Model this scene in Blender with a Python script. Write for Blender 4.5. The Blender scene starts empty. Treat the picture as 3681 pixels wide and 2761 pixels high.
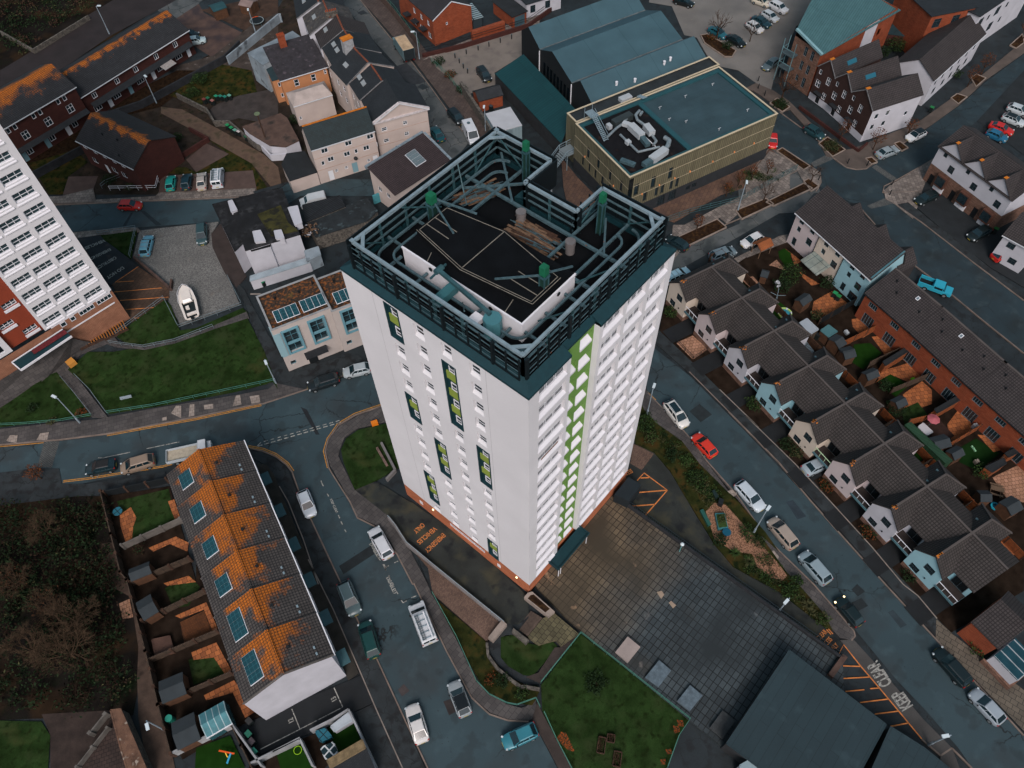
import bpy, bmesh, math, random
from mathutils import Vector, Matrix
R=math.radians; random.seed(7)
SC=bpy.context.scene; COL=SC.collection
# ---------------------------------------------------------------- camera, sky, sun, exposure
CAMH=92.0; FPX=2803.7069
RM=((0.64691534,-0.7623116,-0.01953372),(-0.63780016,-0.52685596,-0.56181291),(0.41798504,0.375904,-0.82703367))
cam=bpy.data.objects.new('camera',bpy.data.cameras.new('camera')); COL.objects.link(cam)
X,Y,Zc=[Vector(r) for r in RM]
cam.matrix_world=Matrix(((X[0],-Y[0],-Zc[0],0),(X[1],-Y[1],-Zc[1],0),(X[2],-Y[2],-Zc[2],CAMH),(0,0,0,1)))
cam.data.sensor_width=36; cam.data.lens=36*FPX/3681; cam.data.clip_end=3000; cam.data.clip_start=1
SC.camera=cam
SUN_AZ=222; SUN_EL=44
w=bpy.data.worlds.new('World'); SC.world=w; w.use_nodes=True
nt=w.node_tree; bg=nt.nodes['Background']
sky=nt.nodes.new('ShaderNodeTexSky'); sky.sky_type='NISHITA'; sky.sun_disc=False
sky.sun_elevation=R(SUN_EL); sky.sun_rotation=R(90-SUN_AZ); sky.air_density=1.0; sky.dust_density=5.0; sky.ozone_density=2.0
hs=nt.nodes.new('ShaderNodeHueSaturation'); hs.inputs['Saturation'].default_value=.95; hs.inputs['Hue'].default_value=.462
nt.links.new(sky.outputs[0],hs.inputs['Color']); nt.links.new(hs.outputs[0],bg.inputs[0]); bg.inputs[1].default_value=0.1
sun=bpy.data.lights.new('sun','SUN'); sun.energy=1.7; sun.angle=R(22); sun.color=(1.0,0.92,0.88)
so=bpy.data.objects.new('sun',sun); COL.objects.link(so)
sd=Vector((math.cos(R(SUN_AZ))*math.cos(R(SUN_EL)),math.sin(R(SUN_AZ))*math.cos(R(SUN_EL)),math.sin(R(SUN_EL))))
so.rotation_euler=sd.to_track_quat('Z','Y').to_euler()
SC.view_settings.view_transform='Standard'; SC.view_settings.look='None'; SC.view_settings.exposure=0.36
# ---------------------------------------------------------------- survey: the drone frame's points put on level planes of the ground
_O={'0':0,'1':900,'2':1800,'3':2681}; _K={'E0':(2650,1250,3.16),'F0':(2980,1700,3.156),'G0':(2380,850,3.16)}; _C={'A':0,'B':650,'C':1350,'D':2011}
def P(k,x,y,z=0.0):
    a,b,c=_K[k] if k in _K else (_O[k[1]],_C[k[0]],2.212); sx=a+x/c-1840.5; sy=b+y/c-1380.5
    d=X*sx+Y*sy+Zc*FPX
    t=(z-CAMH)/d.z
    return Vector((d.x*t,d.y*t,z))
def T(s,z=0.0):
    out=[];k='A0';buf=[]
    for a in s.split():
        if a[0] in 'ABCDEFG': k=a
        else:
            buf.append(float(a))
            if len(buf)==2: out.append(P(k,buf[0],buf[1],z)); buf=[]
    return out
# ---------------------------------------------------------------- materials
def lin(h,g=1.0):
    h=h.lstrip('#'); o=[]
    for i in (0,2,4):
        c=int(h[i:i+2],16)/255; c=c/12.92 if c<=.04045 else ((c+.055)/1.055)**2.4
        o.append(min(.9,c*g))
    return (*o,1)
_M={}
def mat(key,col,rough=.85,metal=0,var=.25,vs=.6,pat=None,col2=None,colm=None,lich=None,bump=.0,spots=None,g=1.0,emit=0,blotch=None,crack=None,stain=None,spec=.3,alpha=1):
    """procedural material: base colour + two scales of noise; pat=(w,h,mortar[,offset]) courses in UV metres;
    lich=(z_top,span,amount) orange lichen thickest towards the ridge; blotch=(hex,scale,lo,hi)"""
    if key in _M: return _M[key]
    m=bpy.data.materials.new(key); m.use_nodes=True; n=m.node_tree.nodes; L=m.node_tree.links
    b=n['Principled BSDF']; b.inputs['Roughness'].default_value=rough; b.inputs['Metallic'].default_value=metal
    b.inputs['Specular IOR Level'].default_value=spec
    tc=n.new('ShaderNodeTexCoord')
    def noise(scale,det=4,vec=None):
        t=n.new('ShaderNodeTexNoise'); t.inputs['Scale'].default_value=scale; t.inputs['Detail'].default_value=det
        L.new(vec or tc.outputs['Object'],t.inputs['Vector']); return t.outputs['Fac']
    def ramp(src,lo,hi,a=(0,0,0,1),bb=(1,1,1,1)):
        r=n.new('ShaderNodeMapRange'); r.inputs[1].default_value=lo; r.inputs[2].default_value=hi
        r.clamp=True; L.new(src,r.inputs[0]); return r.outputs[0]
    def mix(fac,a,c,mode='MIX'):
        x=n.new('ShaderNodeMix'); x.data_type='RGBA'; x.blend_type=mode
        if isinstance(fac,(int,float)): x.inputs[0].default_value=fac
        else: L.new(fac,x.inputs[0])
        for i,v in ((6,a),(7,c)):
            if isinstance(v,tuple): x.inputs[i].default_value=v
            else: L.new(v,x.inputs[i])
        return x.outputs[2]
    def math2(op,a,c):
        x=n.new('ShaderNodeMath'); x.operation=op; x.use_clamp=False
        for i,v in ((0,a),(1,c)):
            if isinstance(v,(int,float)): x.inputs[i].default_value=v
            else: L.new(v,x.inputs[i])
        return x.outputs[0]
    c=lin(col,g)
    if pat:
        bt=n.new('ShaderNodeTexBrick'); bt.inputs['Scale'].default_value=1
        bt.inputs['Brick Width'].default_value=pat[0]; bt.inputs['Row Height'].default_value=pat[1]
        bt.inputs['Mortar Size'].default_value=pat[2]; bt.inputs['Mortar Smooth'].default_value=.2
        bt.offset=pat[3] if len(pat)>3 else .5
        L.new(tc.outputs['UV'],bt.inputs['Vector'])
        bt.inputs['Color1'].default_value=c; bt.inputs['Color2'].default_value=lin(col2 or col,g); bt.inputs['Mortar'].default_value=lin(colm or '101418',g)
        c=bt.outputs['Color']
    if var:
        f=noise(vs,6); k=1-var
        v=ramp(f,.3,.72)
        c=mix(1.0,c,mix(v,(k,k,k,1),(1+var*.7,)*3+(1,)),'MULTIPLY')
        f2=ramp(noise(9,3),.3,.7)
        c=mix(1.0,c,mix(f2,(1-var*.35,)*3+(1,),(1+var*.35,)*3+(1,)),'MULTIPLY')
    if blotch:
        for bl in (blotch if isinstance(blotch[0],(tuple,list)) else [blotch]):
            c=mix(ramp(noise(bl[1],8),bl[2],bl[3]),c,lin(bl[0],g))
    if stain:
        s1=n.new('ShaderNodeSeparateXYZ'); L.new(tc.outputs['Object'],s1.inputs[0])
        c=mix(math2('MULTIPLY',ramp(math2('ADD',s1.outputs[1],math2('MULTIPLY',noise(.12,5),22)),stain[1],stain[2]),.8),c,mix(1.0,c,(*stain[0],1),'MULTIPLY'))
    if crack:
        vo=n.new('ShaderNodeTexVoronoi'); vo.feature='DISTANCE_TO_EDGE'; vo.inputs['Scale'].default_value=crack[0]
        dv=n.new('ShaderNodeVectorMath'); dv.operation='ADD'; nz=n.new('ShaderNodeTexNoise'); nz.inputs['Scale'].default_value=1.3; nz.inputs['Detail'].default_value=6
        L.new(tc.outputs['Object'],nz.inputs['Vector']); L.new(tc.outputs['Object'],dv.inputs[0]); L.new(nz.outputs['Color'],dv.inputs[1]); L.new(dv.outputs[0],vo.inputs['Vector'])
        ln=ramp(vo.outputs['Distance'],crack[1],crack[1]*.4); msk=ramp(noise(.09,3),crack[2],crack[2]+.08)
        c=mix(math2('MULTIPLY',ln,msk),c,lin('14191b',g))
        nb=noise(.35,10); c=mix(math2('MULTIPLY',ramp(nb,.56,.62),.45),c,lin('20282b',g))
    if lich:
        sx=n.new('ShaderNodeSeparateXYZ'); L.new(tc.outputs['Object'],sx.inputs[0])
        hgt=ramp(sx.outputs[2],lich[0]-lich[1],lich[0])
        n1=noise(lich[3] if len(lich)>3 else .9,10); n2=noise(4.5,6)
        s=math2('ADD',math2('MULTIPLY',hgt,.5),math2('ADD',math2('MULTIPLY',n1,.75),math2('MULTIPLY',n2,.28)))
        if len(lich)>4: s=math2('ADD',s,math2('MULTIPLY',math2('SUBTRACT',sx.outputs[0],lich[4]*.5),.06))
        f=ramp(s,1.10-lich[2],1.24-lich[2])
        oc=mix(ramp(noise(6,4),.35,.65),lin('7a4416',g),lin('b26216',g))
        if pat: oc=mix(ramp(bt.outputs['Fac'],.2,.9),oc,lin('4a2c14',g))
        c=mix(f,c,oc)
    if isinstance(c,tuple): b.inputs['Base Color'].default_value=c
    else: L.new(c,b.inputs['Base Color'])
    if bump:
        bp=n.new('ShaderNodeBump'); bp.inputs['Strength'].default_value=bump; bp.inputs['Distance'].default_value=.05
        src=bt.outputs['Fac'] if pat else noise(7,6)
        if pat: bp.invert=True
        L.new(src,bp.inputs['Height']); L.new(bp.outputs[0],b.inputs['Normal'])
    if emit:
        b.inputs['Emission Color'].default_value=lin(col); b.inputs['Emission Strength'].default_value=emit
    _M[key]=m; return m
# ---------------------------------------------------------------- mesh builder
class MB:
    def __init__(s): s.v=[]; s.f=[]; s.mi=[]; s.cur=0
    def face(s,pts,mi=None):
        i=len(s.v); s.v+= [tuple(p) for p in pts]; s.f.append(tuple(range(i,i+len(pts)))); s.mi.append(s.cur if mi is None else mi); return s
    def box(s,c,d,rz=0,mi=None):
        cx,cy,cz=c; a,b,h=d[0]/2,d[1]/2,d[2]/2; co,si=math.cos(rz),math.sin(rz)
        p=[(cx+x*co-y*si,cy+x*si+y*co,cz+z) for z in (-h,h) for x,y in ((-a,-b),(a,-b),(a,b),(-a,b))]
        i=len(s.v); s.v+=p
        for q in ((3,2,1,0),(4,5,6,7),(0,1,5,4),(1,2,6,5),(2,3,7,6),(3,0,4,7)):
            s.f.append(tuple(i+k for k in q)); s.mi.append(s.cur if mi is None else mi)
        return s
    def bb(s,x0,x1,y0,y1,z0,z1,mi=None): return s.box(((x0+x1)/2,(y0+y1)/2,(z0+z1)/2),(abs(x1-x0),abs(y1-y0),abs(z1-z0)),0,mi)
    def bar(s,a,b,w,h=None,mi=None):
        a=Vector(a); b=Vector(b); h=h or w; d=(b-a)
        if d.length<1e-6: return s
        d.normalize(); sd=d.cross(Vector((0,0,1)))
        if sd.length<1e-4: sd=Vector((1,0,0))
        sd.normalize(); u=sd.cross(d)
        i=len(s.v)
        for p in (a,b):
            for x,y in ((-1,-1),(1,-1),(1,1),(-1,1)): s.v.append(tuple(p+sd*(w/2*x)+u*(h/2*y)))
        for q in ((3,2,1,0),(4,5,6,7),(0,1,5,4),(1,2,6,5),(2,3,7,6),(3,0,4,7)):
            s.f.append(tuple(i+k for k in q)); s.mi.append(s.cur if mi is None else mi)
        return s
    def tube(s,a,b,r,r2=None,n=8,mi=None,cap=True):
        a=Vector(a); b=Vector(b); r2=r if r2 is None else r2; d=(b-a)
        if d.length<1e-6: return s
        d.normalize(); u=d.cross(Vector((0,0,1)))
        if u.length<1e-3: u=Vector((1,0,0))
        u.normalize(); w_=d.cross(u); i=len(s.v)
        for p,rr in ((a,r),(b,r2)):
            for k in range(n):
                t=2*math.pi*k/n; s.v.append(tuple(p+(u*math.cos(t)+w_*math.sin(t))*rr))
        for k in range(n):
            s.f.append((i+k,i+(k+1)%n,i+n+(k+1)%n,i+n+k)[::-1]); s.mi.append(s.cur if mi is None else mi)
        if cap:
            s.f.append(tuple(i+k for k in range(n))); s.mi.append(s.cur if mi is None else mi)
            s.f.append(tuple(i+n+k for k in range(n))[::-1]); s.mi.append(s.cur if mi is None else mi)
        return s
    def prism(s,poly,z0,z1,mi=None,bottom=False):
        pts=[(p[0],p[1]) for p in poly]
        ar=sum(pts[k][0]*pts[(k+1)%len(pts)][1]-pts[(k+1)%len(pts)][0]*pts[k][1] for k in range(len(pts)))
        if ar<0: pts=pts[::-1]
        n=len(pts); i=len(s.v); m=s.cur if mi is None else mi
        s.v+=[(x,y,z1) for x,y in pts]; s.f.append(tuple(range(i,i+n))); s.mi.append(m)
        if z1-z0>.001:
            j=len(s.v); s.v+=[(x,y,z0) for x,y in pts]
            for k in range(n): s.f.append((j+k,j+(k+1)%n,i+(k+1)%n,i+k)); s.mi.append(m)
            if bottom: s.f.append(tuple(j+k for k in range(n))[::-1]); s.mi.append(m)
        return s
    def blob(s,c,r,seed=0,sub=2,jit=.25,mi=None):
        bm=bmesh.new(); bmesh.ops.create_icosphere(bm,subdivisions=sub,radius=1); rnd=random.Random(seed)
        i=len(s.v)
        for v in bm.verts:
            k=1+rnd.uniform(-jit,jit); s.v.append((c[0]+v.co.x*r[0]*k,c[1]+v.co.y*r[1]*k,c[2]+v.co.z*r[2]*k))
        for f in bm.faces: s.f.append(tuple(i+v.index for v in f.verts)); s.mi.append(s.cur if mi is None else mi)
        bm.free(); return s
    def build(s,name,mats,parent=None,smooth=None):
        me=bpy.data.meshes.new(name); me.from_pydata(s.v,[],s.f)
        if not isinstance(mats,(list,tuple)): mats=[mats]
        for m in mats: me.materials.append(m)
        uv=me.uv_layers.new(name='UVMap'); up=Vector((0,0,1)); data=uv.data
        for p in me.polygons:
            p.material_index=min(s.mi[p.index],len(mats)-1); nn=p.normal
            if abs(nn.z)>.995: u=Vector((1,0,0)); v=Vector((0,1,0))
            else: u=up.cross(nn).normalized(); v=nn.cross(u)
            for li in p.loop_indices:
                co=me.vertices[me.loops[li].vertex_index].co; data[li].uv=(co.dot(u),co.dot(v))
        if smooth is not None:
            me.shade_smooth(); me.set_sharp_from_angle(angle=R(smooth))
        o=bpy.data.objects.new(name,me); COL.objects.link(o)
        if parent: o.parent=parent
        return o
def tag(o,label,cat=None,group=None,kind=None):
    if label: o['label']=label
    if cat: o['category']=cat
    if group: o['group']=group
    if kind: o['kind']=kind
    return o
def thing(name,label,cat,loc=(0,0,0),rz=0,group=None):
    o=bpy.data.objects.new(name,None); COL.objects.link(o); o.empty_display_size=.3
    o.location=loc; o.rotation_euler=(0,0,rz); return tag(o,label,cat,group)
def link(name,me,parent=None,loc=None,rz=0,mw=None):
    o=bpy.data.objects.new(name,me); COL.objects.link(o); o.parent=parent
    if loc: o.location=loc
    if rz: o.rotation_euler=(0,0,rz)
    return o
def dup(root,loc,rz,label=None,group=None):
    r=root.copy(); COL.objects.link(r); r.location=loc; r.rotation_euler=(0,0,rz)
    if label: r['label']=label
    if group: r['group']=group
    for ch in list(root.children):
        c=ch.copy(); COL.objects.link(c); c.parent=r
        for g_ in ch.children:
            d=g_.copy(); COL.objects.link(d); d.parent=c
    return r
def struct(name,mb,m,loc=(0,0,0),rz=0):
    o=mb.build(name,m); o.location=loc; o.rotation_euler=(0,0,rz); o['kind']='structure'; return o
_ac=[0]
def area(name,s,z,m,rz=0,z0=None,top=None):
    """level sheet or slab traced from the survey, its UV grid turned by rz"""
    pts=T(s,z) if isinstance(s,str) else s
    _ac[0]+=1; z=z+(_ac[0]%25)*.0006
    c=pts[0].copy(); co,si=math.cos(-rz),math.sin(-rz)
    loc=[((p.x-c.x)*co-(p.y-c.y)*si,(p.x-c.x)*si+(p.y-c.y)*co) for p in pts]
    mb=MB().prism(loc,(z0 if z0 is not None else z)-0,z)
    return struct(name,mb,m,(c.x,c.y,0),rz)
def strip(mb,pts,wd,z,mi=None,closed=False):
    """flat ribbon of width wd along a polyline"""
    pts=[Vector((p[0],p[1],0)) for p in pts]; n=len(pts); off=[]
    for i,p in enumerate(pts):
        a=pts[i-1] if i else p; b=pts[i+1] if i<n-1 else p
        d=(b-a).normalized(); nn=Vector((-d.y,d.x,0)); off.append(nn*wd/2)
    for i in range(n-1):
        a,b=pts[i],pts[i+1]; q=[a+off[i],a-off[i],b-off[i+1],b+off[i+1]]
        mb.face([(v.x,v.y,z) for v in q],mi)
def kerb(mb,pts,wd,z0,z1):
    pts=[Vector((p[0],p[1],0)) for p in pts]; n=len(pts)
    for i in range(n-1):
        a,b=pts[i],pts[i+1]; mb.bar((a.x,a.y,(z0+z1)/2),(b.x,b.y,(z0+z1)/2),wd,z1-z0)
# wall panel with real openings; u along, v up, n outward
def wall(mb,o,u,n,L,H,holes,dep=.12,mi=0,rmi=None,top=None):
    """holes: (u0,v0,w,h[,slope]); reveals run inward by dep"""
    o=Vector(o); u=Vector(u).normalized(); n=Vector(n).normalized(); z=Vector((0,0,1)); rmi=mi if rmi is None else rmi
    holes=[h for h in holes if h[0]>.02 and h[0]+h[2]<L-.02 and h[1]+h[3]<H-.01]
    us=sorted({0,L,*[round(h[0],4) for h in holes],*[round(h[0]+h[2],4) for h in holes]})
    # column strips: for each u interval, subtract v intervals
    fl=u.cross(z).dot(n)<0
    def quad(a,b,c,d,m):
        q=[a,b,c,d]; mb.face(q[::-1] if fl else q,m)
    for a,b in zip(us,us[1:]):
        if b-a<1e-4: continue
        mid=(a+b)/2; iv=sorted((h[1],h[1]+h[3]) for h in holes if h[0]<mid<h[0]+h[2]); v=0
        segs=[]
        for s0,s1 in iv:
            if s0>v+1e-4: segs.append((v,s0))
            v=max(v,s1)
        if v<H-1e-4: segs.append((v,H))
        for s0,s1 in segs: quad(o+u*a+z*s0,o+u*b+z*s0,o+u*b+z*s1,o+u*a+z*s1,mi)
    for h in holes:
        u0,v0,w_,hh=h[:4]; sl=h[4] if len(h)>4 else 0
        A=o+u*u0+z*v0; B=A+u*w_; C=B+z*hh; D=A+z*hh; i=-n*dep
        up=z*sl
        quad(A,B,B+i+up,A+i+up,rmi); quad(C,D,D+i,C+i,rmi)
        quad(B,C,C+i,B+i+up,rmi); quad(D,A,A+i+up,D+i,rmi)
# ---------------------------------------------------------------- shared materials
WHITE=mat('white_render','c4c5c9',.8,var=.06,vs=.12,g=1.0,blotch=[('bcbdc1',.2,.5,.85)])
WHITE2=mat('white_paint','cacbd1',.6,var=.05)
FRAME=mat('white_frame','c9ccd2',.5,var=.0)
GLASS=mat('window_glass','1c2a30',.12,var=.3,vs=1.5,spec=.6)
GLASSD=mat('dark_glass','0c1418',.12,var=.3,spec=.5)
TEALM=mat('dark_teal_metal','0d2f36',.6,var=.15,vs=2)
BLACKM=mat('black_metal','0b1418',.5,var=.1)
STEEL=mat('galvanised_steel','465d64',.5,metal=.2,var=.3,vs=2.5,blotch=('7a4a34',3.1,.68,.74))
STEELL=mat('light_steel','7c8f98',.45,metal=.2,var=.2,vs=2)
TEALB=mat('teal_beam','2b4a50',.55,var=.3,vs=2)
GREEN=mat('green_render','5f8640',.8,var=.08)
GREEND=mat('olive_panel','7d8e3e',.6,var=.1)
BRICKO=mat('orange_brick','b06a48',.9,var=.15,vs=1,pat=(.45,.15,.012),col2='9c5a3c',colm='6b4030')
ROOFBLK=mat('black_roofing','0c0f12',.95,spec=.08,var=.35,vs=.5)
TIMBER=mat('timber','65503f',.9,var=.4,vs=3)
TIMBERD=mat('dark_timber','3c2a20',.9,var=.4,vs=3)
CGREEN=mat('bright_green_sheet','0e5a3f',.7,var=.15,vs=2)
LINEW=mat('cable_white','77736a',.6,var=.3,vs=2)
CONC=mat('concrete','77706a',.9,var=.25,vs=1.2)

def window_mesh(key,w,h,vb=(),hb=(),fr=.07,fm=None,gm=None):
    """frame with bars and a glass pane behind; origin at lower-left, x right, z up, y outward"""
    if key in WM: return WM[key]
    mb=MB(); d=.06
    mb.bb(0,w,-d/2,d/2,0,fr).bb(0,w,-d/2,d/2,h-fr,h).bb(0,fr,-d/2,d/2,fr,h-fr).bb(w-fr,w,-d/2,d/2,fr,h-fr)
    for x in vb: mb.bb(w*x-fr*.4,w*x+fr*.4,-d*.4,d*.4,fr,h-fr)
    for y in hb: mb.bb(fr,w-fr,-d*.3,d*.3,h*y-fr*.4,h*y+fr*.4)
    a=mb.build('window',fm or FRAME); b=MB().bb(fr*.5,w-fr*.5,-.025,-.012,fr*.5,h-fr*.5).build('pane',gm or GLASS)
    WM[key]=(a.data,b.data); bpy.data.objects.remove(a); bpy.data.objects.remove(b); return WM[key]
WM={}
def put_window(meshes,parent,o,u,n,name='window'):
    """o: lower-left corner in the parent's frame"""
    u=Vector(u).normalized(); n=Vector(n).normalized(); z=Vector((0,0,1))
    M=Matrix(((u.x,n.x,0,o[0]),(u.y,n.y,0,o[1]),(0,0,1,o[2]),(0,0,0,1)))
    a=link(name,meshes[0],parent); a.matrix_local=M
    if meshes[1]: link('pane',meshes[1],a)
    return a
# ---------------------------------------------------------------- the white tower block
TX0,TX1,TY0,TY1=24.5,44.2,20.4,41.1; TZ0,TZ1=3.0,43.2; PT=2.70
tower=thing('tower_block','tall white tower block with a green stair strip and steel frame around its black roof','tower block',(0,0,0))
mb=MB(); X_,Y_,Z_=(1,0,0),(0,1,0),(0,0,1)
# west face (x = TX0), u runs +y
for y in (37.4,24.75): MB().bb(TX0-.006,TX0-.002,y,y+.025,TZ0,TZ1).build('panel_joint',mat('joint_grey','85868b',.8,var=0),tower)
cols=[(25.35,1.12),(28.42,1.12),(31.5,1.15),(34.65,1.18)]   # y start, width
pan={3:[(0,1),(5,6),(11,13)],2:[(7,9)],1:[(1,4)],0:[(5,7),(13,14)]}
holes=[];wins=[];pans=[]
for c,(y0,wd) in enumerate(cols):
    pr=set()
    for a,b in pan[c]:
        pr|=set(range(a,b+1)); top=42.6-a*PT; bot=42.5-b*PT-1.75
        pans.append((y0-.18,bot,wd+.36,top-bot,a,b))
        holes.append((y0-.18-TY0,bot-TZ0,wd+.36,top-bot))
    for k in range(15):
        if k in pr: continue
        z0=42.5-k*PT-1.72
        holes.append((y0-TY0,z0-TZ0,wd,1.72,.32)); wins.append((y0,z0+.32,wd))
L1=TY1-TY0
ph=[h for h in holes if len(h)==4]; wh=[h for h in holes if len(h)==5]
wall(mb,(TX0,TY0,TZ0),Y_,(-1,0,0),L1,TZ1-TZ0,wh+ph,.27)
# south face (y = TY0), u runs +x
NX0,NX1=29.7,33.5; RD=.6
def cells(x0,x1): return [(x0,43.0-k*PT-1.72,x1-x0,1.72) for k in range(15)]
segA=[(25.75,29.2)]; segB=[(33.95,36.75),(37.3,40.0),(40.6,43.3)]
wall(mb,(TX0,TY0,TZ0),X_,(0,-1,0),NX0-TX0,TZ1-TZ0,[(h[0]-TX0,h[1]-TZ0,*h[2:]) for s in segA for h in cells(*s)],.36,0)
wall(mb,(NX1,TY0,TZ0),X_,(0,-1,0),TX1-NX1,TZ1-TZ0,[(h[0]-NX1,h[1]-TZ0,*h[2:]) for s in segB for h in cells(*s)],.36,0)
mb.face([(NX1,TY0+RD,TZ0),(NX1,TY0,TZ0),(NX1,TY0,TZ1),(NX1,TY0+RD,TZ1)]); mb.face([(NX0,TY0,TZ0),(NX0,TY0+RD,TZ0),(NX0,TY0+RD,TZ1),(NX0,TY0,TZ1)])
# back walls, with the notch on the east side
NY0,NY1,NXI=29.2,33.9,40.9
for a,b in (((TX1,TY0),(TX1,NY0)),((TX1,NY0),(NXI,NY0)),((NXI,NY0),(NXI,NY1)),((NXI,NY1),(TX1,NY1)),((TX1,NY1),(TX1,TY1)),((TX1,TY1),(TX0,TY1))):
    mb.face([(*a,TZ0),(*b,TZ0),(*b,TZ1),(*a,TZ1)])
for x0,x1 in segA+segB:   # back of the recessed cells
    mb.bb(x0-.05,x1+.05,TY0+.37,TY0+.42,TZ0,TZ1-.1)
for x0,x1 in segA+segB:
    for k in range(15):
        z=43.0-k*PT-1.72
        mb.face([(x0-.04,TY0-.08,z-.02),(x1+.04,TY0-.08,z-.02),(x1+.04,TY0+.26,z+.12),(x0-.04,TY0+.26,z+.12)],1); mb.bb(x0-.04,x1+.04,TY0-.08,TY0-.003,z-.22,z-.02,1)
mb.build('facade',[WHITE,WHITE2],tower)
g_=MB()
gh=[]
for k in range(15):
    z=43.0-k*PT
    if k: gh.append((.35,z-.95+1.0-TZ0-1.1,1.25,1.15,.35))
    gh.append((1.95,z-1.75-TZ0,1.55,1.25,.4))
wall(g_,(NX0,TY0+RD,TZ0),X_,(0,-1,0),NX1-NX0,TZ1-TZ0,gh,.5,0,0)
s_=g_; g_.cur=1
for k in range(15):
    z=43.0-k*PT; x=NX0+1.95
    s_.face([(x+.01,TY0+RD-.1,z-1.75),(x+1.54,TY0+RD-.1,z-1.75),(x+1.54,TY0+RD+.49,z-1.33),(x+.01,TY0+RD+.49,z-1.33)]); s_.bb(x+.01,x+1.54,TY0+RD-.1,TY0+RD,z-2.0,z-1.76); s_.bb(x,x+1.55,TY0+RD+.5,TY0+RD+.55,z-1.8,z-.5)
    if k:
        z2=z-1.05; x=NX0+.35
        s_.face([(x-.3,TY0+RD-.12,z2),(x+1.1,TY0+RD-.12,z2),(x+1.1,TY0+RD+.45,z2+.36),(x-.3,TY0+RD+.45,z2+.36)]); s_.bb(x-.3,x+1.1,TY0+RD-.12,TY0+RD-.01,z2-.3,z2)
d_=g_; g_.cur=2
for k in range(1,15): d_.bb(NX0+.33,NX0+1.62,TY0+RD+.51,TY0+RD+.56,43.0-k*PT-1.2,43.0-k*PT+.2)
g_.build('green_stair_wall',[GREEN,WHITE2,mat('dark_green_reveal','24401f',.8,var=.1)],tower)
wm=window_mesh('tw',1.12,1.2,(.52,),(.6,))
cnt=0
for y,z,wd in wins:
    put_window(window_mesh('tw%d'%round(wd*100),wd-.08,1.3,(),(.38,),.08),tower,(TX0+.23,y+wd-.04,z+.02),(0,-1,0),(-1,0,0)); cnt+=1
for (y,z,wd,h,a,b) in pans:
    p=MB(); p.bb(TX0+.24,TX0+.30,y,y+wd,z,z+h)
    p.bb(TX0-.05,TX0+.24,y-.06,y+.06,z-.06,z+h+.06).bb(TX0-.05,TX0+.24,y+wd-.06,y+wd+.06,z-.06,z+h+.06).bb(TX0-.05,TX0+.24,y+.06,y+wd-.06,z-.06,z+.06).bb(TX0-.05,TX0+.24,y+.06,y+wd-.06,z+h-.06,z+h+.06)
    po=p.build('window_panel',TEALM,tower)
    for k in range(a,b+1):
        zz=42.5-k*PT-1.3
        put_window(window_mesh('twp',.72,1.1,(),(.4,),.09),po,(TX0+.2,y+1.0,zz),(0,-1,0),(-1,0,0),'window')
        if k<b: MB().bb(TX0+.14,TX0+.24,y+.2,y+wd-.12,zz-1.2,zz-.12).build('green_panel',GREEND,po)
# balcony-bay glazing: one strip of casements to each cell
n=0; restf=MB(); restg=MB()
for x0,x1 in segA+segB:
    wd=x1-x0
    me=window_mesh('strip%d'%round(wd*10),wd-.1,1.1,(.3,.36,.64,.7),(.62,),.055)
    for k in range(15):
        put_window(me,tower,(x0+.05,TY0+.30,43.0-k*PT-1.56),X_,(0,-1,0),'casement_strip')
MB().face([(26.0,TY0-.125,31.5),(28.4,TY0-.125,31.5),(28.4,TY0-.125,31.82),(26.0,TY0-.125,31.82)]).build('rust_stain',mat('rust','7a5a48',.9,var=.5,vs=3),tower)
# brick base with a shop-front strip, planted on the ground
b_=MB(); wall(b_,(TX0,TY0,0),Y_,(-1,0,0),L1,TZ0-.002,[(7.0,.9,6.1,1.5)],.3)
wall(b_,(TX0,TY0,0),X_,(0,-1,0),TX1-TX0,TZ0-.002,[],.3)
b_.bb(TX0+.4,TX1,TY0+.4,NY0,0,TZ0-.1)
b_.face([(TX1,TY0,0),(TX1,TY1,0),(TX1,TY1,TZ0),(TX1,TY0,TZ0)]).face([(TX1,TY1,0),(TX0,TY1,0),(TX0,TY1,TZ0),(TX1,TY1,TZ0)])
b_.build('brick_base',BRICKO,tower)
put_window(window_mesh('shop',6.1,1.5,(.17,.33,.5,.67,.83),(.3,),.1),tower,(TX0+.25,33.5,.9),(0,-1,0),(-1,0,0),'ground_floor_window')
for y in (38.0,24.9): 
    v=MB().bb(TX0-.06,TX0-.004,y,y+.5,1.0,1.8).build('vent_plate',WHITE2,tower)
for y in (35.9,22.2):
    MB().bb(TX0-.14,TX0-.004,y,y+.22,2.35,2.5).build('wall_lamp',mat('lit_lamp','ffe6b0',.4,var=0,emit=2),tower)
can=MB(); can.bb(28.0,34.1,TY0-1.5,TY0-.002,3.1,3.35)
can.bb(28.0,34.1,TY0-1.6,TY0-1.45,3.35,3.6).bb(28.0,28.15,TY0-1.45,TY0-.002,3.35,3.55).bb(33.95,34.1,TY0-1.45,TY0-.002,3.35,3.55)
can.build('entrance_canopy',TEALM,tower)
for x in (28.3,28.7,33.8): MB().bar((x,TY0-1.4,.6),(x,TY0-1.4,3.1),.08).build('canopy_post',FRAME,tower)
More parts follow.
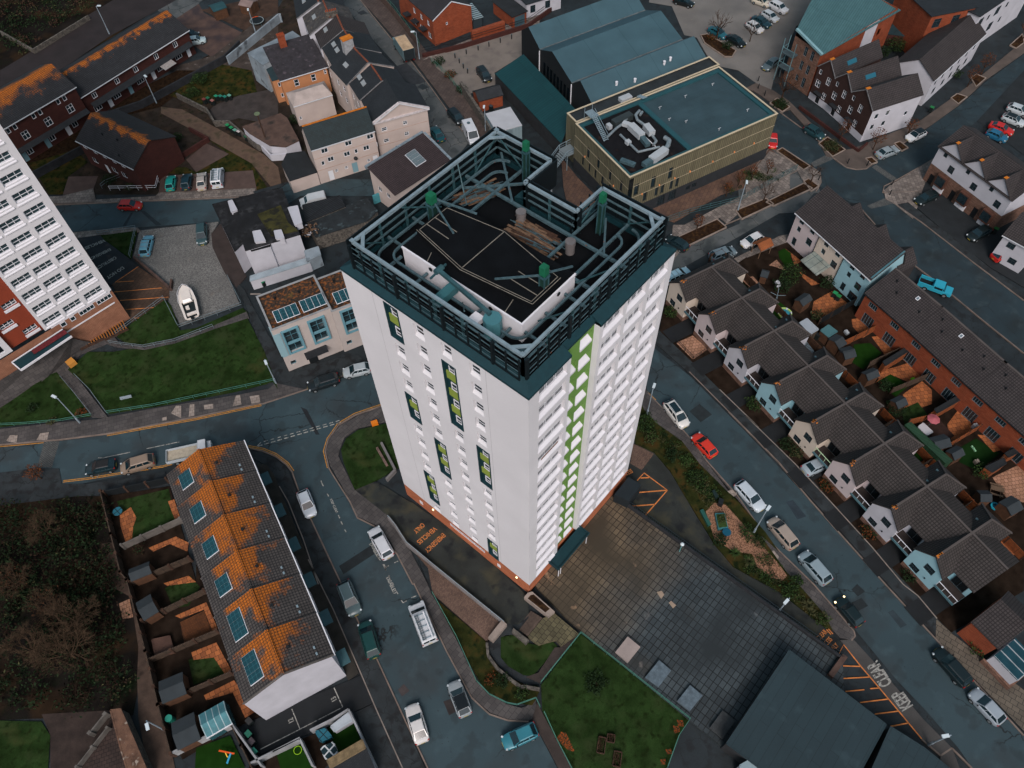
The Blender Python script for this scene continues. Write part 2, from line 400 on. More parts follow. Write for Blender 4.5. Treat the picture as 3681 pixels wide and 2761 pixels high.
# parapet ledge, sloping in
lz0,lz1,LI=43.2,43.75,.95
def inset(v): return Vector((v[0],v[1],0))
outl=[(TX0-.05,TY0-.05),(NX0,TY0-.05),(NX0,TY0+RD-.05),(NX1,TY0+RD-.05),(NX1,TY0-.05),(TX1+.05,TY0-.05),(TX1+.05,NY0+.05),(NXI+.05,NY0+.05),(NXI+.05,NY1-.05),(TX1+.05,NY1-.05),(TX1+.05,TY1+.05),(TX0-.05,TY1+.05)]
inl=[(TX0+LI,TY0+LI),(NX0,TY0+LI),(NX0,TY0+LI+.05),(NX1,TY0+LI+.05),(NX1,TY0+LI),(TX1-LI,TY0+LI),(TX1-LI,NY0-LI),(NXI-LI,NY0-LI),(NXI-LI,NY1+LI),(TX1-LI,NY1+LI),(TX1-LI,TY1-LI),(TX0+LI,TY1-LI)]
l_=MB()
for i in range(12):
    a,b=outl[i],outl[(i+1)%12]; c,d=inl[(i+1)%12],inl[i]
    l_.face([(*a,lz0),(*b,lz0),(*c,lz1),(*d,lz1)]); l_.face([(*a,lz0-.28),(*b,lz0-.28),(*b,lz0),(*a,lz0)])
    l_.face([(*d,lz1),(*c,lz1),(*c,lz0-.1),(*d,lz0-.1)])
l_.build('parapet_ledge',TEALM,tower)
rf=MB(); rf.bb(TX0+.2,NXI-.1,TY0+.7,TY1-.2,42.9,43.15); rf.bb(NXI-.1,TX1-.2,TY0+.7,NY0-.2,42.9,43.14); rf.bb(NXI-.1,TX1-.2,NY1+.2,TY1-.2,42.9,43.14)
rf.build('flat_roof',ROOFBLK,tower)
# steel screen frame round the roof
FR=[(25.5,21.8),(43.4,21.8),(43.4,27.9),(39.75,27.9),(39.75,33.5),(43.4,33.5),(43.4,39.85),(25.5,39.85)]
zt=46.25; ch=MB()
for i in range(8):
    a,b=FR[i],FR[(i+1)%8]; ch.bar((*a,zt),(*b,zt),.25,.26)
for x,y in ((25.5,21.8),(43.4,21.8),(25.5,39.85),(43.4,39.85)):   # corner gussets
    sx=1 if x<30 else -1; sy=1 if y<30 else -1
    ch.bar((x+sx*1.2,y,zt+.01),(x,y+sy*1.2,zt+.01),.3,.12); ch.box((x,y,zt+.2),(.35,.35,.1))
ch.build('top_chord',STEELL,tower)
posts=MB(); rails=MB(); dk=MB()
for i in range(8):
    a,b=Vector((*FR[i],0)),Vector((*FR[(i+1)%8],0)); d=(b-a); L=d.length; d.normalize(); nn=Vector((d.y,-d.x,0))  # outward
    near=i in (0,7,2)
    k=max(1,round(L/(3.0))); 
    for j in range(k+1):
        p=a+d*(L*j/k); MB().bar((p.x,p.y,43.15),(p.x,p.y,zt-.13),.18,.18).build('frame_post',TEALB,tower)
    for zz in ((45.4,44.6) if i not in (0,7,2) else (45.3,)):
        rails.bar((a.x-nn.x*.05,a.y-nn.y*.05,zz),(b.x-nn.x*.05,b.y-nn.y*.05,zz),.12,.15)
    o=nn*.42
    if i in (0,7,2):     # outer face seen open: dark posts, thin pale louvre rails
        m=max(2,round(L/1.25))
        for j in range(m+1):
            p=a+d*(L*j/m)+o; thick=.3 if j%4==0 else .07
            dk.bar((p.x,p.y,43.5),(p.x,p.y,zt-.05),thick,.14 if thick<.2 else .2)
        for zz,t in ((43.8,.05),(44.4,.06),(44.75,.04),(45.25,.06),(45.9,.05)):
            q0=a+o-nn*.12; q1=b+o-nn*.12; rails.bar((q0.x,q0.y,zz),(q1.x,q1.y,zz),t,t)
        q0=a+o;q1=b+o; dk.bar((q0.x,q0.y,43.6),(q1.x,q1.y,43.6),.12,.1); dk.bar((q0.x,q0.y,45.0),(q1.x,q1.y,45.0),.05,.1)
    else:                # far sides: solid dark louvre panels outside the beams
        q=[a+o-d*.3,b+o+d*.3]
        dk.bar((q[0].x,q[0].y,44.95),(q[1].x,q[1].y,44.95),.1,2.9)
        m=max(2,round(L/1.4))
        for j in range(m+1):
            p=a+d*(L*j/m)+o*.72; dk.bar((p.x,p.y,43.5),(p.x,p.y,46.35),.08,.08)
rails.build('frame_rail',STEEL,tower); dk.build('screen_panel',BLACKM,tower)
# diagonal braces
for a,b in (((25.6,39.6,46.1),(28.6,39.7,43.9)),((31,39.7,46.1),(34.5,38.6,44.3)),((38,39.7,46.1),(36.6,37.6,43.6)),((43.2,39.6,46.1),(40,39.7,43.6)),((43.2,39.6,46.1),(43.3,36.6,43.6)),
            ((43.2,27.7,46.1),(40,27.8,44.2)),((39.8,28,45.5),(42.4,28.2,45.5)),((39.9,28,44.0),(42.4,28.2,44.0)),((43.3,22,46.1),(43.3,25.4,43.7)),((41.5,21.9,46.1),(43.2,22.2,43.6)),((36.5,21.9,46.1),(35,24.2,44.2)),((31,21.9,46.1),(30,24,44.2)),((25.6,22,46),(26.3,24.5,44)),((26,28,46.1),(27.6,29.8,44.3))):
    MB().bar(a,b,.1,.1).build('frame_brace',TEALB,tower)
# cradle track: rounded rectangle of twin beams, with sleepers
def rrect(x0,x1,y0,y1,r,n=6):
    o=[]
    for cx,cy,t0 in ((x1-r,y0+r,-90),(x1-r,y1-r,0),(x0+r,y1-r,90),(x0+r,y0+r,180)):
        for i in range(n+1):
            t=R(t0+90*i/n); o.append((cx+r*math.cos(t),cy+r*math.sin(t)))
    return o
tr=MB()
ring1=[(26.5,22.9),(42.0,22.9),(42.7,23.6),(42.7,26.2),(42.0,26.9),(39.4,26.9),(38.9,27.4),(38.9,33.9),(39.4,34.4),(41.6,34.5),(42.6,35.3),(42.6,37.6),(41.4,38.9),(27.4,38.9),(26.4,38.0),(26.4,23.8),(26.5,22.9)]
for rg,z in ((rrect(26.4,42.6,22.7,38.9,1.3),44.45),(rrect(27.3,41.3,23.6,37.9,1.1),44.45)):
    rg=rg+[rg[0]]
    for a,b in zip(rg,rg[1:]):
        mx,my=(a[0]+b[0])/2,(a[1]+b[1])/2
        if mx>39.2 and 27.5<my<34: continue
        if math.dist(a,b)>6 and abs(a[0]-b[0])<.1 and a[0]>39.2:
            for c in ((27.2,a[1]),(a[1],27.2)): pass
            ys=sorted((a[1],b[1])); tr.bar((a[0],ys[0],z),(a[0],27.4,z),.24,.22); tr.bar((a[0],34.1,z),(a[0],ys[1],z),.24,.22); continue
        tr.bar((*a,z),(*b,z),.19,.18)
k=0
for y in (25.2,28.2,31.2,34.2,37.2): tr.bar((25.7,y,44.2),(28.1,y,44.2),.22,.2)
for x in (28.5,31,33.5): tr.bar((x,22.0,44.2),(x,24.1,44.2),.22,.2); 
for x in (29,32,35): tr.bar((x,37.1,44.2),(x,39.7,44.2),.2,.2)
tr.bar((35.2,22,44.25),(35.2,33.5,44.25),.26,.24); tr.bar((38.9,22,44.2),(38.9,39.7,44.2),.26,.24)
tr.bar((35.2,27.6,44.25),(43.2,27.6,44.25),.22,.22); tr.bar((35.2,24.7,44.25),(43,24.7,44.25),.22,.22)
tr.bar((35,36.2,44.25),(43.2,36.2,44.25),.24,.22); tr.bar((38.9,34.2,44.25),(43.2,39.2,44.3),.2,.2); tr.bar((37.4,38.8,44.3),(42,34.2,44.3),.18,.2)
tr.bar((39,24.3,44.3),(42.4,26.6,44.3),.18,.18)
tr.build('cradle_track',STEEL,tower)
# penthouse
PX0,PX1,PY0,PY1=28.2,34.85,24.15,37.0
p=MB(); 
for a,b in (((PX0,PY0),(PX1,PY0)),((PX1,PY0),(PX1,PY1)),((PX1,PY1),(PX0,PY1)),((PX0,PY1),(PX0,PY0))): p.face([(*a,43.1),(*b,43.1),(*b,45.35),(*a,45.35)])
p.bb(PX0-.1,PX0+.05,PY0-.1,PY1,45.35,45.5).bb(PX0+.05,PX1,PY0-.1,PY0+.05,45.35,45.5)
p.build('penthouse_wall',WHITE2,tower)
p=MB(); p.bb(PX0+.06,PX1,PY0+.06,PY1,45.3,45.45)
oc=[(30.0,37.0),(29.0,31.2),(29.9,24.5),(33.4,24.5),(34.6,31.2),(33.6,37.0)]
p.prism(oc,45.45,45.95); p.build('penthouse_roof',ROOFBLK,tower)
p=MB(); 
for rr,z in ((oc,46.05),):
    o2=[(31.8+(x-31.8)*.93,30.8+(y-30.8)*.965) for x,y in rr]
    for q,zz,cl in ((o2,46.0,1),(rr,45.97,0)):
        for i in range(len(q)):
            if not cl and i in (3,4,5): continue
            p.bar((*q[i],zz),(*q[(i+1)%len(q)],zz),.045,.03)
p.bar((29.3,31.2,46.0),(34.3,31.2,46.0),.05,.05)
for x in (30.9,31.9): p.bar((x,34.2,45.99),(x+.1,36.8,45.99),.05,.05); 
for x in (30.8,31.8): p.bar((x,24.7,45.99),(x,27.5,45.99),.05,.05)
p.bar((28.3,25.9,45.48),(29.6,26.2,45.5),.05,.05).bar((28.3,34.2,45.48),(29.2,34.6,45.5),.05,.05)
p.build('safety_cable',LINEW,tower)
p=MB()
for y in (27.3,33.8): p.tube((PX0-.06,y,44.9),(PX0-.01,y,44.9),.2,n=12)
p.tube((32.7,PY0-.06,44.9),(32.7,PY0-.01,44.9),.2,n=12)
p.build('round_vent',BLACKM,tower)
def flue(x,y,z0,z1,b=.55):
    c=MB()
    c.box((x,y,(z0+z1-1.1)/2),(b*.9,b*.9,z1-1.1-z0)); o=c.build('flue_stack',mat('stack_green','10302a',.7,var=.3,vs=2),tower)
    MB().box((x,y,z1-.45),(b*1.1,b*1.1,.9)).build('cap',CGREEN,o)
    f=MB()
    for sx in(-1,1):
        for sy in(-1,1): f.bar((x+sx*b*.5,y+sy*b*.5,z0),(x+sx*b*.5,y+sy*b*.5,z1-.9),.1,.1)
    for s in ((-1,-1,1,-1),(1,-1,1,1),(1,1,-1,1),(-1,1,-1,-1)): f.bar((x+s[0]*b*.62,y+s[1]*b*.62,z1-1.1),(x+s[2]*b*.62,y+s[3]*b*.62,z1-1.1),.12,.12)
    f.build('frame',TEALB,o)
flue(31.9,25.0,46.0,48.2,.5); flue(33.0,38.1,43.2,47.1,.6); flue(42.6,35.7,43.2,47.7,.42); flue(41.6,26.6,43.2,47.7,.42)
for a,b in (((31.6,25.3,47.2),(30.0,28.4,46.0)),((32.2,25.0,47.2),(34.9,24.5,46.0)),((33.0,37.7,46.2),(31.6,34.3,46.0)),((33.4,38.0,46.3),(34.6,34.4,45.9))):
    MB().bar(a,b,.14,.14).build('flue_brace',STEEL,tower)
def cowl(x,y):
    c=MB().tube((x,y,43.1),(x,y,44.0),.42,n=16).tube((x,y,44.05),(x,y,44.5),.46,n=16); return c.build('vent_cowl',mat('vent_steel','7c7878',.4,metal=.4,var=.2),tower,40)
cowl(38.3,32.7); cowl(38.2,27.2)
# maintenance crane: drum, arm, head
j=MB(); pl=[(27.15+.75*math.cos(R(a)),26.2+.75*math.sin(R(a))) for a in range(0,360,45)]; j.prism(pl,43.5,45.6); cr=j.build('cradle_crane',mat('crane_teal','41727a',.5,var=.1),tower)
MB().bar((27.15,26.4,45.9),(27.5,32.0,46.6),.28,.34).build('jib',TEALB,cr)
MB().bar((26.5,32.0,46.5),(28.4,32.1,46.5),.14,.14).tube((27.1,32,46.7),(27.9,32,46.7),.25).build('jib_head',TEALB,cr)
MB().box((26.6,27.4,45.0),(.9,.9,.5)).build('motor_cover',WHITE2,cr)
MB().bb(25.9,28.0,30.6,31.4,44.6,45.3).build('access_cradle',mat('cradle_teal','2e5a60',.6),tower)
# loose scaffold timber and poles lying on the roof: each pile one countless heap
rnd=random.Random(3)
def heap(name,label,x0,y0,x1,y1,n,wd,z,mt,L=3.2):
    h=MB(); d=Vector((x1-x0,y1-y0,0)).normalized(); s=Vector((-d.y,d.x,0))
    for i in range(n):
        c=Vector((x0,y0,0)).lerp(Vector((x1,y1,0)),rnd.uniform(.15,.85))+s*rnd.uniform(-wd,wd); a=rnd.uniform(-.12,.12)
        dd=Matrix.Rotation(a,3,'Z')@d; l=L*rnd.uniform(.25,.5); zz=z+rnd.uniform(0,.45)
        if rnd.random()<.5: h.bar(c-dd*l+Vector((0,0,zz)),c+dd*l+Vector((0,0,zz)),.22,.05,rnd.choice((0,0,1)))
        else: h.bar(c-dd*l+Vector((0,0,zz)),c+dd*l+Vector((0,0,zz+rnd.uniform(-.1,.1))),.06,.06,2)
    return tag(h.build(name,[TIMBER,TIMBERD,STEEL]),label,'scaffold pile',None,'stuff')
heap('scaffold_pile','pile of scaffold boards and steel poles by the notch on the tower roof',37.4,32.9,37.6,27.9,90,1.1,43.25,None,3.5)
heap('scaffold_pile','heap of scaffold poles and broken boards on the north side of the tower roof',36.3,38.6,40.3,37.2,80,.9,43.25,None,3)
# ---------------------------------------------------------------- ground, roads, pavements, lawns
ASPH=mat('asphalt_dark','1f272b',.75,crack=(.3,.012,.4),var=.35,vs=.22,blotch=('161a1d',.7,.5,.62))
ROAD=mat('road_asphalt','2c3d43',.7,crack=(.16,.012,.5),var=.14,vs=.12,blotch=[('2b3539',.16,.5,.66),('384a50',.5,.55,.85),('1f272a',2.6,.68,.72)])
ROADC=mat('road_grey','4a4e4f',.8,crack=(.2,.012,.4),var=.16,vs=.12,blotch=[('3a3f40',.16,.5,.66),('5d5e5b',.6,.55,.85),('2a2e2f',3,.66,.7)])
ROADD=mat('road_dark','223036',.7,crack=(.16,.01,.5),var=.2,vs=.12,blotch=[('1c2427',.2,.5,.66),('364347',.5,.55,.85)])
PAVE=mat('paving_slabs','4a4746',.85,var=.3,vs=.4,pat=(.75,.6,.02),col2='3c3a3a',colm='26282a')
PAVEL=mat('paving_slabs_pale','7a726c',.85,var=.3,vs=.4,pat=(.6,.6,.02),col2='5a5450',colm='35302e')
PAVED=mat('paving_asphalt','252b2e',.85,crack=(.3,.012,.4),var=.35,vs=.5,blotch=('17191b',.8,.5,.62))
KERB=mat('kerb_stone','6a5f58',.85,var=.3,vs=.8)
GRASS=mat('lawn','223319',.95,spec=0,var=.45,vs=.5,blotch=[('2c3620',.3,.5,.75),('17210f',1.5,.52,.7),('3a3a22',.12,.62,.75)],bump=.6)
GRASSB=mat('rough_grass','2b2f18',.95,spec=0,var=.5,vs=.5,blotch=[('3a2e18',.5,.48,.65),('161e10',1.2,.5,.65)],bump=.6)
TURF=mat('artificial_turf','17300f',.95,spec=0,var=.2,vs=1)
GRAVEL=mat('gravel','6b6b69',.9,var=.25,vs=.25,blotch=[('5b4a38',.16,.6,.75),('4b4c4b',6,.4,.6)],bump=.5)
SHINGLE=mat('shingle','8a6650',.9,var=.45,vs=5,blotch=('4d3626',7,.5,.6),bump=.6)
SOIL=mat('bare_soil','2c2118',.95,spec=0,var=.4,vs=1,blotch=('1a1410',2,.45,.6))
BROWNY=mat('yard_brown','4a3a34',.9,var=.3,vs=.4,blotch=('30282a',.3,.45,.65))
PLAZA=mat('plaza_slabs','384145',.75,var=.35,vs=.22,pat=(.9,.62,.05,0.0),col2='2c3438',colm='0f1315',stain=((3.2,1.7,.85),-4,8),blotch=[('1f2629',.13,.5,.68),('5b6063',.5,.68,.78)])
COBB=mat('block_paving','6b564a',.9,var=.25,vs=.5,pat=(.22,.12,.012),col2='57453c',colm='2c2422')
SETT=mat('grey_setts','5a5c5a',.9,var=.25,vs=.6,pat=(.3,.18,.03),col2='4b4e4e',colm='262a2c')
PATIO=mat('orange_patio','9a5c34',.9,var=.3,vs=.5,pat=(.6,.6,.025),col2='744428',colm='3c2214')
PATIOP=mat('pale_patio','9a7560',.9,var=.3,vs=.5,pat=(.5,.5,.03),col2='85634e',colm='50382a')
YEL=mat('yellow_line','b07a2c',.8,var=.35,vs=3)
ORL=mat('orange_line','b8703a',.8,var=.3,vs=2)
WHL=mat('white_line','8e8e89',.8,var=.5,vs=3,blotch=('3a3c3d',4,.56,.64))
LEAVES=mat('fallen_leaves','7a3a10',.95,var=.5,vs=5,blotch=('2a2412',6,.45,.55))
g0=MB(); g0.face([(-900,-900,-.06),(1100,-900,-.06),(1100,1100,-.06),(-900,1100,-.06)]); struct('ground',g0,ASPH)
A=T
# carriageways (sheets at 0)
area('road','C0 -60 575 480 522 850 472 1560 340 2060 235 C1 460 110 B1 760 1560 B1 1000 1480 B2 100 700 B2 500 500 B2 500 900 C1 1250 150 C1 1040 240 C1 830 310 700 390 620 500 590 600 620 735 650 780 790 1000 850 1130 990 1200 1165 1420 1290 1659 D1 1300 190 1560 730 1760 1100 1900 1230 2050 1280 2212 1290 D2 250 1280 440 1640 560 1900 D1 1530 1900 1410 1659 1240 1300 1000 780 860 500 630 0 C1 480 1140 385 915 330 760 280 700 200 640 100 600 0 575 C0 1800 640 1370 710 650 860 470 880 440 770 0 775 -60 780',.0,ROAD,R(0))
area('road','B0 430 190 780 175 1900 130 B1 20 90 B1 400 -20 A1 1080 1430 A1 1000 1560 B1 400 120 B0 2100 305 B0 1740 325 980 380 580 405 300 420 300 195',.0,ROAD)
area('road','A1 700 -20 880 -20 960 110 1140 330 1290 500 1440 700 1560 870 1700 1060 1740 1130 1600 1300 1520 1250 1430 1100 1400 880 1300 700 1200 560 1080 430 960 300 800 110',.0,ROADC)
area('road','C2 1120 -60 1170 140 1300 270 1510 500 1640 680 1880 950 C3 0 1050 170 1300 540 1659 D3 690 370 870 560 1200 960 1430 1200 1690 1500 1800 1659 2000 1900 2700 1900 2212 1400 1500 620 930 0 C3 520 1000 0 450 C2 1500 0 B2 1220 1330 B2 1180 1200',.0,ROAD)
area('road','B2 1350 760 1450 690 1900 440 2212 260 B3 420 250 540 100 A3 590 1530 550 1340 480 1300 500 1280 200 1160 190 1200 0 1420 -60 1470 B2 1900 340 1460 530 1340 600',.0,ROADC)
area('road','A3 180 840 280 890 560 1100 690 1250 720 1290 820 1340 960 1330 1100 1240 1300 1130 1500 980 1700 840 1900 660 2212 430 2300 400 2300 640 1840 960 1500 1260 1200 1430 1130 1480 1090 1520 1100 1560 B3 1180 180 1400 300 1660 500 2212 960 2300 1050 2300 1400 2212 1370 1900 1120 1500 790 1250 600 900 200 600 60 A3 600 1530 540 1320 210 1170 100 1100 100 800',.0,ROADD)
area('road','A0 1250 80 1600 -120 1750 -120 1580 30 1390 155 1300 120',.0,ROADC)
# car park at the top and its lanes
area('car_park','A2 1180 -40 2300 -40 A3 700 -40 620 60 400 210 220 640 200 720 80 660 -60 560 A2 1700 520 1640 440 1560 300 1460 280 1360 50 1180 20',.0,mat('car_park','696764',.85,var=.25,vs=.12,blotch=[('545453',.15,.45,.75),('6d675e',1.2,.6,.8)]),.0)
area('yard','A1 1370 480 1540 420 2160 240 2212 220 2300 180 2300 480 A1 2100 480 1940 580 1990 680 1790 720 1700 780 1500 560',.008,mat('yard_concrete','6a645e',.9,var=.2,vs=.2,blotch=('585350',.5,.5,.75)))
# ------- pavements (slabs 0.12 high)
KZ=.12
area('pavement','C0 -60 555 0 552 480 508 850 462 1560 328 2060 222 C1 95 225 460 105 B1 690 1570 B1 850 1510 B1 860 1480 460 1640 440 1659 C1 200 60 140 110 C0 2110 110 1850 160 1230 260 860 330 760 350 500 370 0 425 -60 432',KZ,PAVE,R(-33),-.05)
area('forecourt','B1 310 1490 B1 850 1380 B1 930 1450 B1 700 1560 B1 640 1585 B1 440 1659 C1 200 60 C1 130 -40',KZ+.005,PAVED,0,-.05)
area('pavement','C1 1250 100 1040 250 860 315 820 340 720 390 630 500 600 600 635 720 650 740 790 990 850 1120 1000 1190 1100 1300 1160 1400 1300 1659 D1 1310 190 1570 730 1770 1100 1910 1220 2050 1270 2212 1280 D2 250 1265 470 1680 540 1700 D2 410 1440 280 1150 280 1105 200 1170 D1 2150 1180 2040 1150 1880 1060 1800 970 1640 640 1500 370 1440 270 1330 0 C1 1410 1659 1240 1330 1100 1120 1000 840 830 910 700 640 710 590 750 490 850 420 1060 370 1250 300',KZ,PAVE,R(0),-.05)
area('driveway','C1 830 910 1000 840 1260 1000 1290 1010 1400 1090 1640 1230 1850 1440 2000 1560 D1 2212 300 2212 440 2130 520 1980 640 1890 660 2030 510 1640 210 1430 0 C1 1240 1330 1100 1120',KZ+.004,mat('mossy_asphalt','262a28',.9,var=.35,vs=.3,blotch=[('35352a',.35,.5,.65),('14181a',.5,.55,.65)]),0,-.05)
area('footpath','D1 2030 510 2130 520 2212 450 2212 600 1990 600 1990 700 2080 780 2212 890 D2 250 935 310 985 D1 2200 1000 2100 950 1960 830 1900 740 1890 660',KZ+.03,PAVED,0,-.05)
area('brick_ramp','C1 1265 1355 D1 1640 197 1995 500 1880 650 1450 270 1410 60',KZ+.25,COBB,R(10),-.05)
area('pavement','B0 -10 200 430 180 740 168 780 172 1190 160 1250 150 1900 122 2030 110 2030 60 1260 95 1240 120 760 150 740 60 490 120 390 125 -10 150',KZ,PAVEL,R(-47),-.05)
area('pavement','B0 560 412 980 372 1090 370 1120 400 1060 415 790 430 620 455',KZ,PAVEL,R(-47),-.05)
area('pavement','B0 1900 125 2030 110 B1 20 85 B1 320 0 A1 -30 1659 ',KZ,PAVED,R(-47),-.05)
# right-hand street: pavement by the shrubbery and by the semis
area('pavement','C2 1120 -60 1160 120 1290 260 1500 490 1630 680 1870 950 C3 -10 1040 160 1300 530 1659 D3 680 370 860 570 870 610 840 645 750 620 690 560 620 430 430 210 270 50 C3 100 1310 C2 2100 1250 1950 1080 1800 920 1580 700 1440 520 1240 380 1140 270 1080 160',KZ,PAVE,R(-85),-.05)
area('pavement','C2 1520 0 2212 690 C3 540 1000 1130 1659 D3 1510 615 2212 1370 2300 1400 2300 1100 1640 590 1520 470 1370 290 1100 0 C3 1000 1360 690 1020 540 840 390 700 200 500 0 320 C2 2050 410 1740 110 B2 1500 1420 1260 1190 1230 1290',KZ,PAVED,R(-85),-.05)
area('pavement','D3 1515 475 1640 590 2212 1040 2300 1120 2300 1430 2212 1365 1510 625',KZ+.004,mat('slabs_warm','5c554b',.85,var=.3,vs=.4,pat=(.75,.6,.03),col2='504a42',colm='2a2824'),R(-87),-.05)
area('pavement','D3 750 640 860 640 1060 860 1420 1280 1560 1420 1640 1500 1700 1659 1850 1900 1500 1900 1550 1560 1400 1430 1390 1425 1300 1300 910 850 780 680',KZ,mat('hatch_apron','41403f',.9,var=.25,vs=.4),0,-.05)
area('bay','D3 720 780 780 680 910 850 1400 1430 1150 1330 660 950',.004,ASPH)
# far right pavements
area('pavement','A3 0 700 80 660 220 720 340 800 500 960 650 1100 800 1190 700 1250 640 1240 580 1130 540 1080 350 870 270 890 180 800 60 720',KZ,mat('slabs_brown','4d4540',.9,var=.3,vs=.4),0,-.05)
area('pavement','A3 800 1190 860 1180 1000 1120 1280 1010 1400 950 1650 770 1800 660 2212 320 2300 260 2300 350 2212 420 1900 640 1820 720 1700 830 1480 990 1280 1120 1080 1240 1000 1320 940 1345 880 1345 800 1330 690 1250',KZ,mat('slabs_brown','4d4540'),0,-.05)
area('pavement','A3 1150 1470 1500 1260 1560 1260 1450 1400 1400 1520 B3 1400 120 1330 300 1180 180 1110 140 1100 80 A3 1090 1520',KZ,PAVEL,R(40),-.05)
area('pavement','B3 1200 190 1290 170 1450 300 1660 460 1950 700 2212 900 2300 960 2300 1010 2212 940 1800 640 1400 330',KZ,PAVED,0,-.05)
area('pavement','A3 0 1659 0 1430 190 1200 500 1330 590 1370 600 1440 580 1500 520 1500 460 1440 410 1360 B3 0 120 B3 0 190',KZ,PAVEL,R(75),-.05)
area('pavement','B2 1340 680 1370 350 1460 350 1750 200 2050 50 2212 -20 2300 -60 2300 80 2170 120 2100 150 1900 250 1800 340 1740 290 1460 510',KZ,PAVEL,R(75),-.05)
area('pavement','B2 1850 620 2212 440 B3 350 420 350 480 0 610 B3 -60 650',KZ,PAVEL,R(75),-.05)
FCM=mat('slabs_rust','5b463a',.9,var=.3,vs=.3,pat=(.9,.6,.02),col2='4c3b34',colm='33291f')
area('forecourt','A2 480 1250 620 1420 900 1700 B2 590 215 520 150 500 60',KZ-.02,FCM,R(15),-.05)
area('forecourt','A2 1000 1750 2105 1245 A3 180 1170 400 1350 30 1480 B2 1750 110 1380 330 1250 285',KZ-.02,FCM,R(15),-.05)
area('pavement','A1 860 -20 960 90 1300 480 1450 680 1650 950 1800 1150 1900 1250 1960 1000 1850 900 1700 720 1480 540 1380 380 1150 110 1040 -20',KZ,mat('pavement_brown','4a403c',.9,var=.3,vs=.5,pat=(.6,.6,.02),col2='413936',colm='2c2624'),R(20),-.05)
area('pavement','A1 1370 480 1540 420 2160 230 2300 180 2300 100 1460 420',KZ,PAVEL,R(15),-.05)
# lawns
area('lawn','B0 540 1500 700 1360 900 1360 1250 1300 1680 1160 1960 1080 2100 1350 2212 1659 C0 2170 50 1850 130 1230 245 860 300 700 100 600 0 B0 600 1560',.16,GRASS,0,-.05)
area('lawn','B0 930 1240 1050 1130 1310 945 1360 990 1430 1190 1560 1170 1930 1010 1970 1050 1700 1150 1400 1250 1150 1310 1000 1290',.16,GRASS,0,-.05)
area('lawn','B0 400 1540 450 1520 570 1659 C0 720 320 500 345 0 405 -60 410 -60 290 0 260 150 160 330 30 B0 330 1600',.16,GRASS,0,-.05)
area('lawn','B0 800 435 1090 395 1040 620 830 470',.16,GRASS,0,-.05)
area('lawn','C1 720 590 760 500 860 430 1100 375 1250 700 1160 740 1000 835 830 910 740 690',.16,GRASS,0,-.05)
area('lawn','D1 1480 320 1870 650 1900 760 1980 860 2100 960 2212 1010 D2 290 1000 310 1040 280 1110 250 1160 D1 2050 1130 1900 1060 1820 970 1640 630 1500 370',.16,GRASSB,0,-.05)
area('lawn','D2 0 620 90 600 230 670 280 680 400 640 450 690 340 830 250 930 180 920 60 850 0 780',.16,GRASS,0,-.05)
area('lawn','D2 636 592 1500 1275 1410 1410 1320 1659 1200 1900 720 1900 570 1659 440 1430 330 1200 320 1000',.16,GRASS,0,-.05)
area('footpath','D2 250 1270 470 1680 640 1900 720 1900 570 1659 330 1220 290 1130',KZ+.03,mat('path_brown','362f2c',.9,var=.3),0,-.05)
area('footpath','D2 620 600 470 700 430 700 300 900 200 935 310 985',KZ+.06,mat('path_brown','362f2c'),0,-.05)
area('shrub_bed','C2 1080 160 1140 270 1240 380 1440 520 1580 700 1800 920 1850 960 2100 1240 2212 1400 C3 110 1260 330 1570 D3 430 210 620 430 690 560 640 545 260 250 0 110 C2 1850 1520 1700 1340 1640 1240 1460 950 1350 760 1220 610 1070 540 1040 300',.16,GRASSB,0,-.05)
area('gravel_bed','C2 1700 1010 1790 1030 1900 1150 2212 1500 D3 330 130 290 170 200 150 90 60 C2 2000 1420 1850 1400 1700 1300 1630 1080',.165,SHINGLE,0,.1)
area('driveway','C2 1080 540 1230 620 1370 800 1460 950 1600 1200 1700 1350 1850 1520 D3 0 120 300 290 690 600 760 660 720 760 200 340 0 230 D2 1500 -40 C2 1430 1380 1100 1110 880 945 1000 780',.012,mat('mossy_asphalt','262a28'),0)
area('cobbles','C2 1050 540 1218 625 1120 752 1030 700',.02,COBB,0)
# plaza
PZ=.6
area('plaza',[Vector((24.4,20.4,0)),Vector((25.6,20.4,0)),Vector((24.9,14.6,0)),Vector((24.7,-11.9,0)),Vector((26.6,-14.9,0)),Vector((28,-16.5,0)),Vector((33,-16.5,0)),Vector((41.1,-11.9,0)),Vector((41.1,20.41,0))],PZ,PLAZA,0,-.05)
# left block surroundings
area('bay','B0 890 820 1100 680 1340 850 1350 930 1310 950 1050 1130 1030 1090',.1,mat('bay_brown','4b3a2e',.9,var=.35,vs=.3,pat=(.8,.6,.025),col2='3e3027',colm='2a201a'),R(20),-.05)
area('driveway','B0 620 455 790 430 1100 680 880 830 850 800',.1,mat('fresh_asphalt','22262a',.8,var=.3,vs=.4,blotch=('34302e',.5,.6,.7)),0,-.05)
area('gravel_yard','B0 1110 395 1740 325 1680 430 1690 530 1780 720 1830 800 1905 980 1435 1150 1340 960 1350 860 1160 690 1060 600',.06,GRAVEL,0,-.05)
area('forecourt','B0 -60 1620 560 1230 700 1170 800 1130 1000 1080 930 1230 860 1290 640 1380 560 1480 400 1530 280 1659 C0 0 250 -60 280',KZ+.01,PAVE,R(-30),-.05)
area('footpath','B0 400 1530 500 1420 610 1560 C0 860 335 730 330 B0 570 1659',KZ+.02,PAVE,R(-10),-.05)
area('footpath','B0 800 1180 880 1210 950 1290 1150 1310 1400 1250 1700 1150 1960 1040 1980 1090 1700 1180 1400 1290 1150 1345 930 1320 860 1300 780 1230',KZ+.05,PAVE,R(-30),-.05)
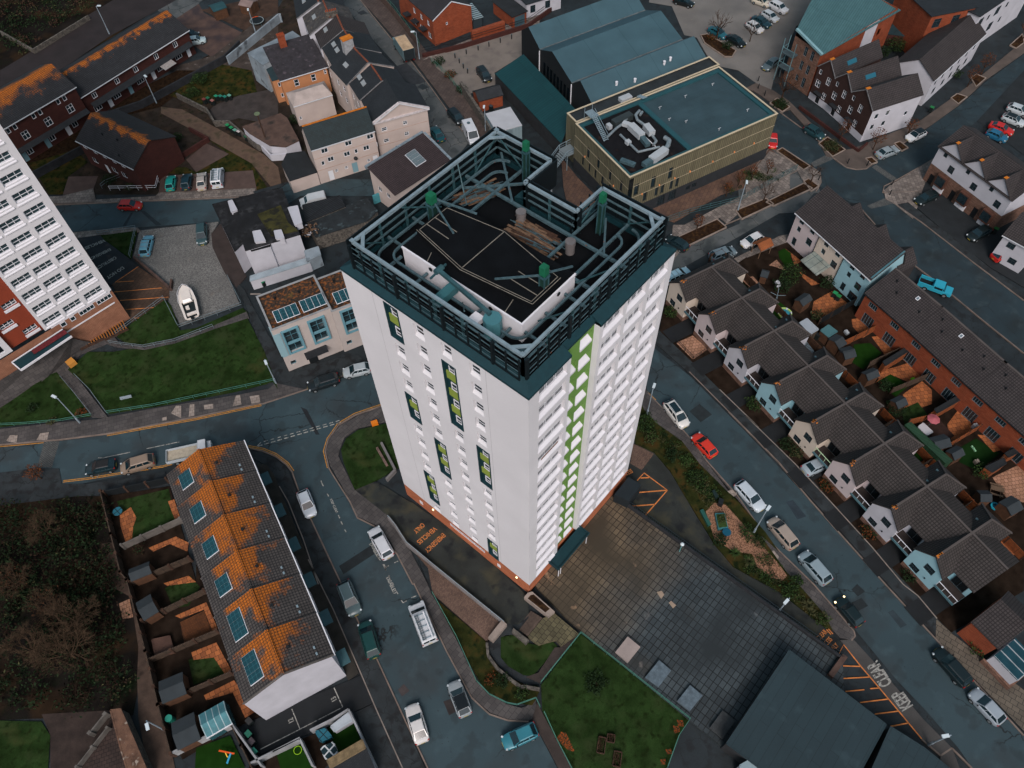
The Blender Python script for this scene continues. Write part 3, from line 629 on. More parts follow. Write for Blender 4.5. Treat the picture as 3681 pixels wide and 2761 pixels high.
area('alley','B0 1850 780 1940 860 B1 20 1000 130 1200 310 1500 C1 200 60 140 110 B0 2130 1500 1960 1000 1880 850',.1,PAVED,0,-.05)
area('alley','B0 1680 420 1750 340 1830 480 1960 760 1880 850 1780 720 1690 530',.1,mat('alley_brown','322b29',.9,var=.3),0,-.05)
# top left
area('rough_ground','A0 -100 1500 850 890 1400 640 1700 440 2000 190 2212 60 A1 300 -60 A1 900 500 A1 1000 1300 A1 360 1480 A0 1250 1548 A0 330 1548 A0 100 1600',-.02,mat('rough_ground','2e2925',.95,spec=0,var=.4,vs=.5,blotch=[('3b3129',.4,.5,.7),('1f2218',1.1,.55,.7)]))
area('scrub','A0 -60 -60 1500 -60 1250 80 900 290 500 540 0 830 -60 860',.0,mat('scrub_dark','1c1a18',.95,spec=0,var=.5,vs=.15,blotch=[('33271c',.12,.5,.65),('161f12',.2,.55,.7)],bump=.5),0)
area('old_track','A0 0 560 200 440 420 300 700 120 1000 -60 1250 -60 1600 -120 1350 30 870 290 540 520 0 820',.012,mat('track_dark','241f20',.9,var=.3,vs=.3,bump=.4),0)
area('yard','A0 1390 155 1580 30 1620 100 1980 290 1690 460 1440 300 1420 200',.02,BROWNY)
area('gravel_track','A0 1280 850 1450 870 1800 1060 2100 1230 2212 1330 A1 250 1480 130 1540 A0 2150 1480 2000 1300 1650 1100 1280 900',.03,mat('dirt_track','57463a',.9,var=.35,vs=.5,blotch=('3a3324',.5,.5,.65)),0)
area('lawn','A0 1640 1100 2000 1300 2130 1500 2160 1540 2040 1540 2000 1360 1780 1370 1620 1390 1330 1380 1300 1330 1480 1330 1560 1370 1800 1210',.05,GRASSB,0)
area('yard','A0 1480 1270 1640 1140 1820 1225 1560 1370',.055,mat('brown_tarmac','4a3c37',.9,var=.25),0)
area('parking_bays','A0 1290 1400 2010 1355 2040 1500 2045 1520 1260 1548 1280 1390',.05,mat('brown_tarmac','4a3c37'),0)
area('parking_bays','A0 545 1405 780 1400 730 1548 500 1548',.05,mat('brown_tarmac','4a3c37'),0)
area('lawn','A0 230 1300 600 1190 700 1290 550 1400 500 1548 390 1548 330 1440',.04,GRASSB)
area('garden','A0 0 1260 850 890 1120 700 1700 420 1800 440 1280 850 1000 920 700 1180 200 1370',.01,SOIL)
area('garden','A0 1350 760 1700 500 2000 560 2050 760 1900 760 1560 840',.03,GRASSB)
area('yard','A0 1650 900 1700 840 1900 760 2212 700 2212 1000 1900 940 1750 980',.034,mat('yard_dark','35302e',.9,var=.4,vs=.6))
area('yard','A0 1280 560 1700 440 2000 200 2212 100 2212 600 2000 600 1720 560',.026,mat('rubble_ground','38312c',.9,var=.45,vs=.6,blotch=('5a5350',1,.6,.7)))
area('garden','A0 1600 80 2212 -60 2212 130 2000 270',.02,mat('garden_clutter','3a2a20',.9,var=.5,vs=.7))
# bottom left
area('scrub','C0 -60 1040 600 960 840 960 990 1300 1000 1659 D0 1000 0 1150 750 1060 1240 700 1250 -60 1280 C0 -60 1659',.02,mat('scrub_dark','1c1a18'),0)
area('lawn','D0 -60 1280 330 1290 400 1400 380 1700 -60 1700',.05,GRASS)
area('yard','D0 330 1230 880 1200 900 1500 620 1700 400 1700 400 1400',.04,mat('bare_brown','2f2622',.95,var=.45,vs=.7),0)
area('dirt_path','C0 800 1340 900 1320 1000 1659 D0 1010 60 1200 760 1310 1250 1400 1700 1180 1700 1100 1250 1090 950 1100 700 1040 300 820 180',.05,mat('dirt_path','43362e',.9,var=.35,vs=1),0)
area('yard','D0 640 1700 890 1240 940 1300 1040 1700',.06,mat('brick_yard','3a2e2a',.9,var=.3,vs=.6,pat=(.5,.4,.03),col2='302724',colm='1c1614'),R(-30))
area('garden','C0 840 960 1350 880 1560 1640 D0 1560 40 1950 1160 2080 1240 1850 1350 1450 1590 1400 1500 1000 60 C0 1000 1560',.1,mat('garden_soil','241d18',.95,spec=0,var=.45,vs=.8),0,-.05)
area('yard','C0 -60 780 300 735 470 740 490 860 700 860 1310 765 1350 860 830 950 600 960 -60 1040',.08,PAVED,0,-.05)
area('car_park','D1 0 1290 780 965 880 920 980 1140 830 1210 800 1190 500 1370 50 1560 0 1400',.1,mat('fresh_black','15191c',.8,var=.25,vs=.5),0,-.05)
area('pavement','C1 0 590 100 610 210 670 300 750 370 920 480 1140 D1 620 0 850 500 990 780 1230 1300 1400 1680 1220 1680 1000 1190 880 910 660 400 460 0 C1 420 1300 300 1000 230 880 100 700 0 640',KZ,PAVED,R(-20),-.05)
area('garden','C1 60 700 130 710 190 790 230 900 420 1350 D1 470 0 700 480 860 900 780 965 500 330 300 0 C1 300 1400 0 800',KZ+.01,mat('front_garden','2c2a26',.9,var=.4,vs=.7),0,-.05)
area('garden','D1 0 1620 430 1420 520 1380 800 1200 1000 1659 1050 1900 -100 1900',.1,mat('garden_soil','241d18'),0,-.05)
area('pavement','D1 840 1215 980 1145 1210 1659 1330 1900 1120 1900 1000 1659',KZ+.004,PAVED,0,-.05)
# right block of semis: drives and back gardens
area('garden','B2 1260 1190 1300 1000 1350 800 2000 560 B3 0 620 340 480 1000 980 2212 1700 2300 1800 C3 2300 900 2212 1500 D3 2212 250 1600 600 1520 470 1370 290 1100 0 C3 690 1020 390 700 0 320 C2 2050 410 1740 110 B2 1500 1420',.1,mat('garden_soil','241d18'),0,-.05)
area('car_park','B3 1350 70 1450 0 A3 1700 1200 2300 1500 B3 2300 900 1950 690 1660 470 1300 160',.09,mat('drive_black','1c2124',.8,var=.3,vs=.5),0,-.05)
area('car_park','A3 1840 960 2212 560 2300 500 2300 1300 2100 1150 1900 1010',.01,mat('drive_black','1c2124'),0)
# kerb stones
kb=0
for s in ('C0 -60 555 480 508 850 462 1560 328 2060 222 C1 95 225 460 105','C1 1040 244 830 314 700 394 620 504 594 600 624 735 650 780 790 1000 850 1130 990 1200 1165 1420 1290 1659 D1 1300 190 1560 730 1760 1100 1900 1230 2050 1280 2212 1290',
          'C1 0 578 100 602 200 642 280 702 330 762 385 915 480 1140 715 1640 D1 860 500 1000 780 1240 1300 1410 1659 1500 1860','C2 1170 140 1300 270 1510 500 1640 680 1880 950 C3 0 1050 170 1300 540 1659 D3 690 370 860 570 870 610 840 645',
          'C2 1500 -30 2212 690 C3 520 1000 1110 1659 D3 1500 620 2212 1400','B0 430 190 780 175 1900 130','B3 1200 190 1400 330 1800 640 2212 950','B3 900 200 1250 600 1500 790 1900 1120 2212 1370','A1 860 -20 960 110 1140 330 1290 500 1440 700 1560 870 1700 1060',
          'A3 0 1430 190 1170 500 1310 590 1370 600 1450 560 1520','A3 270 890 560 1100 690 1250 800 1330 880 1347 960 1340 1080 1240 1280 1120','A3 1400 1520 1090 1530 1100 1480 1200 1430 1500 1260','B2 1460 525 1800 340 2170 190 2290 130','D3 1400 1430 1550 1560 1640 1500 1800 1659'):
    m=MB(); kerb(m,T(s,.12),.16,-.05,.135); struct('kerb',m,KERB)
# low wall edges along back of pavements
for s in ('C2 1740 110 2050 410 C3 0 320 390 700 690 1020 1000 1360 1250 1659 D3 1370 290 1520 470','D1 460 0 660 400 880 910 1000 1190 1210 1659','C1 230 880 300 1000 420 1300 540 1659'):
    m=MB(); kerb(m,T(s,.16),.12,-.05,.19); struct('edging',m,CONC)
# ------- painted markings
mk=MB()
def dbl(s,off=.12):
    p=T(s,0.0); strip(mk,p,.1,.012); 
    q=[]
    for i,a in enumerate(p):
        d=(p[min(i+1,len(p)-1)]-p[max(i-1,0)]).normalized(); q.append(a+Vector((-d.y,d.x,0))*.22)
    strip(mk,q,.1,.012)
dbl('C0 -60 572 350 535'); dbl('C0 850 480 1560 352 2080 240'); dbl('C0 500 848 700 825 1300 728 1370 706'); dbl('C1 1040 228 830 300 695 380 610 500 580 600 612 735'); dbl('C1 -20 568 100 590 200 632 290 700 335 765')
dbl('C2 1130 110 1225 200')
struct('road_marking',mk,YEL)
mk=MB()
for s in ('C0 1165 582 1425 528','C0 820 655 1035 610','C0 735 818 748 792','C0 770 815 783 790','C0 780 655 825 655'): strip(mk,T(s),.12,.012)
for i in range(13):
    a=P('C1',60+i*52,562-i*15,0); b=P('C1',95+i*52,552-i*15,0); strip(mk,[a,b],.16,.012)
    a=P('C1',55+i*52,540-i*14.5+(0 if i else 20),0); b=P('C1',85+i*52,531-i*14.5,0); strip(mk,[a,b],.12,.012)
for i in range(8):
    a=P('C1',560+i*38,830+i*95 if i<3 else 830+i*62,0)
for s in ('C1 560 835 580 880','C1 612 940 622 962','C1 700 1110 710 1135','C1 720 1160 732 1185','C1 750 1225 762 1245','C1 1010 1440 1035 1470','C1 1145 1490 1175 1475','C1 1055 1500 1080 1550','C1 1070 1530 1095 1515','D1 1065 40 1078 88','D1 1070 62 1100 50','D1 1100 125 1108 150','D1 1200 325 1215 345 1243 330','D1 1280 305 1320 290','D1 1130 185 1140 205','D1 1160 255 1175 275'): strip(mk,T(s),.12,.012)
for s in ('D1 330 1190 395 1350','D1 665 1020 735 1175','D1 80 1510 395 1350 735 1175'): strip(mk,T(s,.1),.1,.112)
struct('road_marking',mk,WHL)
mk=MB()
for s in ('B0 915 808 1100 682','B0 930 805 1065 797','B0 905 885 1285 852','B0 955 952 1340 925','B0 1000 1024 1230 1008','B0 1065 1092 1125 1090'): strip(mk,T(s,.1),.12,.112)
for s in ('C2 1085 835 1140 775 1325 912 1145 1118','C2 1112 815 1180 812','C2 1075 932 1325 912','C2 1030 1040 1225 1025'): strip(mk,T(s,.02),.16,.032)
for s in ('D3 735 760 775 680 910 850 1060 1025 1395 1428','D3 735 848 912 853','D3 672 955 985 937','D3 790 1052 940 1038','D3 985 1030 1058 1024','D3 905 1140 1130 1112','D3 1022 1232 1210 1208','D3 1148 1330 1290 1302','D3 640 560 675 600','D3 655 555 690 595'): strip(mk,T(s,.02),.13,.135)
struct('road_marking',mk,ORL)
# painted words
def words(txt,s,z,m,size):
    """s: baseline start, baseline end; letters fill that length"""
    a,b=T(s,z)[:2]; cu=bpy.data.curves.new('lettering','FONT'); cu.body=txt; cu.size=size; cu.align_x='LEFT'; cu.extrude=0; cu.offset=size*(.03 if m is WHL else .012)
    o=bpy.data.objects.new('painted_words',cu); COL.objects.link(o); bpy.context.view_layer.update()
    w_=o.dimensions.x; L=(b-a).length; me=o.to_mesh().copy() if False else bpy.data.meshes.new_from_object(o)
    bpy.data.objects.remove(o)
    for v in me.vertices: v.co.x*=L/w_
    me.materials.clear(); me.materials.append(m)
    o=bpy.data.objects.new('painted_words',me); COL.objects.link(o); o['kind']='structure'
    d=b-a; o.location=(a.x,a.y,z+.012); o.rotation_euler=(0,0,math.atan2(d.y,d.x)); return o
words('EMERGENCY','C1 1530 1250 1385 1385',.124,ORL,.9); words('VEHICLES','C1 1462 1200 1320 1320',.124,ORL,.9); words('ONLY','C1 1365 1170 1295 1235',.124,ORL,.9)
words('DO NOT','B0 975 680 845 765',.11,WHL,.95); words('OBSTRUCT','B0 915 600 760 690',.11,WHL,.95); words('EMERGENCY','B0 875 535 700 620',.11,WHL,.9); words('VEHICLES','B0 830 465 670 530',.11,WHL,.9)
words('DISABLED','C1 945 1340 1015 1455',.0,WHL,.62); words('DISABLED','D1 1080 145 1140 275',.0,WHL,.62); words('KEEP CLEAR','C1 632 985 682 1095',.0,WHL,.4)
words('KEEP','D3 1330 1165 1235 1035',.135,WHL,2.1); words('CLEAR','D3 1165 985 1040 800',.135,WHL,2.1)
words('CLEAR','D3 585 650 650 580',.02,ORL,.75); words('ACCESS','D3 618 718 690 640',.02,ORL,.75); words('ONLY','D3 685 740 740 690',.02,ORL,.75); words('ACCESS','C2 960 815 1055 770',.03,ORL,.9)
words('12','D1 348 1292 338 1262',.1,WHL,.8); words('13','D1 690 1120 678 1092',.1,WHL,.8)
# pavement ramp of setts, manholes, patches
area('sett_band','C0 300 720 350 525 475 520 410 735',.006,SETT,R(-33)); area('sett_band','A3 510 1300 660 1220 700 1262 550 1330',.006,SETT,R(40)); area('sett_band','A3 1000 1330 1040 1310 1210 1425 1160 1440',.006,SETT,R(40)); area('sett_band','B3 965 200 1100 140 1180 180 1000 222',.006,SETT,R(20))
for s,c in (('D1 1175 1035 1220 990 1265 1045 1205 1090','3a3434'),('D1 1535 1130 1590 1110 1640 1210 1580 1240','2a2626'),('D1 1175 1460 1210 1435 1262 1520 1215 1550','4a4440'),('C1 705 1515 960 1350 985 1420 740 1580','181f22'),
            ('C2 1500 285 1580 225 1680 310 1590 372','1e2629'),('C3 320 1005 375 990 480 1120 410 1145','26323a'),('D3 840 240 885 195 948 255 890 295','1c2326'),('D3 840 345 920 305 972 370 895 410','1c2326'),('D3 1130 420 1170 400 1280 520 1230 545','28343a'),
            ('C1 400 250 450 270 550 470 520 470','1b2024'),('B0 1110 235 1150 240 1285 350 1240 355','1f292e'),('B0 975 360 1040 255 1060 250 990 380','1f292e'),('C1 745 405 815 385 835 410 760 440','6a5c52'),('C1 760 935 790 925 812 970 785 985','6a5c52'),('D1 600 1110 620 1110 620 1120','222222'),
            ('A1 1300 640 1350 620 1390 650 1340 670','20282c'),('A1 1330 690 1370 665 1420 695 1370 715','20282c'),('A1 1120 540 1240 500 1400 650 1290 680','282c30'),('A1 850 100 900 80 930 105 880 120','252a2e')):
    area('road_patch',s,.008,mat('patch_'+c,c,.85,var=.3,vs=1))
for s in ('C0 50 520 80 475 140 475 130 540','C0 290 515 320 460 390 450 375 510','C0 1360 300 1400 240 1440 240 1440 340','C0 1500 330 1510 230 1545 225 1545 320','C0 1875 160 1910 155 1920 230 1850 245','C0 1985 165 2060 155 2070 215 2000 225','C0 1290 335 1325 325 1325 355 1290 362','C0 1620 235 1695 225 1695 265 1625 270','C2 1785 925 1840 905 1880 945 1825 985','C2 1800 1000 1830 990 1868 1040 1840 1055','C2 2140 1400 2170 1390 2212 1440 2190 1470','C3 190 1405 215 1395 265 1450 240 1475'):
    area('pale_slab',s,.128,mat('pale_slab','8a8078',.9,var=.2,vs=1,pat=(.6,.5,.02),col2='786f68',colm='4a4440'),R(-33))
for s in ('D2 1240 260 1280 250 1300 280 1275 315','D2 1335 345 1355 330 1395 365 1370 390'): area('pale_slab',s,PZ+.008,mat('beige_slab','8c7c6c',.9,var=.15))
for s in ('D2 440 1430 480 1370 520 1380 590 1530 540 1520','D2 1370 1320 1420 1330 1425 1370 1380 1385','D2 1400 1275 1450 1280 1455 1330 1410 1325','D2 1310 1510 1355 1505 1360 1545 1320 1550','D2 1270 1590 1310 1585 1310 1630 1275 1630'): area('fallen_leaves',s,.175,LEAVES)
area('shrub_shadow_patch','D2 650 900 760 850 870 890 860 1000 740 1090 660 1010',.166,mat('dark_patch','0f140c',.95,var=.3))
# ---------------------------------------------------------------- houses
SLATE=mat('slate_roof','262a2e',.7,var=.25,vs=.7,pat=(.3,.22,.02),col2='1f2327',colm='14171a')
SLATEG=mat('green_slate_roof','18292d',.7,var=.2,vs=.7,pat=(.35,.25,.02),col2='132225',colm='0b1517')
TILE=mat('tile_roof','3a3636',.85,var=.18,vs=.6,pat=(.33,.34,.05,0.0),col2='332f30',colm='1c1a1b')
TILER=mat('ridge_tile','4a4543',.85,var=.2)
def ltile(key,z,span,am,base='2c2e31',b2='25272b',seed=.9,xg=None): return mat(key,base,.85,var=.25,vs=.5,pat=(.33,.34,.04,0.0),col2=b2,colm='17181a',lich=(z,span,am,seed)+((xg,) if xg else ()))
BRKR=mat('red_brick','87432a',.9,var=.2,vs=.6,pat=(.45,.15,.015),col2='77351c',colm='5a3524')
BRKD=mat('dark_red_brick','43211c',.9,var=.2,vs=.6,pat=(.45,.15,.015),col2='3a1c18',colm='2a1815')
BRKB=mat('brown_brick','3a2723',.9,var=.2,vs=.6,pat=(.45,.15,.015),col2='32211e',colm='231815')
BRKM=mat('mixed_brick','75594c',.9,var=.3,vs=1.2,pat=(.45,.15,.015),col2='5f4538',colm='483a33')
CREAM=mat('cream_render','aca09a',.85,var=.1,vs=.4)
WREND=mat('white_render_house','a9abb3',.85,var=.1,vs=.5)
PINKR=mat('pale_pink_render','b2a8aa',.85,var=.06); CRMR=mat('pale_cream_render','b8aea2',.85,var=.06); BLUR=mat('pale_blue_render','83aab5',.85,var=.06)
ORGR=mat('apricot_render','a67450',.85,var=.12,vs=.5)
STONE=mat('rubble_stone','57534d',.9,var=.4,vs=2,blotch=('3a3835',3,.5,.6))
GREYR=mat('weathered_render','7e8a92',.85,var=.3,vs=.4,blotch=('4c5358',.6,.55,.7))
PVCF=mat('fascia_white','b9bec4',.5,var=0); GUT=mat('gutter_dark','14191c',.6,var=0); DOORB=mat('door_blue','6d8f99',.5,var=0); DOORW=mat('door_white','c5c9cf',.5,var=0)
SOLAR=mat('solar_cell','123840',.25,spec=.5,var=.1,pat=(.5,.5,.02,0.0),col2='123840',colm='2b5a64')
DGREY=mat('dark_grey_frame','2a3338',.5,var=0)
def ccw_frame(pts,ze):
    A,B,C=pts; u=B-A; u.z=0; L=u.length; u.normalize(); n=Vector((-u.y,u.x,0)); D=(C-A).dot(n)
    return A,B,L,abs(D),math.atan2(u.y,u.x),D
class Bld: pass
def roof_gable(mb,L,D,ze,rz,o=.25,t=.14,rx=None,x0=0,hipE=0,hipW=0,rpos=.5,gm=0):
    """ridge along x"""
    yr=D*rpos; x0_=x0-o; x1_=x0+L+o; s0=rz/yr; s1=rz/(D-yr); e0=-o; e1=D+o
    z0=ze-s0*o; z1=ze-s1*o; zr=ze+rz
    for dz,fl in ((t,0),(0,1)):
        a=(x0_,e0,z0+dz); b=(x1_,e0,z0+dz); c=(x1_-(hipE+o if hipE else 0),yr,zr+dz); d=(x0_+(hipW+o if hipW else 0),yr,zr+dz); e=(x0_,e1,z1+dz); f=(x1_,e1,z1+dz)
        fs=[[a,b,c,d],[f,e,d,c]]
        if hipE: fs.append([b,f,c])
        if hipW: fs.append([e,a,d])
        for q in fs: mb.face(q[::-1] if fl else q)
    for p,q in ((a,b),(e,f)): mb.face([p,q,(q[0],q[1],q[2]+t),(p[0],p[1],p[2]+t)])
    if not hipE: mb.face([b,c,(c[0],c[1],c[2]+t),(b[0],b[1],b[2]+t)]); mb.face([c,f,(f[0],f[1],f[2]+t),(c[0],c[1],c[2]+t)])
    if not hipW: mb.face([a,d,(d[0],d[1],d[2]+t),(a[0],a[1],a[2]+t)][::-1]); mb.face([d,e,(e[0],e[1],e[2]+t),(d[0],d[1],d[2]+t)][::-1])
def house(name,label,s,ze,kind='gx',rz=2,roof=None,wallm=None,wins=(),doors=(),ext=None,group=None,cat='house',o=.25,lower=None,lowz=1.0,lowS='SNEW',sides=None,ridge=None,rpos=.5,z0=0,hipE=0,hipW=0,para=None,D=None,fm=None,fascia=PVCF,ridgem=None,dep=.1,rlz=None,back=None):
    pts=T(s,ze)
    if len(pts)==2: pts.append(pts[0])
    A,B,L,Dd,ang,sg=ccw_frame(pts[:3],ze)
    if D is None:
        D=Dd
        if ridge: r_=T(ridge,ze+rz)[0]; u=(B-A).normalized(); n=Vector((-u.y,u.x,0)); D=abs((r_-A).dot(n))/rpos
    root=thing(name,label,cat,(A.x,A.y,0),ang,group)
    b=Bld(); b.root=root; b.L=L; b.D=D; b.ze=ze; b.rz=rz; b.rpos=rpos if kind!='mono' else 1
    W={'S':((0,0),(1,0,0),(0,-1,0),L),'E':((L,0),(0,1,0),(1,0,0),D),'N':((0,D),(1,0,0),(0,1,0),L),'W':((0,0),(0,1,0),(-1,0,0),D)}
    holes={k:[] for k in W}; wl=[]
    for w_ in wins:
        sd,xs,zs,ww,hh=w_[:5]; st=w_[5] if len(w_)>5 else 'n'
        for x in xs:
            for z in zs:
                xx=x if x>=0 else W[sd][3]+x
                holes[sd].append((xx,z,ww,hh)); wl.append((sd,xx,z,ww,hh,st))
    for d_ in doors:
        sd,x,ww,hh,m=d_; holes[sd].append((x,z0+.08,ww,hh-.08))
    wm=[wallm or WREND,lower or wallm or WREND]+list(sides.values() if sides else [])
    mb=MB()
    skeys=list(sides) if sides else []
    for k,(p,u,n,LL) in W.items():
        mi=2+skeys.index(k) if k in skeys else 0
        zl=lowz if (lower and k in lowS) else z0
        if lower and k in lowS:
            wall(mb,(*p,z0),u,n,LL,lowz-z0,[(h[0],h[1]-z0,h[2],min(h[3],lowz-h[1]-.02)) for h in holes[k] if h[1]<lowz-.1],dep,1)
        top=ze
        if kind=='mono' and k in 'NEW': top=ze
        wall(mb,(*p,zl),u,n,LL,top-zl,[(h[0],max(h[1],zl+.011)-zl,h[2],h[3]-(max(h[1],zl+.011)-h[1])) for h in holes[k] if h[1]+h[3]>zl+.1],dep,mi)
    if kind=='gx':
        for k,x,hp in (('W',0,hipW),('E',L,hipE)):
            if hp: continue
            f=[(x,0,ze),(x,D,ze),(x,D*rpos,ze+rz)]; mb.face(f if k=='E' else f[::-1],2+skeys.index(k) if k in skeys else 0)
    if kind=='gy':
        for k,y in (('S',0),('N',D)):
            f=[(0,y,ze),(L,y,ze),(L/2,y,ze+rz)]; mb.face(f if k=='S' else f[::-1],2+skeys.index(k) if k in skeys else 0)
    if kind=='mono':
        mb.face([(0,D,ze),(L,D,ze),(L,D,ze+rz),(0,D,ze+rz)][::-1]); mb.face([(0,0,ze),(0,D,ze),(0,D,ze+rz)][::-1],2+skeys.index('W') if 'W' in skeys else 0); mb.face([(L,0,ze),(L,D,ze),(L,D,ze+rz)])
    mb.build('wall',wm,root)
    rb=MB(); rm=roof or TILE
    if kind=='gx': roof_gable(rb,L,D,ze,rz,o,hipE=hipE,hipW=hipW,rpos=rpos); ro=rb.build('roof',rm,root)
    elif kind=='gy':
        roof_gable(rb,D,L,ze,rz,o); rb.v=[(y,x,z) for x,y,z in rb.v]; rb.f=[f[::-1] for f in rb.f]; ro=rb.build('roof',rm,root)
    elif kind=='mono':
        s_=rz/D
        for dz,fl in ((.14,0),(0,1)):
            q=[(-o,-o,ze-s_*o+dz),(L+o,-o,ze-s_*o+dz),(L+o,D+o,ze+rz+s_*o+dz),(-o,D+o,ze+rz+s_*o+dz)]; rb.face(q[::-1] if fl else q)
        rb.face([(-o,-o,ze-s_*o),(L+o,-o,ze-s_*o),(L+o,-o,ze-s_*o+.14),(-o,-o,ze-s_*o+.14)]); ro=rb.build('roof',rm,root)
    else:
        if para:
            rb.bb(.2,L-.2,.2,D-.2,ze-para-.1,ze-para); ro=rb.build('roof',rm,root)
            pb=MB(); w_=.25
            pb.bb(-.03,L+.03,-.03,w_,ze,ze+.08).bb(-.03,L+.03,D-w_,D+.03,ze,ze+.08).bb(-.03,w_,w_,D-w_,ze,ze+.08).bb(L-w_,L+.03,w_,D-w_,ze,ze+.08)
            for x0,x1,y0,y1 in ((.2,L-.2,w_-.02,w_),(.2,L-.2,D-w_,D-w_+.02),(w_-.02,w_,w_,D-w_),(L-w_,L-w_+.02,w_,D-w_)): pb.bb(x0,x1,y0,y1,ze-para,ze,1)
            pb.build('parapet',[fascia,rm],root)
        else:
            rb.bb(-o,L+o,-o,D+o,ze,ze+.14); ro=rb.build('roof',rm,root)
    b.roof=ro
    if ridgem and kind in('gx','gy'):
        r=MB()
        if kind=='gx': r.bar((-o,D*rpos,ze+rz+.16),(L+o,D*rpos,ze+rz+.16),.3,.1)
        else: r.bar((L/2,-o,ze+rz+.16),(L/2,D+o,ze+rz+.16),.3,.1)
        r.build('ridge_tiles',ridgem,ro)
    if kind in('gx','mono','gy') and fascia:
        f=MB()
        if kind in('gx','mono'): f.bb(-o,L+o,-o-.1,-o-.004,ze-rz/max(D*(rpos if kind=='gx' else 1),.1)*o-.06,ze-rz/max(D*(rpos if kind=='gx' else 1),.1)*o+.07)
        else:
            zz=ze-rz/(L/2)*o
            f.bar((-o,-o-.03,zz+.04),(L/2,-o-.03,ze+rz+.04),.06,.18).bar((L+o,-o-.03,zz+.04),(L/2,-o-.03,ze+rz+.04),.06,.18)
        f.build('fascia',fascia,root)
    for sd,xx,z,ww,hh,st in wl:
        p,u,n,LL=W[sd]; vb,hb={'n':((.5,),()),'s':((),(.5,)),'q':((.5,),(.6,)),'p':((),()),'m':((.33,.66),()),'c':((.5,),(.7,)),'t':((.25,.5,.75),())}[st]
        put_window(window_mesh('w%s%d_%d%s'%(st,round(ww*100),round(hh*100),(fm or FRAME).name),ww-.02,hh-.02,vb,hb,.08,fm),root,(p[0]+u[0]*(xx+.01)-n[0]*(dep-.03),p[1]+u[1]*(xx+.01)-n[1]*(dep-.03),z+.01),u,n)
    for sd,x,ww,hh,m in doors:
        p,u,n,LL=W[sd]; q=Vector((p[0]+u[0]*(x+ww/2)-n[0]*dep,p[1]+u[1]*(x+ww/2)-n[1]*dep,z0+hh/2))
        MB().box(q,(ww-.02,.06,hh-.04),math.atan2(u[1],u[0])).build('door',m,root)
    return b
def slope_pt(b,x,f,up=0,rpos=.5,side='S'):
    """a point on the gx/mono roof: x metres along, f 0 at the eave to 1 at the ridge"""
    rpos=getattr(b,'rpos',rpos); yr=b.D*rpos
    return Vector((x,(yr*f if side=='S' else b.D-(b.D-yr)*f),b.ze+b.rz*f+.14+up))
def panel_on(b,name,x,f,w_,l_,m,rpos=.5,side='S',frame=None,n=1,th=.08,along=False):
    rpos=getattr(b,'rpos',rpos); yr=b.D*rpos if side=='S' else b.D*(1-rpos); sl=math.atan2(b.rz,yr); p=slope_pt(b,x,f,.06,rpos,side)
    mb=MB(); gap=.06
    for i in range(n):
        if along: mb.bb(i*(w_+gap),i*(w_+gap)+w_,0,l_,0,th)
        else: mb.bb(0,w_,i*(l_+gap),i*(l_+gap)+l_,0,th)
    if frame:
        mb.cur=1; WW=(w_+gap)*n-gap if along else w_; LL=l_ if along else (l_+gap)*n-gap
        mb.bb(-.08,WW+.08,-.08,-.004,0,th+.02).bb(-.08,WW+.08,LL+.004,LL+.08,0,th+.02).bb(-.08,-.004,-.004,LL+.004,0,th+.02).bb(WW+.004,WW+.08,-.004,LL+.004,0,th+.02)
        for i in range(1,n):
            if along: mb.bb(i*(w_+gap)-gap+.005,i*(w_+gap)-.005,0,l_,0,th+.02)
            else: mb.bb(0,w_,i*(l_+gap)-gap+.005,i*(l_+gap)-.005,0,th+.02)
    o=mb.build(name,[m,frame or m],b.roof)
    o.location=p; o.rotation_euler=(sl,0,0) if side=='S' else (-sl,0,0)
    if side!='S':
        o.rotation_euler=(-sl,0,0)
    return o
def rooflight(b,x,f,w_=.8,l_=1.1,side='S',m=None): return panel_on(b,'rooflight',x,f,w_,l_,m or mat('rooflight_glass','5d6f78',.15,var=0),side=side,frame=FRAME)
def pipe_on(b,x,f,side='S'):
    p=slope_pt(b,x,f,0,.5,side); MB().tube(p-Vector((0,0,.1)),p+Vector((0,0,.45)),.1).build('flue_pipe',GUT,b.roof)
def chimney(b,x,y,zb,zt,w_=.9,d_=.6,m=None,pots=3,capm=None):
    mb=MB().bb(x-w_/2,x+w_/2,y-d_/2,y+d_/2,zb,zt-.2); c=mb.build('chimney',m or BRKR,b.root)
    MB().bb(x-w_/2-.08,x+w_/2+.08,y-d_/2-.08,y+d_/2+.08,zt-.2,zt).build('chimney_cap',capm or m or BRKR,c)
    for i in range(pots):
        px=x-w_/2+w_*(i+.5)/pots; MB().tube((px,y,zt),(px,y,zt+.35),.13,.1).build('chimney_pot',mat('terracotta_pot','8a3f22',.8),c)
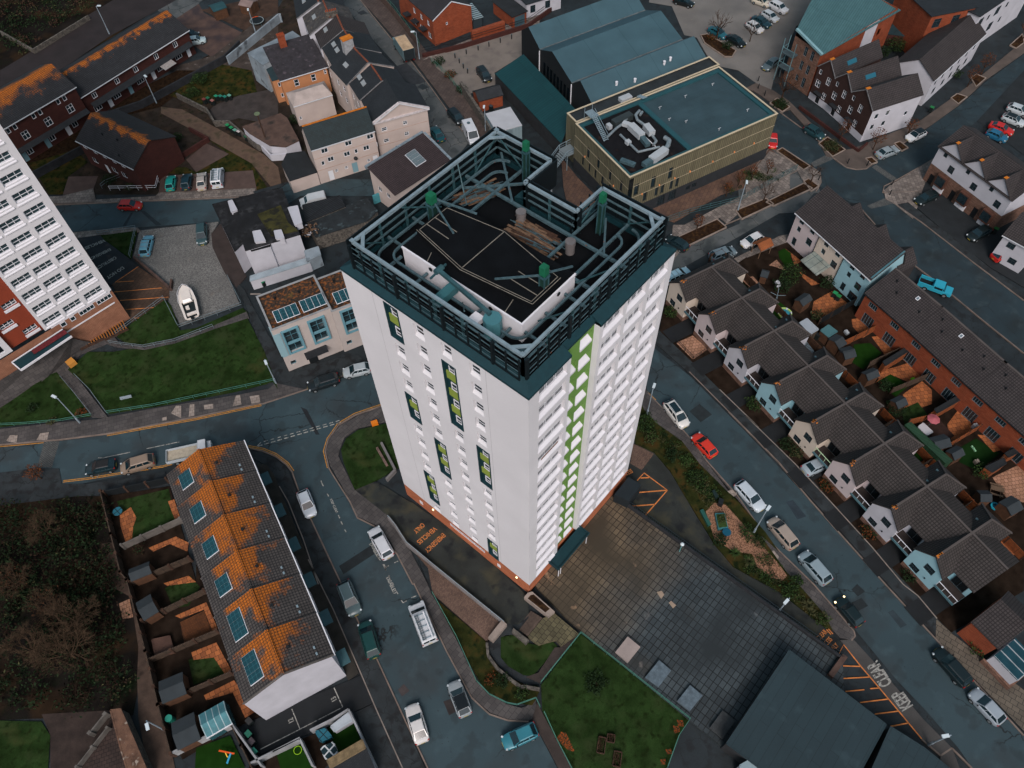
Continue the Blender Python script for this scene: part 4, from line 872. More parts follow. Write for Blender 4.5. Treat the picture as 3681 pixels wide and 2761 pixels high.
# --- top-left brick terraces
LB=ltile('lichen_tile_far',7.3,1.6,.2); b=house('terraced_house_row','long two-storey dark brick terrace with slate-dark roof and an orange lichen ridge','A0 640 770 1490 240 1250 105',5,'gx',2.3,LB,BRKD,
  wins=[('S',[2.0,7.2,11.6,16.6,21.4],[3.3],1.0,1.05),('S',[1.2,5.6,11.2,16.2,20.8],[.9],1.6,1.2,'m')],doors=[('S',4.2,.9,2,DOORW),('S',9,.9,2,DOORB),('S',14.6,.9,2,DOORW),('S',23.6,.9,2,DOORW)],cat='terrace')
MB().face([(1,-1.1,2.45),(25,-1.1,2.45),(25,0,2.95),(1,0,2.95)]).bb(1,25,-1.1,-1.05,2.35,2.45).build('porch_roof',SLATE,b.root)
MB().face([(16.4,-2.6,2.2),(19.2,-2.6,2.2),(19.2,-1.15,2.5),(16.4,-1.15,2.5)]).build('plastic_canopy',mat('pale_canopy','8a8683',.5,var=.3,vs=4),b.root)
LB2=ltile('lichen_tile_big',9.8,2.3,.3,seed=.35); b=house('terraced_house_row','three-storey dark brick terrace whose roof is thick with orange lichen, at the left edge','A0 -400 1265 590 690 340 515',7.5,'gx',2.3,LB2,BRKD,
  wins=[('S',[-19.2,-17.9,-14.2,-12.9,-9.2,-7.9,-4.2,-2.9],[6.1],.7,1.0,'p'),('S',[-17.0,-12.4,-7.8,-3.2],[3.6],1.3,1.6,'q'),('S',[-17.6,-13.2,-8.6,-3.8],[.9],1.1,1.1)],doors=[('S',10,.9,2,DOORB),('S',14.6,.9,2,DOORB),('S',19,.9,2,DOORW)],cat='terrace')
MB().face([(0,-1.0,2.5),(b.L,-1.0,2.5),(b.L,0,3.0),(0,0,3.0)]).build('porch_roof',SLATE,b.root)
LB3=ltile('lichen_tile_block',7.6,1.5,.2,'2e2d2f','272729'); b=house('brick_house','brick block with broad slate roof streaked orange, beside the four parked cars','A0 615 1115 1060 1335 1380 1085',5.2,'gx',2.4,LB3,BRKD,
  wins=[('S',[.8,3.4,5.8,8.2,10.4],[3.9],1.0,1.0),('S',[1.6,6.6,9.0],[1.2],1.3,1.1)],doors=[('S',4.6,.9,2,DOORW)])
for x,f in ((4.6,.5),(8.2,.55),(10.2,.12)): pipe_on(b,x,f)
# --- Victorian street: pedimented end house and the stepped terrace behind it
b=house('end_house','cream end house with a white-edged triangular pediment over three storeys','A1 985 975 1405 860 870 800',7.6,'gy',2.5,SLATE,CREAM,wins=[('S',[1.0],[5.4,3.0],1.0,.75,'s'),('S',[4.9],[5.5,3.2],.8,.8,'q'),('S',[2.8],[.7],.9,1.1,'s'),('S',[5.6],[.9],.7,.8,'p')],D=7.0,o=.3)
f=MB().bb(-.35,b.L+.35,-.3,-.005,7.35,7.62).bar((-.3,-.2,7.7),(b.L/2,-.2,10.25),.3,.35).bar((b.L+.3,-.2,7.7),(b.L/2,-.2,10.25),.3,.35); f.build('cornice',mat('cornice_white','b3aeb0',.8,var=.3,vs=2),b.root)
MB().bb(0,b.L,-.03,-.004,5.0,5.1).bb(0,b.L,-.03,-.004,2.6,2.7).build('string_course',mat('band','a89388',.8),b.root)
ped=b
names=[('slate-roofed terraced house just behind the pedimented end house','A1 870 800 1250 680 765 680',SLATE),('slate-roofed terraced house beside the orange-topped white chimney','A1 765 680 1140 530 655 530',SLATE),
('slate-roofed terraced house with two rooflights, upslope of the white chimney','A1 655 530 1040 420 560 390',SLATE),('terraced house with bumpy mid-grey slates, fourth from the pediment','A1 560 390 960 300 470 280',TILE),
('old stone-gabled terraced house with patchy grey roof, fifth from the pediment','A1 470 280 840 200 370 150',mat('patchy_slates','3b3a3a',.85,var=.4,vs=1.2,blotch=('5a5348',1.4,.6,.7))),('farthest terraced house of the stepped Victorian row, dark slates and tiled ridge','A1 370 150 760 90 220 -60',SLATE)]
for i,(lb,s,rm) in enumerate(names):
    b=house('terraced_house',lb,s,7.6-.12*(i%2),'gy',2.4+.25*(i%2),rm,CREAM if i<3 else WREND,o=.05,group='stepped Victorian terrace houses',wins=[('W',[1.2,3.6],[5.3,2.9],.8,1.2,'s')],ridgem=mat('clay_ridge','6a3a28',.85,var=.4,vs=3),fascia=mat('verge_pale','6b6c6e',.8,var=.4,vs=3))
    for y in ((2.0,4.0) if i in(0,2) else (3,)):
        o=MB().bb(0,.8,0,1.3,0,.12).build('rooflight',mat('rooflight_pale','83898c',.3,var=.1),b.roof); k=.35; o.location=(b.L*.5*k,y,b.ze+b.rz*k+.16); o.rotation_euler=(0,-math.atan2(b.rz,b.L/2),0)
    if i==1: chimney(b,b.L*.42,b.D-.5,8.6,12.2,1.9,1.2,mat('chimney_render','8c8f92',.85,var=.3,vs=2),0,mat('lichen_orange','b0661a',.9,var=.3,vs=3))
    if i==4: chimney(b,b.L*.55,.6,8.6,11.0,2.2,.8,STONE,6)
b=house('townhouse_row','long cream three-storey wing with dark green slate roof and two white doors','A1 485 1195 985 1040 975 840',7.25,'gx',2.8,SLATEG,CREAM,ridge='A1 975 840',
  wins=[('S',[1.5,5.7,9.6],[5.9],1.2,.95),('S',[1.0],[3.6],.6,.9,'p'),('S',[2.2,5.1,8.6],[3.9],1.1,.95),('S',[7.0,10.6],[3.9],.6,.9,'p'),('S',[2.9,4.7,8.8],[1.4],.6,.6,'s')],doors=[('S',1.7,.9,2.1,DOORW),('S',6.0,1.0,2.2,DOORB),('S',9.9,.9,2.3,DOORW)],o=.1,ridgem=mat('lichen_orange','b0661a',.9))
MB().bb(0,b.L,-.03,-.004,5.2,5.32).bb(0,b.L,-.03,-.004,2.75,2.87).build('string_course',mat('band','a89388'),b.root)
d=MB().tube((6.9,-.15,3.1),(6.9,-.25,3.25),.35,.3,12); d.build('satellite_dish',GUT,b.root)
b=house('apricot_house','apricot-painted house with mottled dark roof, behind the cream outbuilding','A1 240 640 605 530 480 345',5.3,'mono',1.6,mat('mottled_slate','2c2a2e',.85,var=.4,vs=1,blotch=('5a5158',1.2,.6,.75)),ORGR,wins=[('S',[2.3,5.6],[3.2],.9,1.4,'s'),('S',[8.2],[3.9],.5,.9,'s'),('S',[.5],[1.0],.8,.8)])
chimney(b,3.4,b.D-.9,5.8,9.2,1.3,.9,BRKR,5)
b=house('side_extension','small apricot two-storey extension with a flat teal-grey roof','A1 175 645 265 620 215 520',4.7,'flat',0,mat('felt_teal','22353b',.8),ORGR,wins=[('S',[.8],[3.2,.9],.9,.9)],cat='extension',o=.1)
b=house('rendered_block','weathered blue-grey rendered block with a plain lean roof, behind the red chimney','A1 100 520 460 340 385 228',5.8,'flat',0,mat('weathered_lead','6c7880',.8,var=.3,vs=.5),GREYR,cat='building',o=.05)
b=house('cream_outbuilding','low cream outbuilding with hipped felt roof, next to the small green lawn','A1 345 850 650 755 620 640',4.2,'gx',1.0,mat('beige_felt','9a908b',.9,var=.2,vs=.6),CREAM,cat='outbuilding',hipW=1.5,hipE=.8,o=.05,wins=[('S',[.4],[1.2],.5,.7,'s')])
def polyblk(name,label,s,z,rm,wm,cat='building',par=0,lip=.15,z0=0,group=None,wins=None,lipm=None,slope=None):
    """flat-roofed block with a traced roof outline; slope=(ref pixel, dz) is not used"""
    pts=T(s,z); ar=sum(pts[k].x*pts[(k+1)%len(pts)].y-pts[(k+1)%len(pts)].x*pts[k].y for k in range(len(pts)))
    if ar<0: pts=pts[::-1]
    c=sum(pts,Vector())/len(pts); root=thing(name,label,cat,(c.x,c.y,0),0,group); q=[(p.x-c.x,p.y-c.y) for p in pts]; n=len(q)
    mb=MB()
    for i in range(n): a,b_=q[i],q[(i+1)%n]; mb.face([(*a,z0),(*b_,z0),(*b_,z),(*a,z)])
    mb.build('wall',wm,root)
    MB().prism(q,z-par-.02,z-par+.06 if not par else z-par).build('roof',rm,root)
    if par or lip:
        e=MB()
        for i in range(n):
            a,b_=Vector((*q[i],0)),Vector((*q[(i+1)%n],0)); e.bar((a.x,a.y,z+.03),(b_.x,b_.y,z+.03),lip,.14)
        e.build('roof_edge',lipm or rm,root)
        if par:
            e=MB()
            for i in range(n): a,b_=q[i],q[(i+1)%n]; e.face([(*b_,z-par),(*a,z-par),(*a,z),(*b_,z)])
            e.build('parapet',rm,root)
    return root,q
polyblk('workshop','single-storey workshop with rust-brown felt roof beside the dirt track','A1 -60 1010 240 905 290 940 385 1120 280 1170 160 1160 0 1065',2.7,mat('brown_felt','54423a',.9,var=.4,vs=.5,blotch=('2e2824',.5,.5,.65)),WREND,'workshop')
polyblk('lean_to','dark felt-roofed lean-to with cream wall at the end of the cream wing','A1 290 1225 430 1205 530 1370 315 1440 250 1310',2.7,mat('dark_felt','1d2124',.9,var=.3),CREAM,'outbuilding')
b=house('tiled_house','brown-tiled house with a glazed roof panel, tucked behind the tower','A1 1150 1545 1570 1275 1440 1100',4.7,'mono',1.8,mat('brown_tile_roof','3a3032',.85,var=.2,vs=.7,pat=(.3,.34,.04,0.0),col2='332a2c',colm='1d1819'),CREAM,sides={'W':CREAM},wins=[('W',[1.6,3.8],[2.6],.9,1.0)],fascia=None)
f=MB().bb(-.5,b.L+.4,b.D+.1,b.D+.5,b.ze+b.rz-.2,b.ze+b.rz+.35); f.face([(b.L+.25,-.3,4.85),(b.L+.7,-.3,4.85),(b.L+.7,b.D,6.75),(b.L+.25,b.D,6.75)]); f.build('verge',mat('verge_grey','6f7d86',.8,var=.3,vs=2),b.root)
panel_on(b,'roof_glazing',b.L*.52,.5,.75,2.0,mat('pale_glazing','68777c',.3,pat=(.2,.2,.03,0),var=.1,colm='46545a'),rpos=1,frame=FRAME,n=4,along=True) if False else None
o=MB()
for i in range(4): o.bb(0,2.0,i*.72,i*.72+.66,0,.08)
o.cur=1; o.bb(-.08,2.08,-.08,2.9,-.04,.0)
o=o.build('roof_glazing',[mat('pale_glazing','68777c',.3,pat=(.2,.2,.03,0.0),var=.1,colm='46545a'),FRAME],b.roof); o.location=(b.L*.55,b.D*.3,b.ze+b.rz*.3+.22); o.rotation_euler=(math.atan2(b.rz,b.D),0,0)
# --- derelict row left of the tower, with its blank white gable wall
DKR=mat('old_bitumen_roof','17191c',.9,var=.5,vs=.5,blotch=[('2f3032',.5,.55,.7),('0e1012',1.2,.5,.6)])
polyblk('derelict_house','old building with flaking dark roof and an orange ridge, left of the mossy panel','B0 1690 190 1868 562 1960 470 2000 560 2150 520 2190 200 2212 60',5.0,DKR,WREND)
b=house('blank_white_building','building with a big blank white rendered wall and flat dark roof','B1 -40 562 395 432 330 40',5.12,'flat',0,DKR,WREND,cat='building',o=.0)
polyblk('mossy_annex','mossy yellow-green flat roof panel among the black roofs','B1 60 270 240 200 300 340 380 400 170 440',5.25,mat('moss','343314',.95,var=.5,vs=.8,blotch=('15160e',.7,.5,.6)),DKR,'annex',z0=4.9)
c=0
for s,lb in (('B1 300 215 375 200 410 335 355 355','tall white rendered chimney block with a rectangular opening'),('B1 20 405 80 395 120 480 40 490','short white rendered stack at the left end of the blank wall'),('B1 190 400 245 392 270 460 205 462','small white roof vent block above the blank wall'),('B0 1815 165 1845 155 1885 230 1840 250','white chimney stack with a red-tiled top beside the orange ridge')):
    p,q=polyblk('rendered_stack',lb,s,5.6,WREND,WREND,'chimney',z0=4.5)
rt=MB(); a=T('B0 1870 235 1955 450',5.0); rt.bar(a[0],a[1],.35,.3); tag(rt.build('ridge_capping',mat('clay_ridge2','7a3a20',.85,var=.3)),'orange clay ridge capping running down the derelict roof','roof ridge')
polyblk('corrugated_shed','long shed roofed with dark corrugated sheets below the white van','B1 415 195 710 120 755 205 445 330',3.0,mat('corrugated','22262a',.8,pat=(.35,9,.06,0),col2='1b1f23',colm='0e1012'),STONE,'shed')
polyblk('flat_garage','low garage with blotched blue-black flat roof behind the tower','B1 445 330 755 205 925 140 1010 240 930 320 520 450',2.7,mat('blotched_roof','22282b',.9,var=.5,vs=.6,blotch=('3f4e52',.9,.6,.72)),STONE,'garage')
polyblk('white_yard_wall_block','grubby white lean-to at the foot of the blank wall','B1 430 560 540 525 560 590 450 640',2.4,GREYR,GREYR,'outbuilding')
polyblk('white_outbuilding','long low white outbuilding under the satellite dish','B1 0 760 470 610 475 650 0 800',2.0,mat('pale_sheet','8b98a0',.8,var=.2),WREND,'outbuilding')
# rubble heap
rnd=random.Random(11); h=MB(); c=P('B1',470,400,2.8)
for i in range(70): 
    a=rnd.uniform(0,6.28); r=rnd.uniform(0,1)**.7; h.box((c.x+1.7*r*math.cos(a),c.y+1.5*r*math.sin(a),c.z+.1+rnd.uniform(0,.4)),(rnd.uniform(.1,.6),rnd.uniform(.08,.25),rnd.uniform(.03,.2)),rnd.uniform(0,3),rnd.choice((0,0,1,2)))
tag(h.build('rubble_heap',[TIMBER,WREND,TIMBERD]),'heap of broken timber and plaster on the flat roofs','rubble heap',None,'stuff')
# --- modern flats with solar panels and lichen roofs
LROOF=mat('lichen_flat_roof','3a3028',.95,var=.3,vs=1,pat=(.5,.35,.05),col2='352b23',colm='241c17',blotch=[('7d4a22',2.6,.48,.68),('6a5620',.5,.62,.8)])
def flats(label,s,ze,L2=None,fr=0):
    b=house('modern_flats',label,s,ze,'flat',0,LROOF,mat('warm_white_render','a39c98',.85,var=.08),cat='flats',o=.0,para=.25,fascia=mat('coping_grey','85888a',.8),
      wins=[('S',[fr+1.3,fr+5.1],[4.0],1.9,4.6,'c'),('S',[fr+.7,fr+4.4],[1.2],.8,.9,'p')],fm=mat('blue_frame','4a7683',.6,var=0),dep=.25)
    for x in (fr+1.3,fr+5.1):
        MB().bb(x-.3,x-.005,-.3,.1,3.8,8.8).bb(x+1.905,x+2.2,-.3,.1,3.8,8.8).bb(x,x+1.9,-.3,.1,8.62,8.8).bb(x,x+1.9,-.3,.1,3.8,3.98).bb(x,x+1.9,-.1,.1,5.7,6.1).build('window_surround',mat('surround_blue','5b8693',.6,var=.05),b.root)
    for x in (1.2,5.0):
        o=MB()
        for i in range(4): o.bb(i*.82,i*.82+.76,0,1.7,0,.06)
        o.cur=1; o.bb(-.06,3.28,-.08,1.78,-.03,-.002)
        o=o.build('solar_panel',[SOLAR,FRAME],b.root); o.location=(x,1.0,ze+.05); o.rotation_euler=(R(18),0,0)
    for x,y in ((2.2,5.4),(5.6,4.9),(7.8,5.6)): MB().box((x,y,ze),(.25,.25,.5)).build('roof_vent',GUT,b.root)
    return b
b=flats('cream three-storey flats with blue window bays and lichen roof, nearest the side road','B1 165 1195 640 1010 500 750',9.6)
MB().bb(2.9,6.2,-1.3,-.005,2.55,2.7).build('porch_canopy',SLATE,b.root); MB().bb(3.2,4.5,-.12,-.004,0,2.2).build('door',GUT,b.root); MB().bb(-.12,-.004,.2,1.4,3.6,9.0).bb(0,.9,-.12,-.004,3.6,8.6).build('blue_cladding',mat('cladding_blue','7a9aa3',.7,var=.05),b.root)
flats('second block of solar-roofed flats, set back and half hidden by the tower','B1 645 1045 1010 905 880 650',9.2)
# ---------------------------------------------------------------- six lichen-roofed terraced houses, lower left
e=T('D1 655 785 C0 1905 500 C0 1310 735',7.5); A0_,B0_,C0_=e
u=(B0_-A0_); u.z=0; LT=u.length; u.normalize(); nn=Vector((-u.y,u.x,0)); ang=math.atan2(u.y,u.x); n6=6; wd=LT/n6; DT=9.6
lab=['southernmost house of the orange-lichened terrace, with the long blank white gable end','second lichened terrace house from the white gable, three-panel solar array','third lichened terrace house from the white gable','fourth lichened terrace house from the white gable','fifth lichened terrace house, last but one before the junction','northernmost lichened terrace house, by the tipper truck']
for i in range(n6):
    o=A0_+u*(wd*i); z=7.4-.0*i; st=.26*(n6-i)-.6
    root=thing('terraced_house',lab[i],'house',(o.x,o.y,0),ang,'lichen-roofed terrace houses'); ze=7.05+st; rz=2.1; D=DT; Wd=wd
    mb=MB(); wall(mb,(0,0,0),(1,0,0),(0,-1,0),Wd,ze,[(.7,4.4,1.0,1.1),(3.4,4.4,1.0,1.1),(3.3,1,1.3,1.2),(.8,.05,.95,2.1)],.1)
    wall(mb,(0,D,0),(1,0,0),(0,1,0),Wd,ze,[(.8,4.2,1.2,1.1),(3.2,4.2,1.1,1.1),(1,1,2.0,1.3)],.1)
    for x in (0,Wd):
        f=[(x,0,0),(x,D,0),(x,D,ze),(x,D*.5,ze+rz),(x,0,ze)]; mb.face(f[::-1] if x==0 else f)
    mb.build('wall',WREND,root)
    rb=MB(); roof_gable(rb,Wd,D,ze,rz,.0,.16); 
    # eaves overhang only at the long sides
    rb.face([(0,-.3,ze+.16-.13),(Wd,-.3,ze+.16-.13),(Wd,0,ze+.16),(0,0,ze+.16)])
    m=ltile('lichen_terrace_%d'%i,ze+rz,2.5,[.29,.25,.26,.30,.27,.29][i],'4a4745','3f3c3b',[.55,.6,.5,.7,.45,.65][i],wd); ro=rb.build('roof',m,root)
    for x,z_ ,w_,h in ((.7,4.4,1.0,1.1),(3.4,4.4,1.0,1.1),(3.3,1,1.3,1.2)): put_window(window_mesh('wn%d_%dwhite_frame'%(w_*100,h*100),w_-.02,h-.02,(.5,),(),.08),root,(x+.01,.07,z_+.01),(1,0,0),(0,-1,0))
    for x,z_,w_,h in ((.8,4.2,1.2,1.1),(3.2,4.2,1.1,1.1),(1,1,2.0,1.3)): put_window(window_mesh('wn%d_%dwhite_frame'%(w_*100,h*100),w_-.02,h-.02,(.5,),(),.08),root,(x+.01,D-.07,z_+.01),(1,0,0),(0,1,0))
    MB().bb(.85,1.7,.06,.1,.05,2.1).build('door',DOORB,root)
    MB().bb(.4,2.2,-1.2,-.005,2.35,2.5).build('porch_roof',mat('porch_teal','35555c',.6),root)
    MB().bb(0,Wd,-.42,-.31,ze-.05,ze+.08).build('gutter',FRAME,root)
    k=3 if i<2 else 2; b=Bld(); b.D=D; b.ze=ze; b.rz=rz; b.roof=ro
    if i<6:
        sl=math.atan2(rz,D/2); pm=MB(); hgt=1.35 if k==3 else 1.2
        for j in range(k): pm.bb(j*1.05,j*1.05+1.0,0,1.7,0,.07)
        pm.cur=1; pm.bb(-.06,k*1.05+.02,-.06,1.76,-.04,-.002)
        o_=pm.build('solar_panel',[SOLAR,FRAME],ro); x0=Wd*.5-k*.5; o_.location=(x0+k*1.05,D*.5+D*.5*.72,ze+rz*.28+.24); o_.rotation_euler=(sl,0,math.pi)
    for x,f_ in ((Wd*.5,.72),(Wd*.16,.25),(Wd*.3,.25)):
        p=Vector((x,D*.5*f_,ze+rz*f_+.16)); (MB().box(p,(.3,.3,.5)) if f_>.5 else MB().box(p,(.3,.2,.2))).build('roof_vent',GUT if f_>.5 else STEELL,ro)
    pr=MB(); pr.bar((.0,D*.5,ze+rz+.2),(Wd,D*.5,ze+rz+.2),.34,.1); pr.build('ridge_tiles',m,ro); MB().bar((.06,-.3,ze+.1),(.06,D*.5,ze+rz+.22),.16,.12).bar((.06,D*.5,ze+rz+.22),(.06,D+.1,ze+.16),.16,.12).build('verge_tiles',mat('verge_grey2','55524f',.85,var=.3),ro)
# ---------------------------------------------------------------- eight white-gabled semis
ang=math.atan2(-.941,-.3384)
SO=Vector((72.67,33.34,0)); sd_=Vector((-.3384,-.941,0)); rd=Vector((.941,-.3384,0)); PIT=6.865
cols_=[(CRMR,'cream'),(PINKR,'pale pink'),(WREND,'white'),(BLUR,'pale blue'),(CRMR,'cream'),(PINKR,'pale pink'),(WREND,'white'),(BLUR,'pale blue')]
desc=['cream gabled house nearest the tower, at the top end of the row','pale pink gabled house with fenced gravel forecourt','white gabled house between the pale pink and pale blue gables','pale blue gabled house with bushy front garden, fourth from the top of the row','cream gabled house with fairy lights along its balcony','pale pink gabled house whose lower window glows orange','white gabled house with two staggered windows, next to last','pale blue gabled house at the bottom end of the row, facing the black car']
SM=mat('semi_tiles','3a3635',.85,var=.16,vs=.6,pat=(.34,.36,.05,0.0),col2='322f2e',colm='1b1918',lich=None)
for i in range(8):
    o=SO+sd_*(PIT*i); root=thing('gabled_house',desc[i],'house',(o.x,o.y,0),ang,'white-gabled houses in a row')
    # local x = along the row (s); local +y = to the RIGHT of s is the street... the rear lies at +y' = rd
    sgn=1 if Vector((math.cos(ang+math.pi/2),math.sin(ang+math.pi/2),0)).dot(rd)>0 else -1
    def L_(s,t,z): return (s,sgn*t,z)
    wm=cols_[i][0]; ze=5.0; zr=7.0; W1=4.1
    mb=MB(); F=lambda *p,mi=0: mb.face([L_(*q) for q in p],mi)
    # front gable wall with openings
    uu=(1,0,0); nf=(0,-sgn,0); nr=(0,sgn,0)
    hl=[(1.9,3.2,1.25,1.35),(.75,1.1,1.2,1.2)]
    wall(mb,L_(0,0,1.0),uu,nf,W1,4.0,[(h[0],h[1]-1.0,h[2],h[3]) for h in hl],.12,0)
    wall(mb,L_(0,0,0),uu,nf,W1,.997,[],.1,1)
    F((0,0,ze),(W1,0,ze),(W1/2,0,zr))
    # side walls of the front wing, rear wing and the recess
    for s in (0,W1): F((s,0,1),(s,10.9,1),(s,10.9,ze),(s,0,ze)); F((s,0,0),(s,10.9,0),(s,10.9,1),(s,0,1),mi=1)
    F((0,10.9,0),(W1,10.9,0),(W1,10.9,ze),(0,10.9,ze))
    F((W1,1.9,0),(PIT,1.9,0),(PIT,1.9,ze-.1),(W1,1.9,ze-.1)); F((W1,8.3,0),(PIT,8.3,0),(PIT,8.3,ze-.1),(W1,8.3,ze-.1))
    if i==7: F((PIT,1.9,0),(PIT,8.3,0),(PIT,8.3,ze),(PIT,5.5,zr),(PIT,1.9,ze)); 
    mb.build('wall',[wm,BRKM],root)
    rb=MB(); G=lambda *p: (rb.face([L_(*q) for q in p]))
    e=.18; dz=e*1.0
    # front wing slopes run to the cross ridge; rear wing ends in a hip
    t1=8.8
    G((-e,-e,ze-dz),(W1/2,-e,zr),(W1/2,t1,zr),(-e,11.1,ze-dz)); G((W1+e,-e,ze-dz),(W1/2,-e,zr),(W1/2,t1,zr),(W1+e,11.1,ze-dz)); G((-e,11.1,ze-dz),(W1+e,11.1,ze-dz),(W1/2,t1,zr))
    xa=W1/2; xb=PIT+W1/2 if i<7 else PIT+.25
    G((xa,5.5,zr+.01),(xb,5.5,zr+.01),(xb,1.45,ze-.02),(xa,1.45,ze-.02)); G((xa,5.5,zr+.01),(xb,5.5,zr+.01),(xb,8.7,ze+.3),(xa,8.7,ze+.3))
    # underside edge boards
    for a,b_ in (((-e,-e,ze-dz),(W1/2,-e,zr)),((W1+e,-e,ze-dz),(W1/2,-e,zr))): rb.bar(L_(a[0],a[1],a[2]-.07),L_(b_[0],b_[1],b_[2]-.07),.08,.16)
    ro=rb.build('roof',SM,root)
    r=MB(); r.bar(L_(W1/2,-e,zr+.05),L_(W1/2,t1,zr+.05),.26,.1).bar(L_(W1/2,5.5,zr+.06),L_(xb,5.5,zr+.06),.24,.1).bar(L_(W1/2,t1,zr+.05),L_(W1+e,11.1,ze-dz+.05),.22,.1).bar(L_(W1/2,t1,zr+.05),L_(-e,11.1,ze-dz+.05),.22,.1)
    r.build('ridge_tiles',TILER,ro)
    lz=MB(); rr=random.Random(i); 
    for sx in (-1,1):
        for k in range(3):
            s_=rr.uniform(0,.3); w2=rr.uniform(.06,.17); t_=rr.uniform(-.1,.4+.5*(1-s_)); zz=zr-s_*1.0+.02
            lz.box(L_(W1/2+sx*s_,t_,zz+.012),(w2*1.3,w2*1.6,.02))
    for k in range(5): lz.box(L_(W1/2,rr.uniform(-.1,.6),zr+.11),(.2,.25,.02))
    lz.build('lichen_patch',mat('lichen_orange','b0661a',.9),ro)
    for (x,z,w_,h) in hl:
        put_window(window_mesh('semi%d'%(w_*100),w_-.02,h-.02,(.5,),(.5,),.06,DGREY),root,L_(x+.01 if sgn>0 else x+.01,.08,z+.01),(1,0,0),nf)
    MB().box(L_(2.9,-.06,2.0),(.16,.1,.2)).build('flue_terminal',GUT,root)
    put_window(window_mesh('patio',1.8,1.9,(.5,),(),.07,DGREY,GLASSD),root,L_(W1+.5,1.86,2.75),(1,0,0),nf,'patio_door')
    put_window(window_mesh('semir',1.4,1.2,(.5,),(),.06,DGREY),root,L_(1.2,10.93,3.2),(1,0,0),nr)
    MB().bb(W1+.01,PIT-.01,sgn*.05,sgn*1.88,2.5,2.65).build('balcony_deck',mat('deck_dark','2a2422',.9,var=.3,vs=2),root)
    br_=MB(); br_.bar(L_(W1,.1,3.6),L_(PIT,.1,3.6),.07,.07)
    for k in range(4): br_.bar(L_(W1+.05+k*(PIT-W1-.1)/3,.1,2.65),L_(W1+.05+k*(PIT-W1-.1)/3,.1,3.6),.05,.05)
    br_.build('balcony_rail',FRAME if i!=4 else mat('rail_lights','a8c4a0',.4,var=0),root)
    MB().bb(W1,PIT,sgn*-.06,sgn*.04,2.35,2.68).build('balcony_beam',mat('beam_teal','4a6b74',.6),root)
    dp=[o+sd_*a_+rd*b_ for a_,b_ in ((W1+.05,-3.6),(PIT-.15,-3.6),(PIT-.15,1.9),(W1+.05,1.9))]; area('drive',[Vector((p.x,p.y,.13)) for p in dp],.13,mat('drive_black2','14181b',.8,var=.3,vs=.6))
    MB().bb(W1+.2,PIT-.2,sgn*2.0-.02,sgn*2.0+.02,0,2.3).build('garage_door',GUT,root) if i%2 else None
    for sx,t_ in ((W1/2-1.1,9.0),(W1/2-.6,6.5)) if i%2==0 else ((W1/2-1.0,8.0),):
        MB().box(L_(sx,t_,zr-abs(sx-W1/2)*1.0+.12),(.3,.22,.2)).build('roof_vent',STEEL,ro)
# ---------------------------------------------------------------- pastel terrace, right
b=house('pastel_terrace','three-storey terrace painted pink, cream and pale blue in turn under one tiled roof','B3 410 255 995 780 1250 555',6.3,'gx',2.9,TILE,BLUR,ridge='B3 1250 555',rpos=.8,sides={'E':BLUR},cat='terrace',
  wins=[('S',[.9,3.3,6.4,8.8,11.9,14.0],[5.1],.9,1.0,'n'),('S',[1.0,6.5,12.0],[3.5],.7,.9,'p'),('S',[3.3,8.8,13.9],[2.7],1.1,1.3,'q'),('S',[.9,11.9],[.5],.8,1.5,'p'),('S',[13.6],[.2],1.6,1.6,'n')],fm=DGREY,lower=None)
for x0,x1,m in ((0,b.L/3,PINKR),(b.L/3,2*b.L/3,CRMR)):
    pass
pw=MB(); k3=b.L/3
# coloured render panels stand 3 mm proud of the wall with the same openings
for j,m in enumerate((PINKR,CRMR)):
    pm=MB(); hs=[h for h in [(.9,5.1,.9,1.0),(3.3,5.1,.9,1.0),(6.4,5.1,.9,1.0),(8.8,5.1,.9,1.0),(1.0,3.5,.7,.9),(6.5,3.5,.7,.9),(3.3,2.7,1.1,1.3),(8.8,2.7,1.1,1.3),(.9,.5,.8,1.5)] if j*k3<h[0]<(j+1)*k3]
    wall(pm,(j*k3,-.004,0),(1,0,0),(0,-1,0),k3,6.25,[(h[0]-j*k3,h[1],h[2],h[3]) for h in hs],.03); pm.build('render_panel',m,b.root)
for x in (k3,2*k3): MB().tube((x,-.1,0),(x,-.1,6.2),.05).build('downpipe',GUT,b.root)
MB().face([(k3+.2,-2.6,2.2),(k3+3.9,-2.6,2.2),(k3+3.9,-.05,2.8),(k3+.2,-.05,2.8)]).bb(k3+.2,k3+3.9,-2.65,-2.6,2.1,2.2).build('glass_canopy',mat('canopy_glass','6e7a76',.3,var=.3,vs=1,pat=(1.25,5,.04,0),col2='7d837c',colm='3a4a4c'),b.root)
MB().bar((b.L,0,6.45),(b.L,b.D*.8,9.35),.25,.1).build('verge_board',mat('verge_teal','3b5f68',.6),b.root)
for i in range(3):
    c=MB(); x=2.0+i*5.4; roof_gable(c,3.4,3.6,5.4,1.7,.15); 
    w_=MB(); w_.bb(0,3.6,0,3.4,0,5.4)
    o=thing('x','','') if False else None
    cc=MB(); cc.v=[(x+q[1],b.D+q[0]-.9,q[2]) for q in c.v]; cc.f=[f[::-1] for f in c.f]; cc.mi=c.mi; g=cc.build('porch_gable_roof',TILE,b.root)
    MB().bb(x,x+3.6,b.D+.01,b.D+2.7,0,5.35).build('porch_wall',TILE,b.root)
